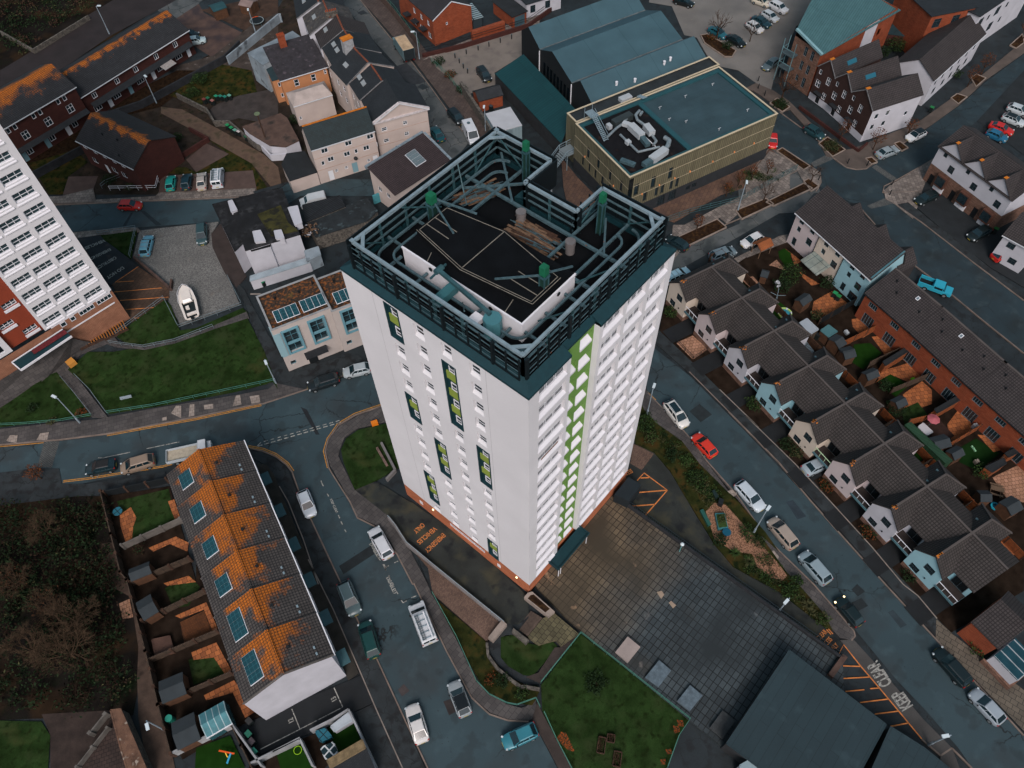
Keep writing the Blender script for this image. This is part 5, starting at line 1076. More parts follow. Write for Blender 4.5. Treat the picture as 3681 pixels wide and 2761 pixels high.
# ---------------------------------------------------------------- orange brick terrace, far right
defs=[('orange brick terraced pair with red-stained corner, beside the pale blue gable','B3 960 895 1310 1200',1,2),('longest orange brick terraced section, middle of the brick row','B3 1310 1200 1795 1645',2,1),('orange brick terraced section running off the right edge','B3 1795 1645 C3 2560 770',3,0)]
for j,(lb,s,a,b0) in enumerate(defs):
    L=(T(s,5.2)[1]-T(s,5.2)[0]).length; n=max(2,round(L/4.2)); xs=[(k+.25)*L/n for k in range(n)]
    b=house('brick_terrace',lb,s,5.2,'gx',2.3,TILE,BRKR,D=5.8,rpos=.8,cat='terrace',group='orange brick terrace sections',wins=[('S',xs,[3.5],1.5,1.0,'t'),('S',[x+.1 for x in xs],[.15],1.9,2.0,'t')],fm=mat('grey_frame','59666c',.5,var=0),fascia=GUT,o=.2,ridgem=TILER)
    for k in range(n):
        rooflight(b,xs[k],.72,.3,.4) if k%2 else pipe_on(b,xs[k]+.5,.75)
        pipe_on(b,xs[k]+1.8,.5)
# ---------------------------------------------------------------- three tall gables, top right
b=house('gabled_townhouses','row of townhouses with three white gables above brick ground floors, right edge','A3 1545 1165 2120 1590 2200 800',7.0,'gx',2.3,TILE,WREND,lower=BRKM,lowz=3.6,D=8.2,wins=[('S',[1.2,5.9,10.6],[5.9],.7,.8,'p'),('S',[3.0,7.7,12.4],[4.1],1.1,1.3,'q'),('S',[2.4,7.1,11.8],[1.4],1.4,1.7,'q')],fm=DGREY,cat='townhouses',doors=[('S',.8,.9,2,GUT),('S',5.4,.9,2,GUT),('S',10.1,.9,2,GUT)],fascia=None)
for i in range(3):
    x=.1+i*4.75; g=MB(); c=MB(); roof_gable(c,4.5,4.6,7.0,2.2,.15); c.v=[(x+q[1],q[0]-.05,q[2]) for q in c.v]; c.f=[f[::-1] for f in c.f]; c.build('gable_roof',TILE,b.root)
    MB().face([(x,-.02,7.0),(x+4.6,-.02,7.0),(x+2.3,-.02,9.2)]).build('gable_wall',WREND,b.root)
    MB().box((x+2.3,.15,9.32),(.5,.7,.05)).build('lichen_patch',mat('lichen_orange','b0661a',.9),b.root)
    MB().bb(x+2.2,x+4.1,-.7,-.005,1.2,3.3).build('bay_window',mat('bay_frame','4a3026',.8),b.root); MB().bb(x+2.35,x+3.95,-.73,-.705,1.5,3.1).build('bay_glass',GLASS,b.root)
    MB().bb(x+2.2,x+4.1,-.2,-.006,0,1.15).build('garage_door',FRAME,b.root)
b=house('white_house','small white house at the right edge, behind the red hatchback','B3 2060 430 2300 560 2300 300',5.0,'gx',2,TILE,WREND,D=7,wins=[('S',[1.0],[3.2],1.2,1.1,'q'),('S',[2.4],[.9],1.2,1.1,'q')],fm=DGREY)
# ---------------------------------------------------------------- three brown brick gables and the white row behind
for i,(s,lb) in enumerate((('A3 580 525 715 620','brown brick gabled townhouse nearest the teal-roofed flats'),('A3 715 620 845 730','middle one of the three brown brick gabled townhouses'),('A3 845 730 1012 880','brown brick gabled townhouse on the street corner, white side wall'))):
    b=house('gabled_townhouse',lb,s,6.6,'gy',2.3,TILE,BRKB,lower=WREND,lowz=1.3,lowS='S',D=[11.5,10.8,10.5][i],sides={'E':WREND} if i==2 else None,group='three brown brick gabled townhouses',o=.12,fascia=mat('verge_pale','6b6c6e'),
      wins=[('S',[.5],[5.4],.6,.9,'p'),('S',[2.6],[4.4],.9,1.5,'q'),('S',[.5],[2.9],1.1,1.4,'q'),('S',[2.7],[1.5],.9,1.3,'q')]+([('E',[1.0,3.4],[4.4,2.2],.9,1.1,'p'),('E',[8],[3],.8,.9,'p')] if i==2 else []),doors=[('S',1.6,.9,2,GUT)])
    MB().bb(1.2,3.0,-.9,-.006,2.25,2.35).build('porch_roof',SLATE,b.root); MB().box((b.L/2,.2,6.6+2.3+.22),(.5,.9,.08)).build('lichen_patch',mat('lichen_orange','b0661a',.9),b.root)
    if i<2:
        o=MB().bb(0,.8,0,2.2,0,.1).build('solar_water_panel',mat('solar_teal','1f5566',.3,var=0),b.roof); sl=math.atan2(2.3,b.L/2); o.location=(b.L*.72,3.2,6.6+2.3*.56+.18); o.rotation_euler=(0,sl,0)
b=house('white_terrace','white rendered row with a blank five-sided gable end, along the curved street','A3 1495 635 1900 268 1660 -60',5.5,'gx',2.4,TILE,WREND,D=7.5,cat='terrace',wins=[('S',[1.5,4.2,7.5,10.5,13.5,16.5],[3.4],.9,1.2),('S',[2.5,6,9,12,15],[1],1.2,1.3)],fm=DGREY)
b=house('red_brick_flats','red brick and teal balcony flats block in the top right','A3 1480 130 1830 60 1700 -200',9,'flat',0,SLATE,BRKR,cat='flats',wins=[('S',[1,5,9],[6.4,3.4,.6],1.6,1.8,'c')],fm=DGREY)
for k in range(3): MB().bb(.5+4*k,3.2+4*k,-1.4,-.01,3.0,3.15).build('balcony',mat('balcony_teal','1f4a52',.5),b.root)
b=house('white_flats','white rendered flats block with dark square windows at the top right','A3 1860 130 2330 -190 1800 -260',8.5,'flat',0,SLATE,WREND,cat='flats',wins=[('S',[1.0,7],[5.6,2.4],1.8,1.8,'c'),('S',[4.4,11],[5.8,2.8],.9,1.1,'p'),('W',[.8],[3,6],1.2,1.2)],fm=DGREY)
polyblk('bin_store','low slate-green shed roof in the shrubbery between the flats','A3 1130 270 1230 60 1380 120 1290 290',2.4,mat('shed_teal','23393e',.7,var=.2,pat=(.4,9,.04,0),col2='1e3338',colm='142428'),BRKD,'shed')
# teal-roofed flats
TEALR=mat('standing_seam_teal','46676a',.5,var=.1,vs=1,pat=(12,.42,.035,0.0),col2='416164',colm='22464a',metal=.15)
pts=T('A3 600 425 1215 60 640 -220 395 280',8.8)
root=thing('teal_roofed_flats','brick flats under a broad ribbed teal metal roof, by the car park','flats',(pts[0].x,pts[0].y,0),math.atan2((pts[1]-pts[0]).y,(pts[1]-pts[0]).x))
a_=root.rotation_euler[2]; lc=[((p.x-pts[0].x)*math.cos(-a_)-(p.y-pts[0].y)*math.sin(-a_),(p.x-pts[0].x)*math.sin(-a_)+(p.y-pts[0].y)*math.cos(-a_)) for p in pts]
mb=MB(); L=lc[1][0]; W_=lc[3]
wall(mb,(0,0,0),(1,0,0),(0,-1,0),L,8.75,[(13.5,4.5,.7,2),(15.2,4.5,.7,2),(18,4.8,1,1.4)],.15,0)
uw=Vector((W_[0],W_[1],0)); Lw=uw.length; uw.normalize(); nw=Vector((-uw.y,uw.x,0)); nw=nw if nw.x<0 else -nw
wh_=[(1.4,.8,.8,2.0),(1.3,3.6,.8,1.8),(1.3,6.4,.8,1.8),(3.0,3.6,.8,1.8),(3.0,6.4,.8,1.8),(3.2,1.3,.7,1.2)]
wall(mb,(0,0,0),uw,nw,Lw,8.75,wh_,.15,1); mb.face([(*lc[1],0),(*lc[2],0),(*lc[2],8.75),(*lc[1],8.75)]); mb.face([(*lc[2],0),(*lc[3],0),(*lc[3],8.75),(*lc[2],8.75)])
mb.bb(13.2,17,-.01,-.006,2.5,8.6,2)
mb.build('wall',[BRKR,BRKM,WREND],root)
for h in wh_: put_window(window_mesh('apt%d_%d'%(h[2]*100,h[3]*100),h[2]-.02,h[3]-.02,(.5,),(.6,),.06,mat('grey_frame','59666c')),root,(uw.x*(h[0]+.01)-nw.x*.1,uw.y*(h[0]+.01)-nw.y*.1,h[1]+.01),uw,nw)
rb=MB(); q=[(-.3,-.4,8.8),(L+.5,-.4,8.3),(lc[2][0],lc[2][1],9.8),(lc[3][0]-.2,lc[3][1],10.0)]; rb.face(q); rb.face([(p[0],p[1],p[2]-.15) for p in q][::-1]); rb.face([(q[0][0],q[0][1],q[0][2]-.15),(q[1][0],q[1][1],q[1][2]-.15),q[1],q[0]])
rb.build('roof',TEALR,root)
rb=MB(); rb.bar((q[0][0],q[0][1],q[0][2]+.1),(q[3][0],q[3][1],q[3][2]+.1),.5,.35); rb.build('parapet',mat('pale_teal_coping','6f9299',.6,var=.1),root)
bal=MB()
for z in (3.0,5.8):
    c=Vector((W_[0],W_[1],0))*.88
    MB().box((c.x-.9,c.y+.2,z),(1.6,2.6,.15),a_*0).build('balcony',mat('balcony_grey','3c4a4f',.6),root)
    o=MB()
    for dx,dy in ((-1.7,-1.1),(-1.7,1.5),(-.1,1.5)): o.bar((c.x+dx,c.y+dy,0),(c.x+dx,c.y+dy,8.6),.1,.1) if z<4 else None
    o.bar((c.x-1.7,c.y-1.1,z+1.1),(c.x-1.7,c.y+1.5,z+1.1),.07).bar((c.x-1.7,c.y+1.5,z+1.1),(c.x-.1,c.y+1.5,z+1.1),.07); o.build('balcony_frame',mat('frame_teal','5b7d84',.5),root)
# ---------------------------------------------------------------- warehouse with three ridges and its lean-to
TR=mat('warehouse_roof','365059',.6,var=.14,vs=.3,pat=(7.5,40,.06,0.0),col2='334c55',colm='2a444c')
pts=T('A2 730 835 1640 465 165 240',7.6); A_,B_,C_=pts; u=(B_-A_).normalized(); nn=Vector((-u.y,u.x,0)); L=(B_-A_).length+0; D=(C_-A_).dot(nn); sk=(C_-A_).dot(u)
root=thing('warehouse','big warehouse with three parallel blue-grey ridges and dark gable wall','warehouse',(A_.x,A_.y,0),math.atan2(u.y,u.x))
ys=[0,D*.27,D*.72,D]; zr=2.1; prof=[]
for a,b_ in zip(ys,ys[1:]): prof+=[(a,7.6),((a+(b_-a)*.62),7.6+zr)]
prof.append((D,7.6)); w_=MB(); rb=MB()
sx=lambda y: sk*y/D
for (y0,z0),(y1,z1) in zip(prof,prof[1:]):
    rb.face([(sx(y0),y0,z0),(L+sx(y0)*0+1.2*y0/D*0,y0,z0),(L,y1,z1),(sx(y1),y1,z1)]); w_.face([(sx(y0),y0,0),(sx(y0),y0,z0),(sx(y1),y1,z1),(sx(y1),y1,0)]); w_.face([(L,y0,0),(L,y1,0),(L,y1,z1),(L,y0,z0)])
w_.face([(0,0,0),(L,0,0),(L,0,7.6),(0,0,7.6)]); w_.face([(L,D,0),(sk,D,0),(sk,D,7.6),(L,D,7.6)])
w_.build('wall',mat('black_cladding','10171b',.8,var=.15,vs=.5,pat=(.5,20,.03,0),col2='0d1418',colm='070b0d'),root); rb.build('roof',TR,root)
g=MB()
for y in ys[1:3]: g.bb(0+sx(y),L,y-.25,y+.25,7.6-.1,7.66)
g.build('valley_gutter',mat('valley_grey','5a5f60',.8,var=.4,vs=1.5,blotch=('3a2a22',1.2,.68,.75)),root)
for y in ys[1:3]: MB().tube((sx(y)-.12,y,0),(sx(y)-.12,y,7.4),.1).build('downpipe',FRAME,root)
for i in range(8):
    y=D*.3+i*D*.048; MB().bb(sx(y)-.06,sx(y)-.01,y,y+.6,3.5,6.0).build('tall_window',GLASSD,root)
for x,f in ((6,.35),(16.5,.4),(18,.45),(9.5,.2)):
    MB().tube((x,ys[1]*f*.62,7.6+zr*f),(x,ys[1]*f*.62,7.6+zr*f+.7),.2,.26,10).build('roof_cowl',WHITE2,root)
# lean-to
q=T('A2 180 430 595 870',5.0)+T('A2 480 1140 A1 1945 585',3.0); c=q[0]
root=thing('lean_to_hall','long single-storey hall with dark green ribbed lean-to roof along the warehouse','hall',(c.x,c.y,0),math.atan2((q[1]-q[0]).y,(q[1]-q[0]).x)); a_=-root.rotation_euler[2]
l=[Vector(((p.x-c.x)*math.cos(a_)-(p.y-c.y)*math.sin(a_),(p.x-c.x)*math.sin(a_)+(p.y-c.y)*math.cos(a_),p.z)) for p in q]
MB().face([l[3],l[2],l[1],l[0]]).face([(p.x,p.y,p.z-.15) for p in (l[0],l[1],l[2],l[3])]).face([(l[3].x,l[3].y,2.85),(l[2].x,l[2].y,2.85),l[2],l[3]]).build('roof',mat('green_sheet_roof','12383c',.5,var=.1,vs=.3,pat=(.55,40,.03,0.0),col2='103438',colm='0b2629'),root)
w_=MB()
for i in range(4):
    a,b_=l[i],l[(i+1)%4]; w_.face([(a.x,a.y,0),(b_.x,b_.y,0),(b_.x,b_.y,b_.z-.1),(a.x,a.y,a.z-.1)])
w_.build('wall',mat('dark_block_wall','232629',.9,var=.3,vs=1),root)
# ---------------------------------------------------------------- gold-clad building with its roof plant
GOLD=mat('gold_cladding','67634f',.6,var=.12,vs=.4,pat=(.42,9,.05,0.0),col2='5d5947',colm='3a392f',metal=0); COP=mat('pale_gold_coping','b0a48c',.6,var=.05)
GR=mat('grey_green_roof','2f434a',.7,var=.2,vs=.3,pat=(3.0,1.1,.02),col2='2b3f46',colm='253840'); TR2=mat('teal_upstand','1f474e',.6,var=.1)
b=house('gold_clad_building','modern gold-clad building with roof terrace full of ducts, behind the tower','A2 1025 1415 2205 905 1755 520',9.4,'flat',0,GR,GOLD,lower=mat('charcoal_brick','23272b',.9,var=.2,vs=1),lowz=2.5,para=.5,fascia=COP,cat='public building',
  wins=[('S',[1.3,4.6],[5.0],.9,2.4,'p'),('S',[3.4,5.7,6.9,8.7,9.9],[2.8],.7,1.9,'p'),('S',[8.0],[5.4],.8,2.3,'p'),('S',[6.6,8.9],[.3],1.5,1.9,'m'),('S',[12.5,13.8],[.9],.9,.9,'m'),('W',[2.2,6.5],[2.8],.8,1.9,'p'),('W',[1.5,4.6,8.0,11.0],[5.2],.8,2.2,'p'),('W',[4.4,8.6,10.4,12.4],[2.7],.7,1.8,'p')],fm=GUT,dep=.2)
Lg,Dg=b.L,b.D; X1=Lg*.4
# sunken plant terrace at the west end
pt=MB(); pt.bb(.9,X1,.9,Dg-.9,8.9,8.94); pt.build('plant_deck',mat('dark_deck','17181b',.95,spec=.08,var=.3,vs=1,blotch=('2a211e',.8,.6,.7)),b.root)
pt=MB(); pt.bb(X1,X1+.9,.9,Dg-.9,8.9,9.15).bb(.25,.9,.25,Dg-.25,8.9,9.15).bb(.9,Lg-.25,.25,.9,8.9,9.16).bb(.9,Lg-.25,Dg-.9,Dg-.25,8.9,9.16).bb(Lg-.9,Lg-.25,.9,Dg-.9,8.9,9.15); pt.build('upstand',TR2,b.root)
DUCT=mat('duct_metal','8c979c',.35,metal=.5,var=.2,vs=2); DUCTW=mat('plant_white','9ca3a8',.5,var=.1)
def duct(name,pl,r,m=DUCT,sq=False):
    d=MB()
    for a,b_ in zip(pl,pl[1:]):
        if sq: d.bar(a,b_,r*2,r*1.6)
        else: d.tube(a,b_,r,n=10)
    return d.build(name,m,b.root)
duct('air_duct',[(2.6,9.8,9.6),(5.0,10.8,9.6),(6.5,11.2,9.6),(7.8,11.9,9.6)],.22); duct('air_duct',[(10.5,12.2,9.9),(9.3,11.6,9.9),(8.8,10.4,9.9),(9.2,8.6,9.7)],.25); duct('air_duct',[(10.7,11.7,9.9),(9.9,11.2,9.9)],.22)
duct('air_handler',[(7.0,9.8,9.9),(7.0,6.6,9.9)],.6,DUCTW,True); duct('air_duct',[(7.0,6.6,9.7),(6.8,4.6,9.6)],.42,STEEL,True); duct('air_duct',[(7.0,9.8,9.9),(6.3,11.0,9.9)],.4,DUCTW,True)
duct('air_handler',[(9.2,8.6,9.8),(8.9,6.4,9.8)],.55,DUCTW,True); duct('air_duct',[(8.9,6.4,9.5),(8.7,4.9,9.4),(7.7,4.4,9.4)],.22)
duct('air_duct',[(4.6,9.2,9.5),(4.6,4.2,9.5),(8.2,3.4,9.5)],.2); duct('filter_box',[(4.6,7.4,9.5),(4.6,6.6,9.5)],.38,DUCTW,True)
duct('air_duct',[(10.2,4.8,9.6),(10.4,3.8,9.6),(9.6,3.0,9.6),(8.6,2.4,9.5)],.38); duct('air_handler',[(8.6,2.3,9.5),(5.2,1.5,9.5)],.62,DUCTW,True); duct('duct_end',[(5.2,1.5,9.35),(3.6,1.3,9.3)],.5,STEEL,True)
duct('roof_hatch',[(2.6,2.2,9.1),(1.4,4.4,9.1)],.4,STEEL,True); duct('air_duct',[(7.9,10.6,9.2),(8.0,3.6,9.2)],.08,FRAME); duct('condenser',[(5.2,12.1,9.5),(9.0,12.4,9.5)],.6,mat('dark_unit','2c3436',.6),True); duct('condenser',[(3.9,11.9,9.5),(4.6,11.9,9.5)],.45,DUCTW,True)
st=MB(); 
for k in range(14): st.box((2.4-.02*k,Dg-2.0-k*.28,10.9-k*.14),(.8,.2,.05))
for dx in (-.4,.4): st.bar((2.4+dx,Dg-1.2,11.3),(2.1+dx,Dg-6,9.2),.07).bar((2.4+dx,Dg-1.2,12.1),(2.1+dx,Dg-6,10.0),.06)
st.bb(1.9,3.4,Dg-1.6,Dg+.3,10.7,10.78); st.bar((1.9,Dg+.3,8.9),(1.9,Dg+.3,11.7),.06).bar((3.4,Dg+.3,8.9),(3.4,Dg+.3,11.7),.06); st.build('access_stair',STEELL,b.root)
for x,y in ((14.5,11.8),(20.0,12.0),(26,12.2),(26.5,3.6),(19.4,2.2),(16.0,6.6),(14,8.5)): MB().bar((x,y,8.9),(x,y,9.35),.1).bar((x-.3,y,9.35),(x+.3,y,9.35),.08).build('anchor_post',DUCTW,b.root)
sp=MB(); sp.bar((12.6,Dg+.5,9.4),(13.0,Dg-1,9.9),.06).bar((13.4,Dg+.5,9.4),(13.8,Dg-1,9.9),.06)
for k in range(5): sp.box((13.2,Dg+.5-k*.35,9.5+.1*k),(.8,.2,.05))
sp.build('step_over',STEELL,b.root)
for i,(x,z) in enumerate(((2.9,5.0-.4),(6.3,4.9),(9.4,4.9),(12.5,4.9),(17.2,4.9),(21.8,4.9),(26.0,4.9))): MB().bb(x,x+.15,-.14,-.005,z,z+.3).build('wall_lamp',mat('lit_lamp_warm','c07848',.4,var=0,emit=.25),b.root)
for y in (3.6,12.0): MB().bb(-.14,-.005,y,y+.15,4.9,5.2).build('wall_lamp',mat('lit_lamp_warm','ffb070'),b.root)
for z in (7.1,4.75): MB().bb(0,Lg,-.02,-.004,z,z+.06).bb(-.02,-.004,0,Dg,z,z+.06).build('cladding_joint',COP,b.root)
MB().bb(.05,.9,-.03,-.004,3.2,9.0).build('corner_glazing',GLASSD,b.root)
# annex strip at the back of it
an=house('low_annex','narrow flat-roofed annex strip between gold building and warehouse','A2 600 975 1740 515 1640 470',8.6,'flat',0,mat('annex_roof','22292c',.85,var=.3,vs=.6),GOLD,para=.3,fascia=COP,cat='annex',D=2.9)
MB().bb(9.6,11.8,.5,1.6,8.3,8.9).build('rooflight_box',DUCTW,an.root)
# entrance bridge
br0=P('A2',590,1170,3.2); br1=P('A2',450,1240,3.2)
root=thing('entrance_bridge','grey steel stair and landing bridging to the gold building','stair',(br0.x,br0.y,0),math.atan2((br1-br0).y,(br1-br0).x)); 
d=MB().bb(-.5,2.6,-1.2,1.2,3.1,3.25); d.build('deck',mat('deck_steel','6a7579',.5,var=.15),root)
d=MB()
for k in range(10): d.bb(2.6+k*.3,2.9+k*.3,-.9,.9,3.0-k*.25,3.08-k*.25)
d.build('stair',mat('deck_steel','6a7579'),root)
for y in (-1.1,1.1):
    d=MB(); d.bar((-.5,y,4.2),(2.6,y,4.2),.08).bar((2.6,y,4.2),(5.6,y,1.6),.08).bar((-.5,y,3.7),(2.6,y,3.7),.05).bar((2.6,y,3.7),(5.6,y,1.1),.05)
    for x in (-.4,1,2.5): d.bar((x,y,0),(x,y,4.2),.1)
    d.build('handrail',STEELL,root)
# ---------------------------------------------------------------- second tower block at the left edge
root=thing('tower_block','second tower block, white with terracotta panels and brown brick base, at the left edge','tower block',(18.55,94.8,0),R(176.2))
TERR=mat('terracotta_panel','7a3420',.8,var=.1); BRB=mat('brown_base_brick','8f6650',.9,var=.2,vs=.8,pat=(.45,.15,.015),col2='845c48',colm='6a4434')
mb=MB(); LW=30; hs=[]; ws=[]; secs=[(.85,3.6),(4.2,6.85),(7.35,9.95)]
for k in range(14):
    z=8.35+2.66*k-1.3
    for x0,x1 in secs: hs.append((x0,z-6.5,x1-x0,1.3)); ws.append((x0,z+.15,x1-x0))
    for x0,x1 in ((16,18.6),(19.2,21.8)): hs.append((x0,z-6.5,x1-x0,1.3)) if k<8 else None
wall(mb,(0,0,6.5),(1,0,0),(0,1,0),10.4,36,[h for h in hs if h[0]<10],.3); wall(mb,(15.2,0,6.5),(1,0,0),(0,1,0),14.8,36,[(h[0]-15.2,*h[1:]) for h in hs if h[0]>15],.3)
wall(mb,(10.4,-.5,17.6),(1,0,0),(0,1,0),4.8,24.9,[],.2); mb.face([(10.4,0,6.5),(10.4,-.5,6.5),(10.4,-.5,42.5),(10.4,0,42.5)]); mb.face([(15.2,0,6.5),(15.2,-.5,6.5),(15.2,-.5,42.5),(15.2,0,42.5)])
mb.face([(0,0,6.5),(0,-20,6.5),(0,-20,42.5),(0,0,42.5)]); mb.face([(0,-20,42.5),(LW,-20,42.5),(LW,0,42.5),(0,0,42.5)])
for x0,x1 in secs:
    for k in range(14):
        z=8.35+2.66*k-1.3; mb.face([(x0-.1,.12,z-.3),(x1+.1,.12,z-.3),(x1+.1,-.26,z+.14),(x0-.1,-.26,z+.14)],1); mb.bb(x0-.1,x1+.1,.004,.12,z-.42,z-.3,1)
mb.build('facade',[WHITE,WHITE2],root)
t_=MB(); th=[]
for k in range(4):
    z=7.2+2.66*k; th.append((10.8+(k%2)*1.9-10.4,z-6.5,1.9,1.0))
wall(t_,(10.4,-.5,6.5),(1,0,0),(0,1,0),4.8,11.1,th,.25); t_.cur=1
for h in th: t_.bb(10.4+h[0]-.1,10.4+h[0]+h[2]+.1,-.49,-.3,6.5+h[1]-.4,6.5+h[1]-.02)
t_.build('terracotta_panel',[TERR,WHITE2],root)
for x,z,w_ in ws: put_window(window_mesh('lt%d'%round(w_*10),w_-.04,1.12,(.34,.67),(.45,),.09,None,mat('curtained_glass','2b3c41',.2,var=.5,vs=.6,spec=.5)),root,(x+w_-.02,-.22,z),(-1,0,0),(0,1,0),'casement_strip')
for h in th: put_window(window_mesh('ltt',1.86,.96,(.34,.67),(.45,),.09),root,(10.4+h[0]+h[2]-.02,-.7,6.5+h[1]+.02),(-1,0,0),(0,1,0),'casement_strip')
b_=MB(); wall(b_,(0,.02,0),(1,0,0),(0,1,0),LW,6.3,[],.2); b_.face([(0,.02,0),(0,-20,0),(0,-20,6.5),(0,.02,6.5)]); b_.cur=1; b_.bb(.3,9.6,-.1,.03,6.3,6.5); b_.bb(.6,8.4,.03,.1,4.2,4.4)
b_.build('brick_base',[BRB,WHITE2],root)
for x0,x1 in ((.4,2.7),(3.2,5.5),(6.2,6.9),(7.6,8.4)): put_window(window_mesh('lg%d'%((x1-x0)*10),x1-x0,.8,(.25,.5,.75) if x1-x0>1 else (),(),.08),root,(x1,.06,5.45),(-1,0,0),(0,1,0),'ground_floor_window')
q=T('B0 95 1445 500 1180 570 1235 165 1505',5.3); inv=root.matrix_basis.inverted() if False else Matrix.Translation(root.location)@Matrix.Rotation(R(176.2),4,'Z'); inv=inv.inverted(); q=[inv@p for p in q]
MB().prism(q,5.1,5.3,bottom=True).build('entrance_canopy',TEALM,root)
mt_=inv.inverted(); bk=[mt_@Vector(p) for p in ((6.6,.35,.5),(8.2,.35,3.0),(12,.35,3.6),(26,.35,3.6))]; fr=T('B0 640 1290 560 1400 380 1560 -150 1850',.2)
rm_=MB()
for k in range(3): rm_.face([bk[k],fr[k],fr[k+1],bk[k+1]])
rm_.face([bk[0],(bk[0].x,bk[0].y,0),fr[0]]); struct('ramp_paving',rm_,PAVE)
e=MB(); 
for i in (2,3,0): a,b2=q[i],q[(i+1)%4]; e.bar((a.x,a.y,5.25),(b2.x,b2.y,5.25),.15,.3)
e.build('canopy_edge',WHITE2,root); MB().bar(tuple((q[0]*.65+q[2]*.35)+Vector((0,0,.15))),tuple((q[1]*.6+q[2]*.4)+Vector((0,0,.15))),.9,.06).build('canopy_sign',mat('dull_red','5a1f24',.7,var=.4,vs=3),root)
# ---------------------------------------------------------------- buildings at the top edge
b=house('brick_gable_house','orange-red brick house with slate roof and blank gable beside the railings','A1 1450 165 1755 45 1310 -60',5.4,'gy',2.4,mat('grey_slate2','2b2b2f',.8,var=.2,pat=(.3,.25,.02),colm='1a1a1c'),BRKR,wins=[('S',[2.9],[3.4],.45,.6,'p'),('W',[1.5,4.2,7],[3.4],.9,1.1),('W',[1.2,4.5,7.2],[.8],1.2,1.2)],D=14,o=.1)
for y in (2.5,5.8,9): MB().bb(-1.3,-.005,y,y+1.6,2.3,2.45).build('porch_roof',SLATE,b.root)
b=house('garden_wall','orange brick garden wall joined to the gable house','A1 1765 262 2025 180 2010 165',1.9,'flat',0,BRKR,BRKR,o=.0,cat='wall',wins=[])
b=house('brick_garage','orange brick garage with flat felt roof and blue-grey door','A1 2085 135 2195 90 1985 -10',2.6,'flat',0,mat('dark_felt','1d2124'),BRKR,cat='garage'); MB().bb(.5,b.L-.5,-.06,-.004,.05,2.3).build('garage_door',mat('door_slate','3a525b',.6),b.root)
b=house('white_corner_building','white rendered building with dark windows at the top edge','A2 205 35 480 -50 160 -100',3.2,'flat',0,SLATE,WREND,wins=[('S',[.9,4.4],[1.0],1.2,1.6,'c')],fm=DGREY,cat='building')
b=house('striped_canopy','garden canopy with pale and dark stripes behind the brick gable','A1 1770 155 1840 135 1740 35',2.4,'flat',0,mat('striped_sheet','7f9399',.6,var=.1,pat=(9,.7,.16,0.0),col2='7f9399',colm='1f2a2e'),DGREY,cat='canopy')
root=thing('railway_style_fence','long low brick wall with black railings behind the paved yard','fence',(0,0,0))
m=MB(); kerb(m,T('A1 1370 460 1700 380 2212 220 A2 400 90',0),.4,0,.9); m.build('brick_plinth',BRKD,root)
m=MB()
for z in (1.1,1.6): 
    p=T('A1 1370 440 1700 360 2212 200 A2 400 70',0)
    for a,b2 in zip(p,p[1:]): m.bar((a.x,a.y,z),(b2.x,b2.y,z),.06)
m.build('rail',GUT,root)
for i,(x,y) in enumerate(((1628,462),(1718,430),(1812,400),(1898,370),(1988,340),(2078,310),(1662,502),(1694,543),(1728,583))):
    p=P('A1',x,y); r_=thing('bollard','black bollard edging the pale concrete yard','bollard',(p.x,p.y,0),0,'black yard bollards'); MB().tube((0,0,0),(0,0,1.0),.1).build('post',GUT,r_); MB().tube((0,0,1.0),(0,0,1.06),.12).build('cap',STEEL,r_)
b=house('brick_shed','small brick shed with dark pitched tiles beside the black car','A1 1820 805 2005 755 1985 670',2.4,'gx',.9,SLATE,BRKR,cat='shed',o=.15,fascia=None)
b=house('white_container','big pale grey container building with double doors','A1 1960 1055 2160 1000 2080 860',3.2,'flat',0,mat('container_top','a3a6ab',.6,var=.08),mat('container_side','73868c',.6,var=.08,pat=(.6,9,.03,0.0),col2='6f8288',colm='5a6c72'),cat='container',o=.02,D=5.6)
MB().bb(.8,2.9,-.05,-.004,.2,2.9).build('double_door',mat('container_door','697c83',.6,pat=(1.05,9,.04,0)),b.root)
MB().tube((4.2,2.2,3.34),(4.2,2.2,3.5),.2).build('roof_vent',STEEL,b.root) if False else None
p=P('A1',1900,720); 
root=thing('stone_wall','old rubble-stone boundary wall stepping down beside the street','wall',(0,0,0))
m=MB(); kerb(m,T('A1 1680 730 1860 1000 1960 1180',0),.5,0,2.2); m.build('masonry',STONE,root)
root=thing('timber_fence','long close-boarded wooden fence between the street and the brick house','fence',(0,0,0))
m=MB(); kerb(m,T('A1 1010 -20 1100 80 1200 205 1330 370',0),.1,0,1.9); m.build('boards',mat('grey_boards','5d4c44',.9,var=.3,vs=2,pat=(.15,9,.02,0.0),col2='52433c',colm='2a221e'),root)
# ---------------------------------------------------------------- bottom right: big flat roof, bungalow with sunroom
GRF=mat('dark_teal_felt','213238',.8,var=.16,vs=.15,pat=(7,1.0,.03,.3),col2='1f2f35',colm='18262b',blotch=[('2a3c42',.5,.58,.75),('3a3026',3,.74,.78)])
r1,q=polyblk('garage_block','large flat dark teal felt roof over the garages, bottom right','D3 345 722 1115 1312 905 1700 D2 2400 1920 1792 1465',3.0,GRF,mat('dark_block_wall','232629'),'garage block',lip=.1)
polyblk('garage_block','second flat felt roof joined to the big one, right of the dark seam','D3 1150 1330 1420 1500 1640 1680 1900 1950 960 1760',3.0,GRF,mat('dark_block_wall','232629'),'garage block',lip=.1)
polyblk('pale_canopy_box','small pale blue roofed kiosk at the bottom edge by the flat roof','D2 1900 1640 1970 1600 2040 1659 2010 1720 1920 1720',2.8,mat('kiosk_roof','7b8f96',.6,var=.1),WREND,'kiosk')
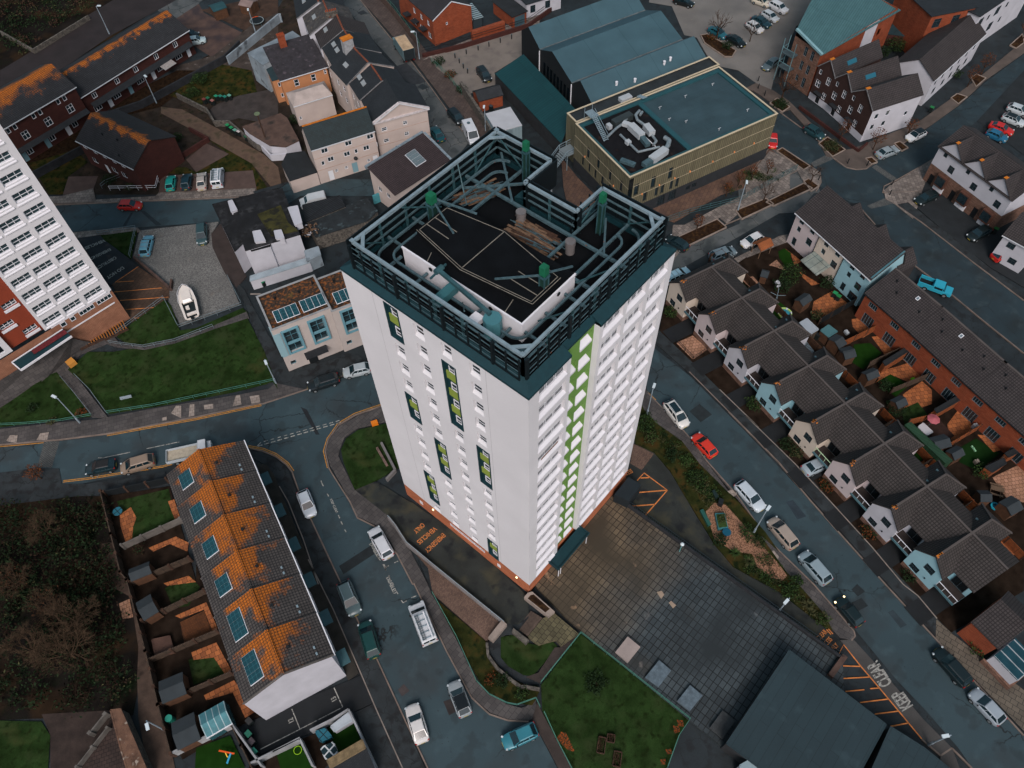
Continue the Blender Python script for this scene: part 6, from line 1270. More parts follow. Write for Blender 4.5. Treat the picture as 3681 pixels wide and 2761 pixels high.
root=thing('retaining_wall','brick retaining wall at the corner of the slab plaza','wall',(0,0,0)); m=MB(); kerb(m,T('D3 650 945 765 785',0),.6,0,1.2); m.build('masonry',mat('wall_brown','4a3a34',.9,var=.3,vs=1),root)
b=house('bungalow','brick house with plain tiled roof at the lower right corner','D3 2080 760 1825 488 2140 260',3.6,'mono',2.4,TILE,BRKR,sides={'N':BRKR},cat='house',D=None) if False else None
pts=T('D3 1822 487 2005 700 2300 560 2144 255',4.2)
b=house('corner_house','brown-tiled brick house near the lower right corner, beside the driveway','D3 2005 700 2290 455 1822 487',4.0,'gy',2.3,TILE,BRKR,cat='house',o=.15,sides={'S':WREND},fascia=None) 
b=house('sunroom','white-framed glass sunroom with brick sill at the right edge','D3 2160 965 2330 820 1985 760',2.6,'flat',0,mat('sunroom_glass','1c3a44',.15,var=.2,vs=1,pat=(1.1,5,.07,0.0),col2='21434d',colm='8e979b'),WREND,cat='sunroom',o=.02)
MB().bb(-.3,b.L,-.3,-.004,0,.9).bb(-.3,-.004,-.004,b.D+.3,0,.9).build('brick_sill',BRKM,b.root)
# ---------------------------------------------------------------- bottom left: yards, conservatory roof, sheds
root=thing('garden_wall','white-topped wall round the small yards at the bottom of the photo','wall',(0,0,0)); m=MB()
for s in ('D0 1860 1310 2110 1659','D1 500 1380 680 1290 800 1215 1010 1659','D1 210 1550 420 1450 520 1659','D1 30 1640 420 1440','D0 1400 1560 1860 1340'): kerb(m,T(s,0),.2,0,1.6)
m.build('masonry',mat('white_block','86898c',.85,var=.3,vs=.8),root)
polyblk('slate_outhouse','slate-roofed outhouse at the bottom edge with a beige boarded strip','D1 600 1659 690 1590 920 1500 1000 1700 620 1760',2.6,SLATE,WREND,'outhouse')
polyblk('beige_roof_strip','long narrow beige boarded roof above the slate outhouse','D1 610 1600 890 1435 915 1500 640 1659',2.8,mat('beige_boards','6f6047',.9,var=.4,vs=1.5),WREND,'lean-to')
polyblk('white_pvc_store','low white plastic store, double-stepped','D1 640 1330 780 1220 815 1280 670 1370',1.3,mat('pvc_lid','9da6ad',.5,var=.1),WREND,'garden store')
polyblk('cold_frame','glazed cold frame with four dark panes in white bars','D1 560 1500 660 1455 690 1540 600 1590',1.2,mat('frame_glass','1a2b30',.15,pat=(.75,.75,.08,0.0),col2='1f3036',colm='b5babd'),WREND,'cold frame')
polyblk('blue_bin_cover','pair of blue plastic storage lids side by side','D1 520 1370 600 1345 645 1410 560 1450',1.1,mat('blue_plastic','1f5a6a',.5,var=.1,pat=(.6,4,.05,0)),mat('blue_plastic','1f5a6a'),'storage box')
b=house('greenhouse','aluminium greenhouse with blue-green glass between the sheds','D0 1645 1415 1843 1300 1580 1245',1.9,'gx',.5,mat('greenhouse_glass','3b7078',.15,var=.3,vs=.8,pat=(.7,9,.05,0.0),col2='3f7680',colm='8aa0a5'),mat('greenhouse_wall','2c5158',.2,var=.2),cat='greenhouse',fascia=FRAME,o=.05)
SHR=mat('shed_felt','2b3236',.9,var=.15,vs=1); SHW=mat('shed_boards','4a3222',.9,var=.3,vs=2)
def shed(label,s,z=2.0,rz=.45,rm=None,wm=None,name='garden_shed'):
    return house(name,label,s,z,'gx',rz,rm or SHR,wm or SHW,cat='shed',o=.1,fascia=None)
shed('dark garden shed in the topmost narrow garden behind the lichened terrace','C0 1050 1630 1200 1570 1000 1560')
shed('grey-roofed garden shed with pallets leaning beside it','D0 1150 480 1255 415 1090 350')
shed('largest felt-roofed shed, third narrow garden from the bottom','D0 1300 1140 1478 1065 1255 985')
shed('felt-roofed shed beside the green water butt, bottom narrow garden','D0 1420 1510 1590 1425 1365 1310')
polyblk('shed_base','low lidded box of pinkish boards in the middle garden','D0 1210 640 1350 610 1385 740 1240 780',.5,mat('pinkish_boards','4a362e',.9,var=.3),SHW,'planter box')
# fences of the back gardens, lower left
FEN=mat('fence_timber','4d3f33',.9,var=.35,vs=2.5,pat=(2.0,.16,.03,0.0),col2='44382e',colm='1c1713'); FENO=mat('orange_fence','8a4a22',.9,var=.3,vs=2,pat=(2.0,.16,.03,0.0),col2='7c421f',colm='3a200f'); FENC=mat('concrete_wall','5b5854',.9,var=.3,vs=1)
def fence(label,s,h=1.7,m=None,t=.1,z=0,name='garden_fence',cat='fence',posts=2.4,group=None):
    p=T(s,z) if isinstance(s,str) else s; c=p[0].copy(); root=thing(name,label,cat,(c.x,c.y,0),0,group); mb=MB(); pm=MB()
    for a,b2 in zip(p,p[1:]):
        a=a-Vector((c.x,c.y,0)); b2=b2-Vector((c.x,c.y,0)); mb.bar((a.x,a.y,z+h/2),(b2.x,b2.y,z+h/2),t*.5,h); d=(b2-a); n=max(1,round(d.length/posts))
        for k in range(n+1): q=a+d*k/n; pm.box((q.x,q.y,z+h/2+.04),(t*1.3,t*1.3,h+.08),math.atan2(d.y,d.x))
    mb.build('boards',m or FEN,root); pm.build('posts',TIMBERD if m is not FENC else FENC,root); return root
fence('long timber fence along the dirt path behind the six narrow gardens','C0 840 960 925 1300 1000 1600 D0 1050 200 1200 760 1300 1180 1400 1560',1.7,t=.25)
for i,(s,lb,m) in enumerate((('C0 1000 1380 1460 1170','concrete panel fence between the lawned garden and the dark one',FENC),('D0 1060 210 1530 15','timber rail fence above the shed with pallets',FEN),('D0 1160 510 1650 270','timber rail fence along the deck garden',FEN),('D0 1210 820 1750 590','timber rail fence below the orange deck',FEN),('D0 1310 1170 1530 1060 1860 920','timber fence ending at the white gable',FEN),('C0 860 960 1350 855','blue-black panelled fence at the north end of the gardens',GUT))): fence(lb,s,1.5,m,t=.2)
fence('tall plank wall with pale coping running off the bottom edge','D0 1860 1310 1950 1500 2050 1700',1.7,FEN,t=.2)
polyblk('stone_ramp_wall','broad rust-streaked stone wall descending to the bottom edge','D0 880 1200 960 1190 1180 1700 1020 1700 960 1500',2.2,mat('rusty_stone','5f4638',.9,var=.5,vs=1,blotch=('8a7f74',1.6,.6,.7)),STONE,'wall')
fence('short white stair parapet beside the stone ramp','D0 750 1395 870 1245',1.2,FENC,t=.3,name='parapet',cat='wall'); fence('slatted stair railing going down to the bottom edge','D0 640 1659 880 1350',1.0,FENC,t=.2,name='railing',cat='railing')
# garden surfaces
def gsurf(s,m,z=.13,n='patio'): area(n,s,z,m,R(-22))
gsurf('C0 930 1000 1340 900 1400 1160 1050 1320',GRASS,.12,'lawn'); gsurf('C0 950 1110 1040 1045 1085 1130 1060 1200 1050 1300 1000 1330 960 1200',PATIO); gsurf('C0 1335 1000 1385 985 1440 1150 1400 1170',PATIO)
gsurf('C0 1180 1370 1400 1280 1500 1330 1490 1400 1350 1340 1220 1400',PATIO); gsurf('D0 1300 190 1500 130 1560 180 1330 210',PATIO); gsurf('D0 1310 230 1510 130 1590 220 1500 370 1380 390',GRASS,.125,'lawn')
gsurf('D0 1390 450 1640 340 1740 570 1700 590 1620 400 1440 470',PATIO); gsurf('D0 1430 500 1620 410 1700 590 1470 680',mat('deck_orange','5a3418',.9,var=.3,vs=2,pat=(3,.15,.03,0.0),col2='522f16',colm='2a170a'),.14,'deck')
gsurf('D0 1520 740 1720 660 1850 900 1800 930 1700 780 1540 800',PATIO); gsurf('D0 1500 800 1740 715 1800 900 1540 1000',GRASS,.125,'lawn'); gsurf('D0 1620 1080 1860 960 2050 1200 1950 1260 1850 1060 1640 1120',PATIO); gsurf('D0 1550 1659 1560 1500 1830 1400 1950 1659',TURF,.125,'lawn')
gsurf('D1 210 1550 400 1460 520 1700 250 1700',TURF,.125,'lawn'); gsurf('D1 620 1330 790 1240 880 1440 700 1530 640 1420',TURF,.125,'lawn'); gsurf('D0 945 350 1030 312 1060 460 975 475',PATIOP,.08)
root=thing('garden_table','round blue garden table cover in the top garden','table',tuple(P('C0',955,1100,.0))) ; MB().tube((0,0,.1),(0,0,.75),.12).build('leg',GUT,root); MB().tube((0,0,.75),(0,0,.8),.62,n=20).build('table_top',mat('blue_plastic','1f5a6a'),root)
root=thing('water_butt','teal-green plastic water butt by the bottom shed','water butt',tuple(P('D0',1370,1280,.1))); MB().tube((0,0,0),(0,0,1.1),.42,.36,14).build('barrel',mat('butt_teal','1e6a5c',.5,var=.1),root,40); MB().tube((0,0,1.1),(0,0,1.16),.4,n=14).build('lid',mat('butt_lid','2a8070',.5,var=0),root)
root=thing('toy_slide','orange and blue plastic toy see-saw frame on the small lawn','toy',tuple(P('D0',1815,1540,.12)),R(-60)); MB().bar((-.9,0,.5),(.9,0,.6),.16,.08).build('arm',mat('toy_orange','d0501a',.5,var=0),root); MB().bar((.5,0,.6),(.3,-1.0,.1),.2,.08).build('chute',mat('toy_blue','1f7fa0',.5,var=0),root); MB().bar((-.2,0,.5),(.1,-.4,.05),.1).build('leg',mat('toy_yellow','c9a21e',.5,var=0),root)
root=thing('toy_hoop','lime green hoop lying on the dark lawn','toy hoop',tuple(P('D1',377,1518,.14))); m=MB()
for i in range(16): m.bar((.42*math.cos(i*.393),.42*math.sin(i*.393),.04),(.42*math.cos((i+1)*.393),.42*math.sin((i+1)*.393),.04),.06)
m.build('ring',mat('lime','7fae1c',.5,var=0),root)
# ---------------------------------------------------------------- vehicles
TYRE=mat('tyre','0b0c0d',.9,var=.1); RIM=mat('alloy_rim','7c8488',.4,metal=.4,var=0); CGL=mat('car_glass','12242a',.08,var=.1,spec=.7); HL=mat('headlight','aeb8bd',.2,var=0); HLON=mat('headlight_on','ffd9a0',.2,var=0,emit=2.5); TL=mat('tail_light','8a1410',.3,var=0); PLATE=mat('number_plate','9a8a3a',.5,var=0); TRIM=mat('car_trim','101416',.6,var=0)
KINDS={ # L,W,H,hood z,belt,(windscreen base,roof front,roof rear,tail base) measured from the front, rear deck z
'hatch':(4.0,1.74,1.46,.86,.96,1.0,1.75,3.35,3.9,1.0),'mini':(3.7,1.68,1.42,.88,.96,.95,1.55,3.05,3.6,1.0),'saloon':(4.5,1.78,1.42,.82,.94,1.15,1.95,3.25,3.95,.98),
'estate':(4.6,1.8,1.48,.84,.96,1.1,1.85,4.05,4.5,1.0),'suv':(4.45,1.86,1.66,.98,1.1,1.05,1.75,3.85,4.35,1.12),'mpv':(4.5,1.82,1.66,.95,1.06,.8,1.65,3.9,4.42,1.1),'coupe':(4.25,1.78,1.36,.8,.92,1.2,1.95,3.1,3.95,.95)}
def car_proto(kind,colr,roofc=None,rack=0,on=0,sun=0):
    L,W,H,hz,bz,a,b,c,d,rz=KINDS[kind]; pm=mat('paint_'+colr,colr,.35,metal=.1,var=.06,vs=1,spec=.6)
    root=thing('parked_car','','car'); hx=L/2; X=lambda t: hx-t
    body=MB(); st=[(0,.62,.30,hz-.25),(.12,.80,.24,hz-.12),(.45,.93,.2,hz-.03),(a,1,.18,bz-.04),(L*.5,1,.18,bz),(c,1,.18,bz+.01),(L-.35,.95,.2,rz),(L-.1,.86,.26,rz-.06),(L,.72,.34,rz-.28)]
    rows=[]
    for t,wf,z0,z1 in st:
        w_=W/2*wf; prof=[(w_*.9,z0),(w_,z0+.16),(w_,z1-.2),(w_*.94,z1-.05),(w_*.78,z1+.01),(0,z1+.04)]; prof=prof+[(-y,z) for y,z in prof[-2::-1]]
        i=len(body.v); body.v+=[(X(t),y,z) for y,z in prof]; rows.append((i,len(prof)))
    n=rows[0][1]
    for (i,_),(j,_) in zip(rows,rows[1:]):
        for k in range(n-1): body.f.append((i+k,i+k+1,j+k+1,j+k)[::-1]); body.mi.append(0)
        body.f.append((i+n-1,i,j,j+n-1)[::-1]); body.mi.append(0)
    body.f.append(tuple(range(rows[0][0],rows[0][0]+n))); body.mi.append(0); body.f.append(tuple(range(rows[-1][0],rows[-1][0]+n))[::-1]); body.mi.append(0)
    wb=W/2*.92; wr=W/2*.76; q0=[(X(a),wb*.96),(X(d),wb*.92),(X(d),-wb*.92),(X(a),-wb*.96)]; q1=[(X(b),wr*.96),(X(c),wr*.93),(X(c),-wr*.93),(X(b),-wr*.96)]
    lo=[Vector((*p,bz-.03)) for p in q0]; hi=[Vector((*p,H-.05)) for p in q1]; rf=[Vector((p[0]*.94+X((b+c)/2)*.06,p[1]*.86,H)) for p in q1]
    for k in range(4): body.face([lo[k],hi[k],hi[(k+1)%4],lo[(k+1)%4]][::-1] if 0 else [lo[(k+1)%4],hi[(k+1)%4],hi[k],lo[k]]); body.face([hi[(k+1)%4],rf[(k+1)%4],rf[k],hi[k]],1)
    body.face([rf[0],rf[1],rf[2],rf[3]],1)
    body.build('body',[pm,mat('paint_'+roofc,roofc,.3,metal=.1,var=.06,spec=.6) if roofc else pm],root,38)
    def glass(nm,k,f0=.07,f1=.93,g0=.12,g1=.95,splits=1):
        A,B,C,D=lo[k],hi[k],hi[(k+1)%4],lo[(k+1)%4]
        nn=(D-A).cross(B-A).normalized(); m=MB(); cen=(lo[0]+lo[2])/2; 
        if nn.dot(A-cen)<0: nn=-nn
        def bl(u,v): return (A*(1-u)+D*u)*(1-v)+(B*(1-u)+C*u)*v+nn*.012
        for s in range(splits):
            u0=f0+(f1-f0)*s/splits+(.02 if s else 0); u1=f0+(f1-f0)*(s+1)/splits-(.02 if s<splits-1 else 0)
            q=[bl(u0,g0),bl(u1,g0),bl(u1,g1),bl(u0,g1)]
            if (q[1]-q[0]).cross(q[3]-q[0]).dot(nn)<0: q=q[::-1]
            m.face(q)
        m.build(nm,CGL,root)
    glass('side_window',0,.05,.95,.18,.92,3); glass('rear_window',1); glass('side_window',2,.05,.95,.18,.92,3); glass('windscreen',3,.04,.96,.04,.97)
    if sun: MB().face([rf[0]*.9+rf[2]*.1+Vector((0,0,.012)),rf[1]*.9+rf[3]*.1+Vector((0,0,.012)),rf[2]*.9+rf[0]*.1+Vector((0,0,.012)),rf[3]*.9+rf[1]*.1+Vector((0,0,.012))]).build('glass_roof',CGL,root)
    for x in (X(L*.19),X(L*.8)):
        for s in (-1,1):
            w_=MB().tube((x,s*(W/2-.17),.32),(x,s*(W/2+.015),.32),.32,n=14).build('wheel',TYRE,root,40); MB().tube((x,s*(W/2+.016),.32),(x,s*(W/2+.03),.32),.19,n=10).build('rim',RIM,w_)
    for s in (-1,1):
        MB().bar((X(.14),s*W*.37,hz-.16),(X(.3),s*W*.43,hz-.1),.2,.12).build('headlight',HLON if on else HL,root)
        MB().box((X(L-.1),s*W*.385,rz-.16),(.14,.22,.16)).build('tail_light',TL,root)
        MB().box((X(a+.35),s*(W/2+.06),bz+.02),(.14,.16,.12)).build('wing_mirror',TRIM,root)
    MB().box((X(L+.01),0,.55),(.03,.5,.11)).box((X(-.02),0,.42),(.03,.5,.11)).build('number_plate',PLATE,root)
    if rack:
        m=MB()
        for s in (-1,1): m.bar((X(b+.1),s*wr*.8,H+.05),(X(c-.1),s*wr*.8,H+.05),.06)
        if rack>1:
            for t in (.3,.7): m.bar((X(b+(c-b)*t),-wr*.85,H+.08),(X(b+(c-b)*t),wr*.85,H+.08),.09,.04)
        m.build('roof_bars',STEELL,root)
    return root
def van_proto(colr,L=5.0,W=1.95,H=2.0,box=0,rack=0):
    pm=mat('paint_'+colr,colr,.4,var=.08,vs=1,spec=.5); root=thing('parked_van','','van'); X=lambda t: L/2-t
    m=MB(); a,b=.75,1.55
    prof=[(0,.3),(0,.85),(.15,1.0),(a,1.15),(b,H-.04),(b+.15,H),(L-.12,H),(L,H-.15),(L,.3)]
    w0=W/2
    def ring(y,s): return [(X(t),y*(.9 if z>1.2 else 1) if abs(y)>0 else y,z) for t,z in prof]
    i=len(m.v); A=[(X(t),w0*(.9 if z>1.3 else 1),z) for t,z in prof]; B=[(x,-y,z) for x,y,z in A]; m.v+=A+B; n=len(A)
    m.f.append(tuple(range(n))[::-1]); m.mi.append(0); m.f.append(tuple(range(n,2*n))); m.mi.append(0)
    for k in range(n): m.f.append((k,(k+1)%n,n+(k+1)%n,n+k)); m.mi.append(0)
    m.build('body',pm,root,30)
    g=MB(); g.face([(X(a+.05)+.02,-w0*.85,1.22),(X(a+.05)+.02,w0*.85,1.22),(X(b-.03)+.02,w0*.8,H-.1),(X(b-.03)+.02,-w0*.8,H-.1)]); g.build('windscreen',CGL,root)
    for s in (-1,1):
        q=[(X(a+.35),s*(w0*.985),1.2),(X(b+.9),s*(w0*.985),1.2),(X(b+.9),s*(w0*.925),H-.25),(X(b+.05),s*(w0*.925),H-.25)]; MB().face(q if s<0 else q[::-1]).build('side_window',CGL,root)
    MB().bb(-L/2-.015,-L/2-.002,-w0*.7,-.05,1.2,1.75).bb(-L/2-.015,-L/2-.002,.05,w0*.7,1.2,1.75).build('rear_window',CGL,root)
    for x in (X(.85),X(L-.95)):
        for s in (-1,1):
            w_=MB().tube((x,s*(w0-.2),.34),(x,s*(w0+.015),.34),.34,n=14).build('wheel',TYRE,root,40); MB().tube((x,s*(w0+.016),.34),(x,s*(w0+.03),.34),.2,n=10).build('rim',RIM,w_)
    for s in (-1,1):
        MB().box((X(.05),s*w0*.78,.82),(.2,.28,.2)).build('headlight',HL,root); MB().box((X(L-.01),s*w0*.88,1.0),(.06,.14,.4)).build('tail_light',TL,root); MB().box((X(a+.5),s*(w0+.1),1.25),(.15,.2,.25)).build('wing_mirror',TRIM,root)
    MB().box((X(L+.01),0,.6),(.03,.5,.11)).build('number_plate',PLATE,root)
    if rack:
        m=MB()
        for s in (-.8,.8): m.bar((X(b+.2),s*w0*.8,H+.14),(X(L-.2),s*w0*.8,H+.14),.07)
        for k in range(5): x=X(b+.3+(L-b-.6)*k/4); m.bar((x,-w0*.75,H+.12),(x,w0*.75,H+.12),.07)
        m.build('roof_rack',STEELL,root)
        m=MB(); 
        for s in (.3,.62): m.bar((X(b+.2),s*w0,H+.22),(X(L-.1),s*w0,H+.22),.06)
        for k in range(12): x=X(b+.3+(L-b-.5)*k/11); m.bar((x,.3*w0,H+.22),(x,.62*w0,H+.22),.05)
        m.build('ladder',mat('dark_ladder','3a4448',.5,var=.1),root); MB().tube((X(b+.1),-.5*w0,H+.22),(X(L-.1),-.5*w0,H+.22),.09).build('pipe_tube',FRAME,root)
    return root
_PR={}
def place(proto,f,r,label,kindname,cat,group,z=0.02):
    """f, r: front and rear centre of the vehicle in the survey, taken at bonnet height"""
    a=P(*f,.75) if len(f)==3 else f; b=P(*r,.85); d=a-b; c=(a+b)/2; rz=math.atan2(d.y,d.x)
    if proto in _PR:
        o=dup(_PR[proto],(c.x,c.y,z),rz,label,group)
    else:
        fn,args=proto[0],proto[1:]; o=car_proto(*args) if fn=='car' else van_proto(*args); _PR[proto]=o; o.location=(c.x,c.y,z); o.rotation_euler=(0,0,rz)
    o['label']=label; o['category']=cat; o['group']=group
    o.name=kindname; return o
CARS=[
('hatch','b4bcc4',(), 'C1',490,1125,405,905,'pale silver hatchback driving down the road past the lichened terrace',0),
('estate','b9bdc2',(), 'C1',975,1215,1098,1440,'white estate car parked over the DISABLED bay marking',.0),
('suv','47595c',('',1), 'D1',838,435,735,182,'grey-green SUV parked on the left kerb',0),
('mpv','0f3836',(), 'D1',905,500,985,772,'dark green boxy car parked just behind the grey-green SUV',0),
('hatch','8a9296',('0b0f12',), 'D1',1610,965,1715,1245,'hatchback with silver bonnet and black glass roof, opposite the white coupe',0),
('coupe','c6c4c2',(), 'D1',1278,1150,1370,1458,'white low car with red tail lights on the main road, bottom centre',0),
('hatch','2a6e7c',(), 'D2',22,1465,280,1345,'turquoise hatchback in the parking bay at the bottom of the photo',0),
('hatch','10262c',('0b0f12',), 'C0',700,745,890,705,'black hatchback, leftmost of three vehicles queuing by the yellow lines',0),
('mpv','7c6d5f',(), 'C0',970,740,1212,665,'beige people carrier between the black hatchback and the white tipper',0),
('hatch','a3231e',(), 'B0',1122,192,940,188,'red hatchback on the left-hand side road',0),
('estate','5c93a8',('',2), 'B0',1182,432,1142,588,'light blue estate with roof bars at the edge of the gravel yard',0),
('mpv','2c4347',(), 'B0',1605,502,1603,342,'dark grey-green car parked alone on the gravel yard',0),
('mini','1d8f86',(), 'A0',1365,1385,1345,1515,'bright turquoise small car, first of four in the bays',0),
('hatch','16323c',(), 'A0',1492,1378,1470,1500,'navy hatchback, second of four in the bays',0),
('saloon','a39c95',(), 'A0',1602,1368,1600,1503,'silver-beige saloon next to the white van in the bays',0),
('hatch','a9bcc0',(), 'A0',1615,310,1495,325,'silver hatchback behind the end of the far brick terrace',0),
('hatch','12191c',(), 'A0',1550,272,1460,262,'black hatchback half hidden behind the silver one',0),
('hatch','9aa4a9',(), 'B1',750,1525,938,1480,'silver hatchback beside the tower on the side road',0),
('estate','121b1f',(), 'B1',465,1635,690,1562,'black estate car outside the solar-roofed flats',0),
('mpv','141b1e',(), 'A1',1685,980,1585,868,'black people carrier going down the street above the white van',0),
('saloon','0f4048',(), 'A1',1450,1010,1518,1108,'dark turquoise saloon by the cream end house',0),
('mpv','141b1e',(), 'A1',1895,640,1820,535,'black car alone in the pale concrete yard',0),
('saloon','0e1416',(), 'A2',1520,30,1395,-10,'black car at the top edge of the car park',0),
('hatch','b9b3a4',(), 'A2',2115,25,2030,-10,'cream car topmost in the car park row',0),
('suv','b8bcc0',(), 'A3',325,92,195,20,'white off-roader in the car park row',0),
('hatch','a6aeb3',(), 'A3',252,160,138,88,'silver small car between the white off-roader and the dark saloon',0),
('saloon','15313b',(), 'A3',195,205,55,130,'dark blue saloon in the car park row',0),
('hatch','b3b6b8',(), 'A3',135,250,10,172,'silver-white hatchback nearest the gold building in the car park row',0),
('saloon','1c5561',(), 'A2',1790,290,1665,218,'teal saloon beside the planted island',0),
('saloon','10181b',(), 'A2',1935,355,1808,280,'black saloon beside the planted island',0),
('saloon','4b5a60',(), 'A3',148,545,258,460,'grey saloon parked by the teal-roofed flats',0),
('saloon','0f1a1e',(), 'A3',660,35,585,-10,'dark car at the top edge above the teal roof',0),
('hatch','1c3a40',(), 'A3',612,1085,485,1005,'dark teal hatchback on the slope beside the brown brick gables',0),
('mini','b01f1c',(), 'A3',215,1150,215,1078,'red small car poking out behind the gold building',0),
('saloon','7f8b91',(), 'A3',1205,1175,1050,1230,'silver saloon parked by the corner planter',0),
('hatch','c9ccce',('0e1417',), 'A3',1272,1110,1438,1030,'white hatchback with black roof glass on the curved street',0),
('hatch','a9b3b8',(), 'A3',2250,900,2095,840,'white hatchback uppermost at the right edge',0),
('hatch','a9b3b8',('0f1417',), 'A3',2220,985,2045,910,'white hatchback with black roof above the red car',0),
('coupe','b01f1c',(), 'A3',2138,1055,1935,975,'red coupe in the right-edge car park',0),
('mini','1d5a78',(), 'A3',2038,1092,1960,1055,'small blue car tucked beside the red coupe',0),
('hatch','c2c4c6',(), 'B2',1918,510,2082,425,'white hatchback on the grey street behind the tower',0),
('mpv','64747c',(), 'B2',1868,545,1665,610,'blue-grey people carrier just below the white hatchback',0),
('estate','8fb4c4',('',2), 'B2',1480,715,1330,780,'light blue car half hidden by the tower',0),
('hatch','122429',(), 'B2',1370,470,1440,510,'dark teal car behind the tower corner',0),
('saloon','0f1c1e',(), 'B3',1352,170,1530,85,'black saloon on the drive of the left white gable',0),
('saloon','0f1c1e',(), 'B3',1770,460,1950,360,'black saloon on the drive below the middle white gable',0),
('hatch','a3231e',(), 'B3',2125,545,1968,612,'red hatchback on the black tarmac at the right',0),
('mpv','c4c4c0',('',1,0,1), 'C2',1465,395,1330,212,'white people carrier with dark glass roof, topmost on the right-hand street',0),
('hatch','c23222',(), 'C2',1540,465,1700,635,'bright red hatchback behind the white people carrier',0),
('estate','b0bbc3',(), 'C2',2078,1060,1890,850,'silver estate with sunroof beside the shingle garden',0),
('mpv','93877d',(), 'C3',205,1145,385,1358,'beige people carrier parked below the silver estate',0),
('mpv','7f9098',(), 'C3',448,1410,655,1645,'blue-silver people carrier next to the beige one',0),
('mini','0d1c1e',('',0,1), 'D3',745,318,905,510,'black small car with headlights lit, driving up the right-hand street',0),
('estate','0c1a1d',(), 'D3',1525,722,1765,985,'black estate parked on the right kerb, lower right',0),
('hatch','8c97a0',(), 'D3',1800,1040,2045,1300,'silver hatchback lowest on the right kerb',0),
('saloon','8c9aa3',(), 'C3',615,690,535,725,'silver car nosed into the carport below the fairy lights',0)]
for c in CARS:
    k,col,ex,cr,fx,fy,rx,ry,lb,_=c
    ex=list(ex)+['',0,0,0][len(ex):]; place(('car',k,col,ex[0] or None,ex[1],ex[2],ex[3]),(cr,fx,fy),(cr,rx,ry),lb,'parked_car','car','cars on the streets and in the bays')
V='vans'
place(('van','b7bcc1',5.0,1.95,1.9,0,1),('D1',1310,345),('D1',1435,675),'white van with roof rack, ladder and pipe tube on the main road','parked_van','van',V)
place(('van','b4bac0',4.6,1.9,1.9,0,1),('A0',1735,1335),('A0',1725,1490),'white van with ladders rack, last of four in the bays','parked_van','van',V)
o=place(('van','b9bdc2',5.2,2.0,2.3,0,0),('A1',1795,1150),('A1',1715,985),'plain white panel van partly hidden behind the tower roof','parked_van','van',V)
MB().tube((-1.2,0,2.3),(-1.2,0,2.42),.3,n=14).build('roof_vent',STEEL,o)
place(('van','aab0b4',4.4,1.85,1.8,0,0),('B1',425,178),('B1',575,140),'white van peeping over the corrugated shed','parked_van','van',V)
# flat-bed tipper, box lorry, pick-up, boat
def truckbase(root,L,W):
    for x in (L/2-.9,-L/2+1.2):
        for s in (-1,1):
            w_=MB().tube((x,s*(W/2-.25),.4),(x,s*(W/2),.4),.4,n=14).build('wheel',TYRE,root,40); MB().tube((x,s*(W/2+.001),.4),(x,s*(W/2+.02),.4),.22,n=10).build('rim',RIM,w_)
a=P('C0',1660,570,1.2); b=P('C0',1345,640,1.2); d=a-b; c=(a+b)/2
root=thing('tipper_truck','white tipper truck with empty beige bed beside the lichened terrace','truck',(c.x,c.y,0),math.atan2(d.y,d.x)); truckbase(root,6,2)
MB().bb(1.4,2.9,-.95,.95,.5,1.3).bb(1.4,2.4,-.9,.9,1.3,2.05).build('cab',mat('paint_b7bcc1','b7bcc1'),root); MB().face([(2.42,-.8,1.35),(2.42,.8,1.35),(2.41,.75,1.95),(2.41,-.75,1.95)]).build('windscreen',CGL,root)
m=MB().bb(-3,1.2,-1,1,.8,.95); m.bb(-3,1.2,-1,-.93,.95,1.35).bb(-3,1.2,.93,1,.95,1.35).bb(-3,-2.93,-.93,.93,.95,1.35).bb(1.13,1.2,-.93,.93,.95,1.5); m.build('tipper_bed',mat('bed_white','9aa4aa',.5,var=.1),root); MB().bb(-2.92,1.12,-.92,.92,.955,.97).build('bed_floor',mat('bed_floor','9c9484',.8,var=.2,vs=2),root)
for s in (-1,1): MB().box((2.92,s*.7,.8),(.05,.3,.2)).build('headlight',HL,root); MB().box((-3.03,s*.8,.75),(.05,.25,.14)).build('tail_light',TL,root)
a=P('A1',1185,300,2.4); b=P('A1',1275,470,1.6); a=P('A1',1175,330,1.0); b=P('A1',1268,470,1.0); d=a-b; c=(a+b)/2
root=thing('box_lorry','box lorry with teal frame and dirty beige roof going up the street','lorry',(c.x,c.y,0),math.atan2(d.y,d.x)); truckbase(root,7,2.3)
MB().bb(-3.4,1.7,-1.15,1.15,.9,3.1).build('cargo_box',mat('box_side','5f7a80',.6,var=.3,vs=1),root); MB().bb(-3.35,1.65,-1.1,1.1,3.1,3.15).build('box_roof',mat('box_roof','a58f74',.8,var=.3,vs=1),root)
MB().bb(1.8,3.4,-1.05,1.05,.5,2.1).build('cab',mat('box_side','5f7a80'),root); MB().bb(3.4,3.43,-.9,.9,1.25,2.0).build('windscreen',CGL,root); MB().bb(-3.45,-3.41,-1.1,1.1,.9,3.1).build('rear_door',mat('rear_dark','1a2226',.7,var=.3,vs=3),root)
for s in (-1,1): MB().box((-3.44,s*.8,.75),(.05,.25,.14)).build('tail_light',TL,root)
a=P('B3',1600,870,.9); b=P('B3',1425,805,.9); d=a-b; c=(a+b)/2
root=thing('pickup_truck','bright teal pickup with an open load bed behind the brick terrace','pickup',(c.x,c.y,0),math.atan2(d.y,d.x)); L=5.0; TP=mat('paint_2a8fa6','2a8fa6',.4,var=.05); truckbase(root,5,1.8)
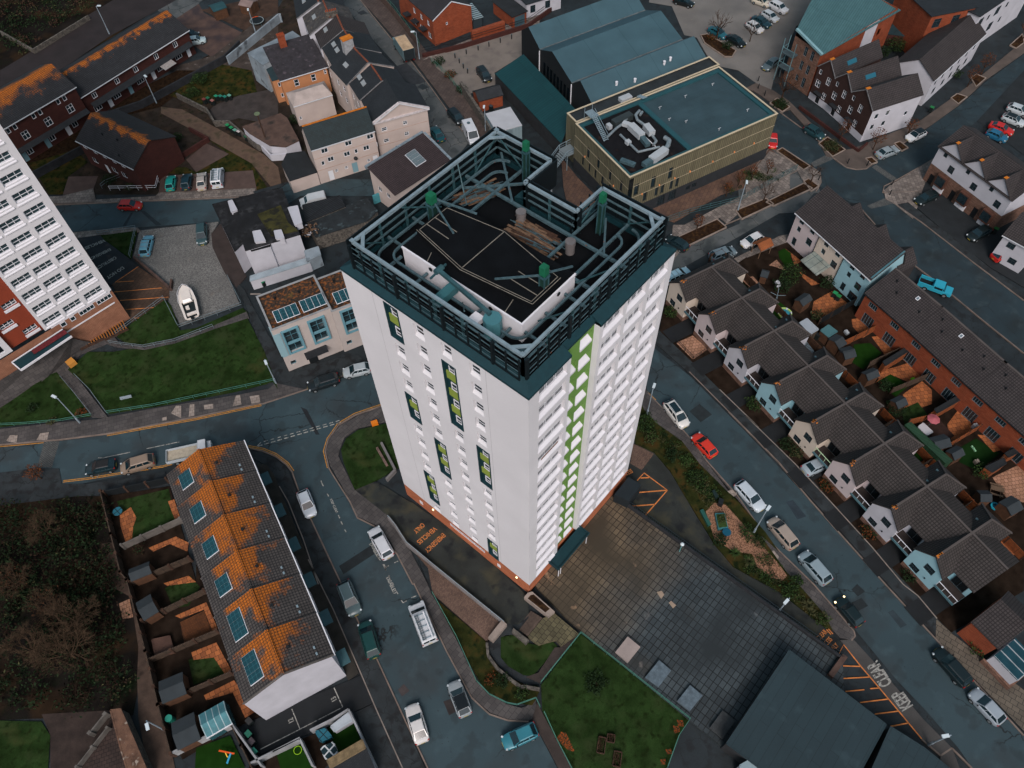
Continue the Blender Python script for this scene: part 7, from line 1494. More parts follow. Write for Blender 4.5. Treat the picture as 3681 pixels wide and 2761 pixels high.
MB().bb(1.4,2.4,-.85,.85,.5,1.0).bb(-2.5,1.4,-.88,.88,.5,.8).bb(-.4,1.1,-.8,.8,1.0,1.6).bb(-.4,1.4,-.88,.88,.8,1.0).bb(-2.5,-.4,-.88,-.72,.8,1.35).bb(-2.5,-.4,.72,.88,.8,1.35).build('body',TP,root)
MB().face([(1.4,-.75,1.02),(1.4,.75,1.02),(1.11,.7,1.55),(1.11,-.7,1.55)]).build('windscreen',CGL,root); MB().bb(-2.4,-.5,-.7,.7,.81,.83).build('load_bed',TRIM,root)
for s in (-1,1): MB().bb(-.2,1.0,s*.805,s*.815,1.1,1.5).build('side_window',CGL,root); MB().box((2.41,s*.65,.8),(.04,.3,.15)).build('headlight',HL,root); MB().box((-2.52,s*.75,.75),(.04,.2,.2)).build('tail_light',TL,root)
a=P('B0',1462,850,.9); b=P('B0',1535,1095,.9); d=a-b; c=(a+b)/2; L=d.length
root=thing('motor_boat','white cabin motor boat standing bow-up on the gravel yard','boat',(c.x,c.y,0),math.atan2(d.y,d.x)); m=MB()
st=[(-.5,.82,.75,1.25),(-.3,.95,.6,1.25),(0,1,.5,1.28),(.25,.88,.5,1.34),(.4,.55,.65,1.42),(.5,.05,1.1,1.5)]; prev=None
hullw=L*.19
for t,w_,z0,z1 in st:
    i=len(m.v); y=hullw*w_; m.v+=[(L*t,-y,z1),(L*t,-y*.75,z0+.15),(L*t,0,z0),(L*t,y*.75,z0+.15),(L*t,y,z1)]
    if prev is not None:
        for k in range(4): m.f.append((prev+k,prev+k+1,i+k+1,i+k)); m.mi.append(1 if k in(1,2) else 0)
    prev=i
m.f.append((0,1,2,3,4)); m.mi.append(0); m.build('hull',[mat('gelcoat','cdc7c0',.3,var=.05),mat('hull_green','16463f',.5,var=.1)],root)
dk=MB(); pts=[(L*t,-hullw*w_,z1-.02) for t,w_,z0,z1 in st[2:]]+[(L*t,hullw*w_,z1-.02) for t,w_,z0,z1 in st[:1:-1]]; dk.face(pts); dk.bb(-.05*L,.3*L,-hullw*.55,hullw*.55,1.25,1.5)
dk.face([(-.5*L,-hullw*.82,1.24),(0,-hullw,1.26),(0,-hullw*.72,1.26),(-.5*L,-hullw*.6,1.24)]).face([(-.5*L,hullw*.6,1.24),(0,hullw*.72,1.26),(0,hullw,1.26),(-.5*L,hullw*.82,1.24)]); dk.build('deck',mat('gelcoat','cdc7c0'),root)
MB().face([(-.47*L,-hullw*.65,1.0),(-.02*L,-hullw*.75,1.0),(-.02*L,hullw*.75,1.0),(-.47*L,hullw*.65,1.0)]).build('cockpit',mat('cockpit_dark','1a2426',.7,var=.4,vs=3),root)
MB().box((-.18*L,hullw*.2,1.2),(.5,.5,.4)).box((-.38*L,-.1,1.15),(.4,hullw*1.1,.3)).build('seat',mat('gelcoat','cdc7c0'),root); MB().box((-.53*L,0,1.2),(.35,.4,.7)).build('outboard_motor',TRIM,root)
MB().face([(-.06*L,-hullw*.5,1.51),(-.06*L,hullw*.5,1.51),(-.01*L,hullw*.45,1.85),(-.01*L,-hullw*.45,1.85)]).build('windscreen',CGL,root)
rl=MB(); pr=[(L*.0,-hullw*.98),(L*.25,-hullw*.86),(L*.42,-hullw*.45),(L*.5,0),(L*.42,hullw*.45),(L*.25,hullw*.86),(0,hullw*.98)]
for a_,b_ in zip(pr,pr[1:]): rl.bar((*a_,1.75),(*b_,1.75),.04)
for a_ in pr: rl.bar((*a_,1.3),(*a_,1.75),.04)
rl.build('rail',FRAME,root); MB().bar((-.3*L,0,.1),(.2*L,0,.3),1.2,.15).build('trailer',STEEL,root)
# ---------------------------------------------------------------- street lamps
LH=mat('lamp_head','b9c6cc',.4,var=0); LPM=mat('lamp_post','8796a0',.5,metal=.2,var=.1); LPG=mat('lamp_post_teal','4f8a8c',.5,var=.1)
def lamp(label,k,bx,by,hx,hy,H=6,m=None,arm=.7,z=0.1):
    b=P(k,bx,by,z); h=P(k,hx,hy,z+H); d=(h-b); d.z=0; d=d.normalized() if d.length>.05 else Vector((1,0,0)); 
    if arm is None: arm=.6
    root=thing('street_lamp',label,'street lamp',(b.x,b.y,z),math.atan2(d.y,d.x),'street lamps')
    MB().tube((0,0,0),(0,0,H),.09,.06).tube((0,0,0),(0,0,1.2),.13).build('post',m or LPM,root,40); MB().tube((0,0,H-.05),(arm*.6,0,H+.1),.05).build('arm',m or LPM,root)
    MB().bb(arm*.4,arm*.4+.75,-.17,.17,H+.05,H+.2).build('lamp_head',LH,root); return root
for l in (('pale post lamp on the left-hand lawn edge','C0',635,375,450,180,6.1),('green-tinted lamp post at the corner of the big lawn','B0',2195,1610,2112,1440,5.8),('tall lamp on the dark track above the brick terrace','A0',870,270,770,50,6.0),('lamp rising from the alley behind the brick terrace gardens','A0',1245,820,1145,600,6.0),
    ('lamp beside the box lorry','A1',1345,470,1305,255,5.8),('lamp in front of the cream wing','A1',990,1520,950,1335,6.0),('lamp by the stone wall and white container','A1',1872,1040,1855,875,5.5),('lamp on the pavement behind the tower','B2',1885,235,1955,25,6.5),
    ('lamp at the tower end of the right-hand pavement','C2',1163,310,1212,105,6.1),('lamp by the shingle garden on the right-hand pavement','C2',2010,1250,2105,1085,6.0),('lamp at the bottom right corner of the street','D3',1450,1475,1590,1405,5.5),('lamp over the dirt path by the water butt','D0',1325,1365,1165,1290,5.5),
    ('lamp poking up beside the trampoline, top left','A0',2030,250,1975,120,5),('lamp at the brown driveway railings','D3',255,420,270,392,5)):
    lamp(*l)
for l in (('low globe lamp on the plaza parapet','C2',1420,1400,1432,1330),):
    b=P('C2',1420,1400,.6); r_=thing('globe_lamp',l[0],'lamp',tuple(b)); MB().tube((0,0,0),(0,0,2.2),.05).build('post',LPG,r_); MB().blob((0,0,2.3),(.25,.25,.15),1,2,0).build('lamp_head',LH,r_)
p=P('A1',150,1190,0); root=thing('telegraph_pole','dark wooden telegraph pole with a round top plate beside the workshop','pole',tuple(p)); MB().tube((0,0,0),(0,0,7.6),.14,.1).build('pole',TIMBERD,root); MB().tube((0,0,7.6),(0,0,7.7),.5,n=16).build('top_plate',mat('plate_olive','5d6a50',.6),root)
# ---------------------------------------------------------------- plants
LGR=mat('leaf_dark_green','1c2c18',.8,spec=.1,var=.5,vs=3); LG2=mat('leaf_mid_green','2f4220',.8,spec=.1,var=.4,vs=3); LBR=mat('leaf_autumn','5a331b',.8,spec=.1,var=.4,vs=3); LOL=mat('leaf_olive','40412a',.8,spec=.1,var=.4,vs=3); TWG=mat('bare_twig','3a2c23',.9,spec=.05,var=.3,vs=2); TWD=mat('dark_twig','2c211b',.9,spec=.05,var=.3,vs=2)
def leaves(mb,c,r,n,sz,rnd,mis=(0,),shell=.35):
    for _ in range(n):
        while True:
            v=Vector((rnd.uniform(-1,1),rnd.uniform(-1,1),rnd.uniform(-1,1))); l=v.length
            if shell<l<1: break
        lump=1+.25*math.sin(5*math.atan2(v.y,v.x)+c[0])*(1-abs(v.z)); p=Vector((c[0]+v.x*r[0]*lump,c[1]+v.y*r[1]*lump,c[2]+v.z*r[2]))
        a=Vector((rnd.gauss(0,1),rnd.gauss(0,1),rnd.gauss(0,.6))).normalized()*sz*rnd.uniform(.6,1.3); b=a.cross(Vector((rnd.gauss(0,1),rnd.gauss(0,1),rnd.gauss(0,1)))).normalized()*sz*rnd.uniform(.4,.8)
        mb.face([p-a,p-b*.8,p+a,p+b],rnd.choice(mis))
def twigs(mb,p,d,L,rad,dep,rnd,spread=.55,mi=0,k=3):
    q=p+d*L; mb.tube(p,q,rad,rad*.6,4,mi,False)
    if dep<=0: return
    for i in range(k):
        a=Vector((rnd.gauss(0,1),rnd.gauss(0,1),rnd.gauss(.1,.7))).normalized(); nd=(d+a*spread).normalized(); t=rnd.uniform(.45,1); twigs(mb,p+d*L*t,nd,L*rnd.uniform(.55,.8),rad*.6,dep-1,rnd,spread,mi,k)
def bush(label,pt,r,h,cols,n=260,sz=.14,name='bush',cat='bush',z=.15,group=None,seed=None):
    p=P(*pt,z) if isinstance(pt,tuple) else pt; rnd=random.Random(seed if seed is not None else int(p.x*100+p.y*7)); root=thing(name,label,cat,tuple(p),0,group)
    m=MB(); leaves(m,(0,0,h*.55),(r,r*.9,h*.5),n,sz,rnd,tuple(range(len(cols)))); m.build('crown',cols,root)
    t=MB(); 
    for i in range(4): a=rnd.uniform(0,6.28); t.tube((0,0,0),(r*.4*math.cos(a),r*.4*math.sin(a),h*.6),.04,.02,4)
    t.build('stem',TWD,root); return root
def tree(label,pt,h,r,cols,n=500,sz=.16,bare=False,z=.12,group=None,tm=None,dep=4,spread=.5,name=None,k=3):
    p=P(*pt,z); rnd=random.Random(int(p.x*91+p.y*13)); root=thing(name or ('bare_tree' if bare else 'street_tree'),label,'tree',tuple(p),0,group)
    t=MB(); t.tube((0,0,0),(0,0,h*.35),.11 if h<6 else .2,.08,6); t.build('trunk',TWG if tm is None else tm,root)
    m=MB()
    for i in range(4 if not bare else 6):
        a=i*6.28/(4 if not bare else 6)+rnd.uniform(-.3,.3); twigs(m,Vector((0,0,h*.3)),Vector((math.cos(a)*.6,math.sin(a)*.6,.8)).normalized(),h*(.28 if not bare else .3),.045 if h<6 else .08,dep if bare else 2,rnd,spread,0,k)
    m.build('branches',tm or TWG,root)
    if not bare:
        m=MB(); leaves(m,(0,0,h*.68),(r,r,h*.32),n,sz,rnd,tuple(range(len(cols))),.2); m.build('crown',cols,root)
    elif cols: m=MB(); leaves(m,(0,0,h*.65),(r,r,h*.35),n,sz,rnd,tuple(range(len(cols))),.2); m.build('crown',cols,root)
    return root
for lb,pt,h,r,n in (('small russet tree in the bed by the lamp behind the tower',('B2',1555,400),3.6,.9,260),('thin russet tree on the forecourt, nearest the gold building corner',('A2',1790,1560),3.2,.8,160),('thin russet tree second along the gold building forecourt',('A2',1890,1470),3.2,.8,160),('thin russet tree third along the gold building forecourt',('A2',1995,1430),3.2,.8,160),('thin russet tree last along the gold building forecourt',('A2',2120,1380),3.0,.8,160),
    ('russet street tree in front of the brown brick gables',('A3',745,1120),4.5,1.2,300),('russet street tree at the corner by the silver saloon',('A3',1010,1190),4.5,1.4,320),('russet tree beside the white hatchback on the curved street',('A3',1280,1080),3.8,1.1,240),('russet tree along the white row, near the square bed',('A3',1760,690),4.5,1.2,300),('russet tree further along the white row',('A3',1870,590),4.5,1.2,300),('reddish tree at the top right corner',('A3',2190,330),5,1.5,340),('reddish shrubby tree by the setts at the left edge',('C0',330,820),3,1.2,380)):
    tree(lb,pt,h,r,[LBR,TWG,LBR],n,.12)
for lb,pt,h,r,cols,n in (('bare brown tree in front of the balconied brick flats',('A3',280,800),6,1.8,[LBR],120),('bare tree on the planted island in the car park',('A2',1715,310),6,.8,[],0),('bare tree in the shrubbery between the flats',('A3',1310,330),5.5,2.0,[LGR],150),('leafless young tree by the corner bed behind the tower',('B2',2090,160),4,.8,[],0),('leafless young tree in the square bed on the corner',('A3',520,1440),3.6,.8,[],0),('bare tree in the car park square pit',('A2',1980,330),4.5,.8,[],0),('bare shrub tree in the top garden, behind the terrace',('C0',1140,1420),2.2,.8,[LGR],60)):
    tree(lb,pt,h,r,cols,n,.12,bare=True,dep=3)
for i,(x,y,a) in enumerate(((800,1480,.5),(875,1425,.5),(925,1590,.5))):
    p=P('D2',x,y,.16); root=thing('raised_bed',['long weathered planter frame full of dead stalks on the lawn','small square planter frame next to the long one','lower planter frame with dead stalks near the bottom edge'][i],'planter',tuple(p),a); L2=(1.6,.8,1.5)[i]; m=MB()
    for s in (-1,1): m.bb(-L2/2,L2/2,s*.4-.04,s*.4+.04,0,.35).bb(s*L2/2-.04,s*L2/2+.04,-.36,.36,0,.35)
    m.build('boards',TIMBERD,root); m=MB(); rr=random.Random(i)
    for k in range(24): m.bar((rr.uniform(-L2/2,L2/2),rr.uniform(-.3,.3),.1),(rr.uniform(-L2/2,L2/2)*1.2,rr.uniform(-.5,.5),rr.uniform(.3,.6)),.03)
    m.build('dead_stalks',TWG,root)
# hedges and shrubs that can be told apart
for i,(lb,pt,r,h,c) in enumerate((('big dark round bush at the tower end of the shrub bed',('C2',1140,400),1.6,1.4,[LGR,LG2]),('yellow-green bush by the cobbled apron',('C2',1190,510),1.1,1.0,[LG2,LOL]),('light green spiky bush mid-way along the shrub bed',('C2',1470,690),1.0,.9,[LG2,LG2]),('low dark bush beside the long washing line',('C2',1350,640),1.1,1.0,[LGR]),('green bush above the big dark planter box',('C2',1560,830),1.5,1.0,[LGR,LG2]),('dense bush beside the street lamp and shingle',('C2',1950,1250),1.1,1.3,[LGR,LG2]),('dark bush left of the teal pot',('C2',1740,1320),1.1,.9,[LGR]),('leafy bush by the brown path, near the end of the shrub bed',('D3',390,190),1.0,1.3,[LGR,LG2]),('bush with white flowers beside the brown drive edge',('D3',330,270),1.1,1.0,[LGR,LG2]),('last green bush before the CLEAR ACCESS lettering',('D3',600,480),1.0,.9,[LG2,LOL]),
    ('bushy evergreen in the front garden of the topmost cream gable',('B2',1350,1060),1.3,1.2,[LG2,LGR]),('dark shrubs in the front garden of the pale blue gable',('C3',60,240),1.4,1.3,[LGR,LG2]),('yellow-green shrub mound before the cream gable with fairy lights',('C3',400,620),1.2,1.1,[LGR,LOL]),('dark low hedge beside the silver car in the carport',('C3',320,560),1.2,1.0,[LGR]),('low shrubs in front of the glowing-window pink gable',('C3',640,880),1.2,.7,[LGR,LBR]),('dark ground shrubs before the second white gable',('C3',980,1250),1.3,.6,[LGR,LBR]),('dark shrubs in front of the last pale blue gable',('C3',1300,1590),1.2,.6,[LGR]),
    ('round green bush beside the corner house',('D3',1830,710),1.1,1.2,[LGR,LG2]),('tall garden bush behind the cream and white gables',('G0',1440,480),2.0,2.6,[LG2,LGR]),('dark rounded garden bush between patios',('G0',1350,600),1.6,1.8,[LGR]),('big shadowy bush against the pastel terrace gardens',('G0',1860,560),1.3,1.6,[LGR]),('bush by the corner of the shingle patio',('G0',1750,930),1.1,1.4,[LGR,LOL]),('round dark bush beside the picnic bench',('C3',1850,780),1.2,1.4,[LGR,LG2]),('wild bush in the narrow garden of the middle houses',('C3',1190,290),1.6,1.6,[LGR]),('bush between shed roofs right of the green store',('C3',1100,100),1.1,1.2,[LGR]),
    ('dark bush on the car park island, right half',('A2',1800,380),1.3,1.1,[LGR]),('orange-flecked bush on the car park island, left end',('A2',1670,310),1.0,.8,[LGR,LBR]),('dark hedge bush by the steps of the concrete yard',('A1',1500,510),1.4,1.3,[LGR]),('brown-green hedge along the concrete yard wall',('A1',1590,610),1.3,1.2,[LGR,LBR]),('dark hedge at the lower end of the yard wall',('A1',1680,730),1.2,1.2,[LGR]),
    ('small round bush in the planted bed by the junction',('A3',270,840),1.6,.8,[LGR]),('bush in the triangular bed at the street corner',('A3',680,1170),1.8,.6,[LGR,LOL]),('dark bush on the curved lawn near the green railing',('D1',2010,970),1.0,1.0,[LGR]),('dark red bush on the curved lawn',('D1',1910,960),.8,.7,[LBR,LGR]),('green bush at the tip of the curved lawn',('D2',170,1070),.9,.9,[LG2,LGR]),('big dark bush on the left strip by the lawn fence',('C0',270,265),.9,.7,[LGR]),('orange shrub beside the lamp on the left lawn',('C0',650,300),.8,.7,[LOL,LBR]),('straw-coloured shrub at the far left lawn edge',('C0',420,370),.7,.6,[LOL]),
    ('bush beside the white railing near the four parked cars',('A0',1040,1500),.9,.9,[LGR,LOL]),('dark bush below the brick block',('A0',880,1450),1.3,1.4,[LGR]),('bush in the back yard behind the brick block',('A0',1420,1110),1.1,1.2,[LGR]),('overgrown hedge on the slope by the terrace',('A0',1600,650),2.0,1.4,[LG2,LGR]),('second mass of hedge above the row of bins',('A0',1530,760),1.6,1.2,[LGR,LG2]),('dark bush beside the workshop and cream wing',('A1',360,980),1.2,1.6,[LGR]),
    ('low dark bush alone on the main lawn beside the plaza',('D2',750,980),1.5,.5,[LGR]),('evergreen shrub mass by the teal-roofed flats',('A3',1180,400),2.2,2.4,[LGR,LG2]),('lower shrub mass in the flats shrubbery',('A3',1080,440),1.6,1.6,[LGR]),('hedge in front of the white row',('A3',1650,600),1.6,1.2,[LGR,LG2]))):
    bush(lb,pt,r,h,c,int(230*r*r*.8+90),.13)
# spiky grasses
for lb,pt in (('spiky dark cordyline by the shingle bed, larger one',('C2',1860,1420)),('spiky yellow-green grass clump next to the cordyline',('C2',1970,1490)),('pale spiky plant near the end of the drive verge',('D3',490,370)),('spiky plant at the top left of the drive verge',('D3',20,20))):
    p=P(*pt,.16); rnd=random.Random(int(p.x*50)); root=thing('spiky_plant',lb,'plant',tuple(p)); m=MB()
    for i in range(70):
        a=rnd.uniform(0,6.28); e=rnd.uniform(.2,1.2); d=Vector((math.cos(a)*math.cos(e),math.sin(a)*math.cos(e),math.sin(e))); L=rnd.uniform(.7,1.1); s=d.cross(Vector((0,0,1))).normalized()*.05; o=Vector((0,0,.2)); tip=o+d*L-Vector((0,0,.15)); mid=o+d*L*.5+Vector((0,0,.1))
        m.face([o-s,o+s,mid+s,mid-s]); m.face([mid-s,mid+s,tip])
    m.build('leaves',[LOL if 'yellow' in lb or 'pale' in lb else LG2],root)
# undergrowth on the left: tangled scrub nobody could count, and the trees that stand out of it
rnd=random.Random(5); m=MB()
reg=[(('C0',0,1040),('C0',820,960),('D0',1000,1150),('D0',0,1230))]
for i in range(230):
    u,v=rnd.random(),rnd.random(); a=P('C0',-40+860*u,1060,0); b=P('D0',-40+1060*u,1170,0); p=a.lerp(b,v); r=rnd.uniform(.9,2.2); h=rnd.uniform(.8,3.0)
    leaves(m,(p.x,p.y,h*.5),(r,r,h*.55),int(34*r),.2,rnd,rnd.choice(((0,),(0,1),(1,),(0,1),(1,3),(0,1,2))),.1)
    for j in range(5): 
        a_=rnd.uniform(0,6.28); q=Vector((p.x,p.y,h*.3)); d=Vector((math.cos(a_),math.sin(a_),rnd.uniform(.4,1.4))).normalized(); twigs(m,q,d,rnd.uniform(.8,1.6),.03,1,rnd,.6,3)
tag(m.build('undergrowth',[LGR,mat('leaf_blackish','1e281c',.9,spec=0,var=.4,vs=2),LOL,TWD]),'dark tangled undergrowth filling the lower left waste ground','undergrowth',None,'stuff')
for lb,pt,h,r in (('largest leafless tree leaning over the dirt path, lower left',('D0',640,800),7.5,3),('leafless brown tree at the left, above the grass corner',('D0',330,760),6,2.5),('bare thorny tree near the narrow gardens',('D0',690,540),6.5,2.5),('rust-brown bare tree high on the waste ground',('D0',190,230),5,2),('bare tree at the top of the waste ground',('C0',420,1280),5,2),('russet scrub tree in the middle of the waste ground',('D0',470,420),5,2)):
    tree(lb,pt,h,r,[mat('leaf_rust','3c2618',.8,spec=.1,var=.4,vs=3)] if 'rus' in lb else [],160,.14,bare=True,z=0,dep=4,spread=.8,k=4,tm=mat('pale_twig','473a2e',.9,spec=.05,var=.3,vs=2))
m=MB(); rnd=random.Random(8)
for i in range(160):
    p=P('A0',rnd.uniform(-40,1000),rnd.uniform(-60,420),0)
    if rnd.random()<.35*0: continue
    q=P('A0',0,540,0); 
    r=rnd.uniform(.8,2); h=rnd.uniform(.4,1.6)
    # keep off the old track
    ax,ay=T('A0 0 560 900 -60',0)[:2]; nn=(ay-ax); 
    if nn.cross(p-ax).z<0: continue
    leaves(m,(p.x,p.y,h*.5),(r,r,h*.5),int(30*r),.2,rnd,rnd.choice(((0,),(0,1),(2,),(0,2))),.1)
tag(m.build('undergrowth',[LGR,LOL,TWG]),'dark scrub and brambles in the top left corner','undergrowth',None,'stuff')
m=MB(); rnd=random.Random(9)
for k,x0,y0,x1,y1 in (('C2',1100,300,1180,480),('C2',1240,450,1560,800),('C2',1480,750,1690,960),('C2',1560,880,1700,1000),('C2',1980,1290,2180,1560),('D3',0,60,260,210),('D3',260,180,620,500),('A3',0,1390,160,1430),('A2',1800,1510,2212,1380)):
    for i in range(26):
        t=rnd.random(); p=P(k,x0+(x1-x0)*t+rnd.uniform(-60,60)*(0.4 if k=='D3' else 1),y0+(y1-y0)*t+rnd.uniform(-30,30),.15); r=rnd.uniform(.3,.8); leaves(m,(p.x,p.y,.35),(r,r,.35),int(60*r),.11,rnd,rnd.choice(((0,),(0,1),(2,),(1,))),.1)
tag(m.build('ground_cover',[LGR,LG2,LOL]),'low ground-cover plants along the drive and forecourt beds','ground cover',None,'stuff')
# planting beds with stone edging
BED=mat('bed_soil','2a1f18',.95,spec=0,var=.4,vs=1.5,blotch=('3d2c1c',2,.5,.65))
for s in ('B2 1370 505 1380 460 1720 305 1795 370 1460 530','B2 1870 235 2110 140 2170 185 1915 305','A3 245 1200 290 1175 510 1320 460 1350','A3 460 1440 500 1420 580 1480 520 1520','B3 160 170 460 20 530 60 220 200','A3 1790 620 1830 590 1910 620 1830 690','A3 1630 780 1680 745 1760 770 1690 825','A3 1180 1140 1225 1125 1290 1175 1240 1200','A3 580 1140 650 1090 790 1190 690 1245','A3 190 820 250 780 350 850 290 890','A2 1590 280 1640 270 1870 400 1840 450 1780 450 1620 340','A3 2100 360 2200 270 2212 340 2150 385','A3 950 1260 1000 1250 1045 1290 1000 1305'):
    area('planting_bed',s,.16,BED,0,-.05); m=MB(); p=T(s,.16); kerb(m,p+[p[0]],.18,0,.24); struct('bed_edging',m,mat('pale_kerb','7d7168',.85,var=.25))
# railings, parapets, walls round the plaza and lawns
def rail(label,s,h=1.0,z=.14,m=None,cat='railing',name='railing',n=2,th=.05,gap=1.8):
    p=T(s,z) if isinstance(s,str) else s; root=thing(name,label,cat,(p[0].x,p[0].y,z)); o=p[0]; b_=MB(); q_=MB()
    for a,b2 in zip(p,p[1:]):
        a=a-o; b2=b2-o; 
        for k in range(n): zz=h*(1-k*.45); b_.bar((a.x,a.y,zz),(b2.x,b2.y,zz),th)
        d=b2-a; c=max(1,round(d.length/gap))
        for k in range(c+1): t=a+d*k/c; q_.bar((t.x,t.y,0),(t.x,t.y,h),th)
    b_.build('rail',m or LPG,root); q_.build('posts',m or LPG,root); return root
GRL=mat('green_rail','3f6f62',.5,var=.2,vs=2); GYR=mat('grey_rail','6b7a80',.5,metal=.2,var=.2,vs=2)
rail('green railing round the big lawn beside the plaza','D2 320 985 636 592 1500 1275 1412 1405 1320 1659',.9,.16,GRL)
rail('green railing along the curved verge by the main road','D1 1450 275 1640 620 1800 975 1900 1080 2040 1150 D2 130 1165 280 1110 312 1180',.9,.14,GRL)
rail('green railing beside the brown path at the bottom','D2 345 1220 440 1430 580 1700',.9,.14,GRL)
rail('low green rail along the front of the big left lawn','C0 860 305 1230 250 1850 120 2180 50',.8,.16,GRL); rail('low green rail in front of the left lawn by the lamp','C0 0 405 230 395 500 370 740 325',.8,.16,GRL)
rail('thin metal edge rail beside the left lawn path','C0 490 20 600 150 740 325',.6,.16,GYR); rail('thin metal rail on the other side of the lawn path','C0 600 0 720 120 850 300',.6,.16,GYR)
rail('grey railing round the boat end of the gravel yard','B0 1310 945 1430 1180 1930 1000 1820 780',1.0,.1,GYR); rail('grey railing along the lawn corner beside the light blue car','B0 785 430 1090 385 1040 615',.9,.16,GYR)
rail('grey railing down the curved footpath on the left','B0 880 1300 1150 1335 1400 1285 1700 1170',.9,.2,GYR); rail('grey railing beside the left tower parking bays','B0 930 1230 1310 945',.9,.16,GYR); rail('white railing in front of the brick block','A0 880 1515 1250 1510 1280 1390',1.0,.1,FRAME); rail('grey hooped railing beside the brick block door','A0 815 1500 850 1470 1000 1410',1.0,.1,GYR)
rail('green fence line down the railway wall beside the timber fence','A1 1040 -20 1150 100 1345 375',1.6,0,GRL); rail('thin green fence beside the hedge of the concrete yard','A1 1440 500 1560 610 1680 760',1.2,0,GRL)
rail('teal glass-like fence along the gold building forecourt','B2 1250 350 1500 260 A2 1900 1600 2180 1440 A3 400 1350',1.1,.1,mat('fence_teal','35585c',.5,var=.1),'fence','fence',3)
w_=[Vector((41.1,20.2,0)),Vector((41.1,-11.6,0))]
root=thing('parapet_wall','dark parapet wall with black railings along the east edge of the slab plaza','wall',(41.1,20.2,0)); MB().bb(-.02,.32,-31.8,0,0,1.15).build('masonry',mat('wall_dark','23262a',.9,var=.4,vs=1),root)
m=MB(); m.bar((.2,0,1.95),(.2,-31.8,1.95),.06).bar((.2,0,1.3),(.2,-31.8,1.3),.05)
for k in range(107): m.bar((.2,-.3*k,1.15),(.2,-.3*k,1.95),.035)
m.build('railing_panel',mat('railing_black','1c262b',.5,var=.1),root)
def slabthing(name,label,cat,s,z0,z1,m,inner=None,im=None,group=None):
    p=T(s,z1); c=sum(p,Vector())/len(p); root=thing(name,label,cat,(c.x,c.y,z0),0,group); q=[(v.x-c.x,v.y-c.y) for v in p]; MB().prism(q,0,z1-z0).build('casing' if inner else 'block',m,root)
    if inner: MB().prism([(x*inner,y*inner) for x,y in q],0,z1-z0+.006).build('soil',im or BED,root)
    return root
for s,lb,m in (('D2 1010 612 1110 695 1010 820 912 735','pale square concrete plinth on the plaza, nearest the tower',mat('plinth_pale','8a807c',.9,var=.15)),('D2 1260 800 1355 882 1255 1015 1150 935','blue-grey square plinth, second along the lawn edge',mat('plinth_grey','4f5d66',.9,var=.3,vs=2)),('D2 1505 998 1605 1082 1505 1205 1405 1125','blue-grey square plinth, third along the lawn edge',mat('plinth_grey','4f5d66')),('D2 1765 1200 1865 1282 1765 1425 1665 1335','darkest mossy square plinth beside the flat roof',mat('plinth_mossy','34383a',.9,var=.4,vs=1.5))):
    slabthing('plinth',lb,'plinth',s,.6,1.0,m,group='square plinths on the plaza')
slabthing('planter','long stone planter at the foot of the tower corner','planter','D2 215 265 250 255 430 415 380 455 185 300',.3,1.2,mat('planter_stone','857a72',.9,var=.25),.72)
slabthing('step_wall','short mossy stone wall at the foot of the plaza steps','wall','D2 100 545 225 640 200 670 88 575',.1,.9,STONE); slabthing('step_wall','stone block ending the brick ramp','wall','D1 2000 480 2040 515 1930 650 1890 620',.1,1.0,mat('planter_stone','857a72'))
st=T('D2 330 470 240 405 130 545 215 615',.3); root=thing('plaza_steps','flight of brown concrete steps up to the plaza','steps',tuple(st[1].lerp(st[2],.5))); m=MB(); a,b2,c_,d_=[v-root.location for v in st]
for k in range(5):
    t0,t1=k/5,(k+1)/5; q=[b2.lerp(a,t0),b2.lerp(a,t1),c_.lerp(d_,t1),c_.lerp(d_,t0)]; m.prism([(v.x,v.y) for v in q],-.3,-.15+.1*k)
m.build('treads',mat('step_brown','4a3f38',.9,var=.3,vs=2),root)
area('landing','D2 330 470 430 430 620 590 480 690 440 640 300 680 215 615',.55,mat('mossy_slabs','5a5540',.9,var=.3,vs=.8,pat=(.6,.6,.03),col2='4a4634',colm='26241c'),0,-.05)
def lowwall(label,s,h,m,t=.3,z=0): 
    p=T(s,z+h); root=thing('low_wall',label,'wall',(p[0].x,p[0].y,0)); b_=MB(); kerb(b_,[v-root.location for v in p],t,0,z+h); b_.build('masonry',m,root)
lowwall('long grey parapet wall with steel rail beside the emergency drive','C1 1095 1122 1150 1190 1240 1330 1420 1480 1640 1659 D1 2015 500',.9,mat('wall_grey','6c6a6a',.9,var=.2)); rail('steel handrail on the parapet beside the emergency drive','C1 1095 1122 1150 1190 1240 1330 1420 1480 1640 1659 D1 2015 500',.4,.9,STEELL,n=1)
lowwall('curved stone wall round the sunken footpath','D1 1880 660 1890 760 1960 860 2080 960 2150 1010 D2 200 1010 310 1030',.8,STONE); lowwall('old wall with broken render beside the corner lawn','C1 1005 570 1085 710',.6,mat('rough_wall','6a5850',.9,var=.5,vs=2)); lowwall('angled concrete wall by the entrance ramp','C1 1040 530 1150 745 1080 820',.8,mat('wall_grey','6c6a6a'))
lowwall('brown brick wall beside the parking bays of the left tower','B0 1060 600 1180 700 1350 850 1360 780',.8,mat('wall_brown','4a3a34')); lowwall('cream rendered wall by the white outbuilding','B1 0 900 80 900 170 1190',.01,CONC)
lowwall('brown garden wall behind the gravelly track','A0 1400 740 1640 860 1700 960 1820 960 2040 1150 2212 1180',1.2,STONE); lowwall('pale boundary wall with red coping behind the workshop yard','A0 1800 450 2212 110 A1 240 110',1.8,GREYR); lowwall('stone wall across the scrub at the top left','A0 0 245 260 390 700 120',1.0,STONE)
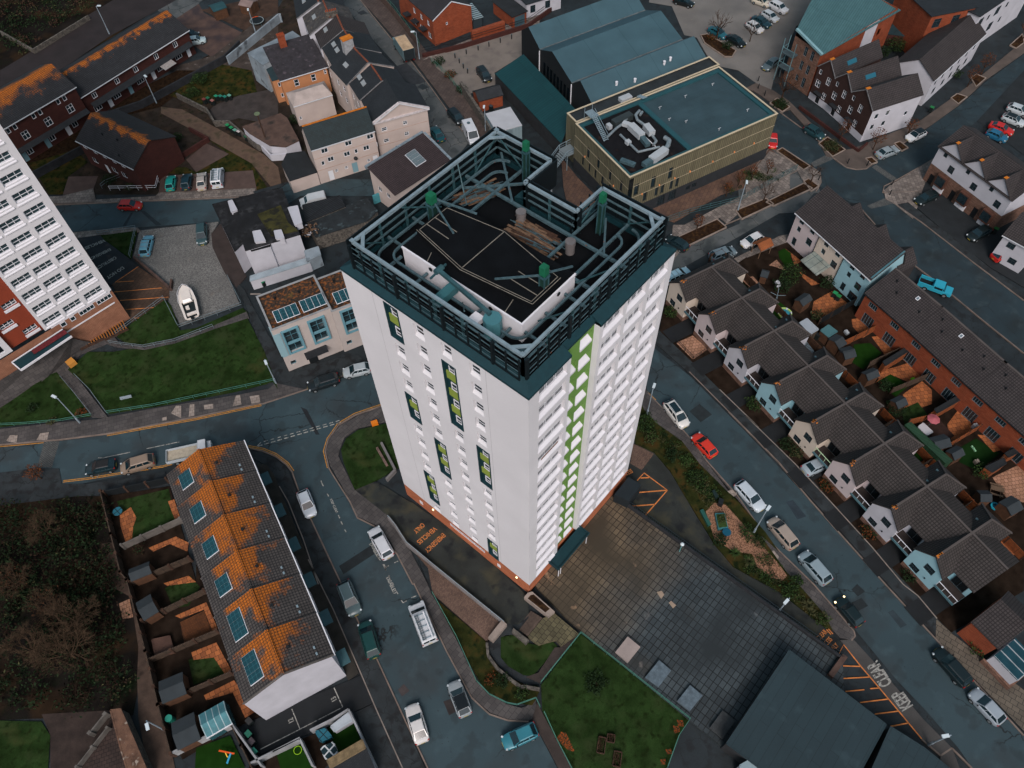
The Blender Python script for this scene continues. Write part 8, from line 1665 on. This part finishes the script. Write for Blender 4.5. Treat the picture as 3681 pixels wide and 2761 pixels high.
lowwall('dark wall below the terrace gardens','A0 850 890 1120 800 1780 440 1900 320',1.5,mat('wall_dark','23262a')); lowwall('dark wall under the long terrace at the left','A0 250 1370 660 1150',1.5,mat('wall_dark','23262a')); lowwall('garden wall with orange coping beside the brick block','A0 1440 1220 1650 1090 1500 1010',1.0,BRKD); lowwall('teal-painted yard wall behind the tower','B1 970 120 1110 60',1.8,mat('teal_wall','3f7f88',.8,var=.15)); lowwall('grubby wall along the flat garage','B1 540 470 930 330',1.5,GREYR); lowwall('white curving wall round the workshop','A1 0 1065 160 1230 380 1215',1.3,WREND)
lowwall('red-brown wall under the brown brick gables','A3 430 840 900 1190 970 1130',.6,BRKD)
slabthing('garage_canopy','dark flat canopy roof beside the plaza corner of the tower','canopy','C2 1015 805 1118 870 1018 1000 905 945',.0,2.6,mat('canopy_dark','161f24',.7,var=.15,vs=1))
slabthing('grit_bin','orange-yellow grit bin on the corner lawn','grit bin','C1 955 365 1005 348 1015 375 965 392',.1,.7,mat('grit_orange','c9701a',.5,var=.05)); slabthing('roll_container','yellow cylinder-like grit bin at the edge of the big left lawn','grit bin','B0 515 1440 565 1400 598 1430 545 1470',.1,.9,mat('grit_ochre','b8803a',.6,var=.1)); slabthing('notice_board','long grey notice board standing on the big left lawn','notice board','C0 950 172 1040 152 1045 168 955 188',.9,1.1,mat('board_grey','7d8a90',.5,var=0))
slabthing('storage_box','dark green wheeled planter box on the shrub bed','storage box','C2 1680 915 1700 905 1735 960 1710 975',.1,.8,mat('box_green','122422',.6)); slabthing('litter_bin','black double litter bin by the pavement','bin','C2 1740 970 1775 985 1765 1030 1730 1010',.1,1.0,GUT); slabthing('garden_bench','long green garden bench along the shingle','bench','C2 1585 1070 1610 1060 1675 1180 1650 1195',.1,.6,mat('bench_green','1c4a42',.6,var=.1))
slabthing('raised_planter','raised bed with blue-green boards in the shingle garden','planter','C2 1705 1095 1780 1090 1810 1210 1730 1220',.1,.7,mat('plank_teal','2f6a70',.6),.86,LG2); root=thing('plant_pot','large glazed teal plant pot in the shingle garden','plant pot',tuple(P('C2',1790,1260,.16))); MB().tube((0,0,0),(0,0,.6),.35,.55,16).build('pot',mat('glaze_teal','174a5e',.2,var=.1),root,40)
bush('grasses sprouting from the raised bed',('C2',1760,1150),.8,1.0,[LG2,LOL],160,.1,z=.6)
for lb,x,y in (('slatted wooden see-through gate beside the left tower entrance',720,1270),('second slatted wooden screen by the left tower steps',910,1195)):
    p=P('B0',x,y,.1); root=thing('timber_screen',lb,'screen',tuple(p),R(-15) if x<800 else R(-15)); m=MB()
    for k in range(9): m.bb(-1.6+k*.4,-1.45+k*.4,-1.1,1.1,.3,.42)
    m.build('slats',mat('screen_orange','8e5a26',.8,var=.2),root); MB().bb(-1.7,1.9,-1.15,-1.05,0,.5).bb(-1.7,1.9,1.05,1.15,0,.5).build('frame',TIMBERD,root)
# skips of small things: wheelie bins, tables, trampolines
def bin_(label,pt,lid,z=.1,rz=0):
    p=P(*pt,z); key='bin'+lid
    if key in _PR: o=dup(_PR[key],tuple(p),rz,label,'wheelie bins')
    else:
        o=thing('wheelie_bin',label,'bin',tuple(p),rz,'wheelie bins'); MB().prism([(-.25,-.3),(.25,-.3),(.25,.3),(-.25,.3)],.08,1.0).build('body',mat('bin_body','141c1c',.6,var=0),o); MB().bb(-.29,.29,-.34,.36,1.0,1.08).build('lid',mat('lid_'+lid,lid,.5,var=.05),o)
        for s in (-1,1): MB().tube((s*.22,.3,.1),(s*.3,.3,.1),.1,n=8).build('wheel',TYRE,o)
        _PR[key]=o
    o['label']=label
for i,(k,x,y,c,w) in enumerate((('A0',1635,825,'6a2f2a','first bin with a reddish lid in the long row on the slope'),('A0',1665,815,'1f5a3a','second bin in the long row, green lid'),('A0',1700,835,'8a5a54','third bin in the long row, pink lid'),('A0',1730,800,'1f7a5a','fourth bin in the long row, bright green lid'),('A0',1765,800,'1f6a5a','fifth bin in the long row'),('A0',1800,805,'1f6a5a','sixth bin in the long row'),('A0',1835,795,'5a8a7a','last pale-lidded bin in the long row'),('A0',1820,1030,'1f7a4a','topmost bin along the gravel track wall'),('A0',1850,1050,'1f7a4a','second bin along the gravel track wall'),('A0',1880,1070,'5a8a7a','third bin along the gravel track wall'),('A0',1910,1080,'b0a8a8','white-lidded bin along the gravel track wall'),('A0',1970,1120,'1f5a3a','fifth bin along the gravel track wall'),('A0',2005,1135,'1f5a3a','sixth bin along the gravel track wall'),('A0',2030,1150,'1f5a3a','last bin along the gravel track wall'),
    ('B1',325,745,'1f8a4a','bright green bin behind the lichen-roofed flats'),('B1',225,785,'1f5a3a','dark green bin behind the lichen-roofed flats'),('B1',110,835,'1f6a4a','green bin at the left end of that yard'),('G0',1945,690,'1f7a4a','green bin on the orange patio, left one'),('G0',1985,725,'1f6a3a','green bin on the orange patio, right one'),('D0',1995,1400,'1f5a4a','dark teal bin beside the white yard wall'),('D0',2020,1460,'3a3438','dark grey bin beside the white yard wall'),('D0',2040,1540,'1f6a5a','lowest bin beside the white yard wall'),('D0',2000,1300,'2a2a2a','black bin in the corner of the numbered bays'),('A3',1465,890,'1f6a3a','green bin on the curved pavement'),('B3',1970,415,'1f5a2a','green bin beside the right-hand white gable'),('G0',1750,1165,'1a1c1e','black bin behind the third gabled house'),('C3',1700,1120,'2a2a2a','black bin in the orange yard at the end of the row'),('A1',1915,880,'2f3a40','grey bin by the big pale container'))):
    bin_(w,(k,x,y),c)
for lb,s in (('bollard on the left tip of the kerb by the grey saloon','A3 97 645'),('second bollard down by the grey saloon','A3 97 705'),('third bollard by the grey saloon','A3 148 760'),('bollard on the rounded corner by the square bed','A3 580 1375'),('bollard just below the one on the rounded corner','A3 578 1430'),('bollard on the kerb nose under the corner tree','A3 808 1300'),('bollard right of the kerb nose','A3 962 1318'),('bollard on the pale right-hand corner','A3 1160 1470'),('bollard on the right-hand corner, lower one','B3 1142 112')):
    p=T(s,.12)[0]; key='boll'
    if key in _PR: dup(_PR[key],tuple(p),0,lb,'black street bollards')
    else: o=thing('bollard',lb,'bollard',tuple(p),0,'black street bollards'); MB().tube((0,0,0),(0,0,1.0),.09).build('post',GUT,o); MB().tube((0,0,1.0),(0,0,1.08),.11,.06).build('cap',GUT,o); _PR[key]=o
root=thing('trampoline','round trampoline with pale ring and orange pad, top left garden','trampoline',tuple(P('A0',2050,190,.0))); m=MB()
for i in range(20): a,b_=i*.314,(i+1)*.314; m.bar((1.4*math.cos(a),1.4*math.sin(a),.8),(1.4*math.cos(b_),1.4*math.sin(b_),.8),.14,.06,1 if i in (2,3,4) else 0)
m.build('ring',[mat('pad_pale','7d8a8c',.6,var=.1),mat('toy_orange','d0501a')],root); MB().tube((0,0,.78),(0,0,.8),1.35,n=20).build('mat',GUT,root)
for k in range(4): MB().bar((1.3*math.cos(k*1.57),1.3*math.sin(k*1.57),0),(1.3*math.cos(k*1.57),1.3*math.sin(k*1.57),.8),.06).build('leg',STEEL,root)
b=shed('teal-roofed shed in the top gardens','A0 1700 95 1800 60 1770 10',2.0,rm=mat('shed_teal2','1f4248',.7)); shed('wooden shed near the trampoline','A0 1900 40 1990 60 2010 0',1.9,rm=mat('shed_pinkish','7a6a66',.8))
# ---------------------------------------------------------------- back gardens between the gabled houses and the brick terrace
def RF(s,t,z=0): v=SO+sd_*s+rd*t; return Vector((v.x,v.y,z))
fence('long back fence behind the white-gabled row, upper stretch',[RF(-3.5,11),RF(-3.5,13.2),RF(6,13.2),RF(14,13.2),RF(22,13.4)],1.7,mat('fence_brownish','5e4230',.9,var=.3,vs=2,pat=(2.0,.16,.03,0.0),col2='52392a',colm='241811')); fence('orange-brown back fence, lower stretch of the row',[RF(22,13.4),RF(31,13.4),RF(40,13.2),RF(55,12.8)],1.7,FENO)
for i in range(1,8): fence('dividing fence %s the gabled row'%['','between the first two back gardens of','below the second back garden of','below the third back garden of','below the fourth back garden of','below the fifth back garden of','below the sixth back garden of','below the seventh back garden of'][i],[RF(i*PIT-1.35,9.2),RF(i*PIT-1.35,13.2)],1.5,FEN)
fe2=[('B3 850 990 570 1150','dark fence below the pale blue house garden',GUT),('B3 1040 1190 750 1330','orange fence beside the first brick terrace patio',FENO),('B3 1300 1330 960 1490 C3 920 30','black-roofed fence above the largest orange patio',FEN),('C3 1480 10 1140 150','fence below the turf and lime toy garden',FEN),('C3 1720 180 1400 370 1270 400','dark red fence with black lean-to',FENO),('C3 1830 440 1560 600','orange fence above the square dark lawn',FENO),('C3 2200 600 1880 750','timber fence beside the pale patio',FEN)]
for s,lb,m in fe2: fence(lb,s,1.7,m)
for s,m,n in (('G0 1390 130 1590 285 1500 325 1460 190',PATIO,'patio'),('G0 1320 170 1390 135 1465 190 1460 240 1500 325 1420 365 1330 240',TURF,'lawn'),('G0 1210 330 1300 265 1400 375 1390 385 1270 340',PATIOP,'patio'),('G0 910 500 1030 450 1165 600 1000 580',PATIOP,'patio'),('G0 890 500 980 590 940 600 880 540',TURF,'lawn'),('G0 1260 790 1330 740 1480 860 1380 930 1210 970',TURF,'lawn'),('G0 1720 740 1930 620 2120 770 1980 860 1820 940 1700 880',PATIO,'patio'),('G0 1680 860 1790 780 1900 860 1880 920 1760 930',mat('pebble_patch','6a5a4a',.9,var=.5,vs=2),'shingle'),('G0 1560 400 1790 540 1700 560 1600 470',PATIO,'patio'),
    ('B3 840 1100 900 1090 1030 1190 930 1250 850 1160',PATIO,'patio'),('B3 1000 1240 1070 1230 1180 1350 1110 1390',PATIO,'patio'),('B3 860 1300 990 1290 1080 1370 930 1500 840 1440',TURF,'lawn'),('B3 1030 1520 1280 1460 1400 1550 1290 1600 1200 1550 1080 1620',PATIO,'patio'),('E0 1620 370 1740 300 1830 350 1950 430 1800 560 1700 480',TURF,'lawn'),('E0 1570 400 1700 250 1950 170 2100 300 1960 400 1740 300',PATIO,'patio'),('E0 1880 530 2100 380 2212 480 2212 640 2100 680 1900 690',PATIO,'patio'),('E0 1870 700 2050 620 2180 780 2060 840 1900 870',GRASS,'lawn'),('E0 1940 1290 1970 1180 2120 1130 2180 1200 2060 1310',TURF,'lawn'),
    ('C3 1600 390 1700 260 1830 400 1780 470 1640 540',PATIO,'patio'),('C3 1370 400 1530 340 1660 480 1560 540',mat('dark_deck2','2a1a14',.9,var=.3,vs=2),'deck'),('C3 1690 580 1830 500 2020 620 1850 760 1700 690',mat('dark_turf','142a12',.95,spec=0,var=.25),'lawn'),('C3 1840 470 1940 480 2040 590 1970 610',PATIO,'patio'),('C3 1960 810 2212 690 2300 900 2212 1010 2080 990',PATIOP,'patio'),('C3 1290 650 1350 570 1460 600 1420 650 1330 700',TURF,'lawn'),('C3 1390 690 1470 640 1530 660 1440 740',PATIO,'patio'),('C3 1980 1350 2080 1290 2140 1420 2090 1470',PATIO,'patio'),('C3 1700 1030 1780 980 1840 1040 1760 1090',mat('deck_orange','5a3418'),'deck'),('G0 160 1210 350 1125 520 1280 350 1400',PATIOP,'gravel_pad')):
    area(n,s,.14,m,R(-40))
for s,lb,h in (('G0 1600 790 1700 720 1560 690','felt-roofed shed beside the shingle patio',1.9),('E0 1230 130 1340 100 1260 20','dark shed with orange wall by the turf corner',1.9),('E0 1490 370 1610 320 1530 240','felt shed backing on the paved orange garden',1.9),('E0 1830 690 1930 640 1850 550','rounded dark shed roof beside the patio of small slabs',1.8),('C3 1520 590 1630 560 1580 470','dark shed between the deck and the square lawn',1.9),('C3 1660 670 1735 630 1680 560','dark shed at the corner of the square lawn',1.9),('C3 2110 1110 2200 1060 2130 950','large felt shed beside the pale patio',1.9),('C3 1870 1000 1950 1000 1860 920','felt-roofed shed above the boxed wood deck',1.9),('G0 2010 1270 2090 1220 1960 1130','felt shed by the cluttered brick terrace yard',1.9),('G0 2080 1390 2200 1360 2110 1260','second felt shed lower in the cluttered yards',1.9),('G0 1120 450 1190 470 1180 390','small blue-black shed near the gazebo',1.6)):
    shed(lb,s,h)
polyblk('green_store','long narrow dark green metal store between the back gardens','C3 1265 395 1310 375 1640 680 1590 700',2.2,mat('green_tin','23402c',.6,var=.15,pat=(.4,9,.03,0.0),col2='1f3a28',colm='14241a'),mat('green_tin','23402c'),'store')
polyblk('white_lean_to','white plastic lean-to roof behind the gabled row','G0 1560 985 1645 935 1775 1058 1685 1112',2.2,mat('opal_plastic','8f979f',.4,var=.05),FEN,'canopy'); polyblk('teal_shed','flat shed with pale teal roof by the brick terrace yards','G0 1800 1070 1890 1008 1990 1082 1890 1145',2.0,mat('roof_pale_teal','3f6468',.6,var=.1),SHW,'shed')
polyblk('sheet_stack','pair of pale glass panels lying by the turf strip','G0 830 560 890 530 950 600 890 630',.4,mat('pale_glass','8d9aa0',.3,var=.05),FENC,'panels'); polyblk('grey_tarpaulin','pale grey boarded deck behind the third gable','G0 1500 1220 1610 1165 1720 1310 1640 1365',.5,mat('pale_deck','6f7c82',.7,var=.15,pat=(.4,9,.03,0)),FENC,'deck')
root=thing('gazebo','small timber gazebo with orange boarded gable roof','gazebo',tuple(P('G0',1090,260,.1)),R(-20)); m=MB(); roof_gable(m,2.4,1.9,1.9,.6,.1); m.build('roof',mat('gazebo_orange','8c4f28',.8,var=.2,pat=(9,.15,.02,0)),root)
for x in (.1,2.3):
    for y in (.1,1.8): MB().bar((x,y,0),(x,y,1.9),.1).build('post',TIMBER,root)
polyblk('glass_topped_box','white-framed glass box on a barrel table in the dark garden','G0 1285 520 1320 505 1345 560 1310 580',1.0,mat('white_frame','c9ccd2'),FEN,'cold frame'); polyblk('white_table','plain white rectangular table top in the dark red yard','C3 1370 410 1410 380 1485 450 1440 475',.8,mat('table_white','a8a8ac',.5,var=0),STEEL,'table')
root=thing('parasol','small pink parasol beside the white table','parasol',tuple(P('C3',1450,400,.1))); MB().tube((0,0,0),(0,0,1.9),.03).build('pole',STEEL,root); MB().tube((0,0,1.75),(0,0,2.05),.85,.03,8).build('canopy',mat('parasol_pink','9a5058',.7,var=.1),root)
for lb,pt,r,c1,c2 in (('round inflatable paddling pool with green and white rim on the turf',('G0',1390,880),.95,'9fb86a','2f7a8a'),('small turquoise plastic tub by the back fence',('C3',1975,1045),.45,'1f8aa0','1f6a80'),):
    root=thing('paddling_pool',lb,'paddling pool',tuple(P(*pt,.14))); m=MB(); 
    for i in range(18): a,b_=i*.349,(i+1)*.349; m.bar((r*math.cos(a),r*math.sin(a),.2),(r*math.cos(b_),r*math.sin(b_),.2),.2,.2,i%3==0 and 1 or 0)
    m.build('rim',[mat('pool_'+c1,c1,.4,var=0),mat('pool_white','b9bfc2',.4,var=0) if c1=='9fb86a' else mat('pool_'+c1,c1)],root); MB().tube((0,0,.05),(0,0,.09),r*.9,n=18).build('water',mat('pool_'+c2,c2,.2,var=.2),root)
root=thing('picnic_bench','weathered picnic bench with a wreath on top','picnic bench',tuple(P('C3',1980,920,.14)),R(-70)); MB().bb(-.8,.8,-.35,.35,.7,.75).build('table_top',mat('bench_wood','5b4a3a',.8,var=.3),root)
for s in (-1,1): MB().bb(-.8,.8,s*.75-.12,s*.75+.12,.42,.46).build('seat',mat('bench_wood','5b4a3a'),root); MB().bar((s*.6,-.8,0),(s*.6,.8,.02),.08,.4).build('leg',mat('bench_wood','5b4a3a'),root)
root=thing('rotary_dryer','white rotary clothes dryer behind the second gable','clothes dryer',tuple(P('G0',1280,745,.1))); MB().tube((0,0,0),(0,0,1.8),.03).build('pole',STEELL,root)
for k in range(4): MB().bar((0,0,1.5),(1.1*math.cos(k*1.57+.4),1.1*math.sin(k*1.57+.4),1.9),.05).build('arm',STEELL,root)
for lb,pt,c,d in (('green and white plastic tube lying on the dark lawn',('C3',1808,585),'7fb08a',(.9,.2,.2)),('stone ornament on the dark lawn',('C3',1825,695),'8a7f74',(.5,.5,.6)),('lime green plastic toy by the patio',('B3',1330,1590),'5fae1c',(.7,.5,.3)),('scatter of white toys near the black lean-to',('B3',1262,1412),'a8a0a8',(.5,.4,.3)),('pile of white clutter in the terrace yard',('G0',2090,1100),'9fa6aa',(.7,.5,.4)),('white plastic chair on the orange patio',('C3',1810,415),'b0b4b6',(.5,.5,.8))):
    p=P(*pt,.14); root=thing('garden_toy',lb,'garden item',tuple(p),1.0); MB().box((0,0,d[2]/2),d).build('body',mat('toy_'+c,c,.5,var=.1),root); MB().tube((0,0,d[2]),(0,0,d[2]+.12),d[1]*.35,n=8).build('knob',mat('toy_'+c,c),root)
for s,lb in (('C3 1500 270 1690 160 1720 185 1520 300','narrow black felt roof over the passage, upper'),('B3 1090 1440 1270 1330 1300 1350 1110 1470','narrow black felt roof beside the white toys'),('C3 2060 620 2160 570 2190 600 2090 650','narrow black felt roof by the brick wall, right'),('C3 1900 730 2050 660 2070 700 1960 770','weathered grey planter boxes by the pale patio')): polyblk('passage_roof',lb,s,2.0,mat('dark_felt','1d2124'),FENO,'lean-to')
rail('black fence round the gravel forecourt of the pale pink gable','G0 165 1215 350 1405 525 1290',.9,.14,GUT)
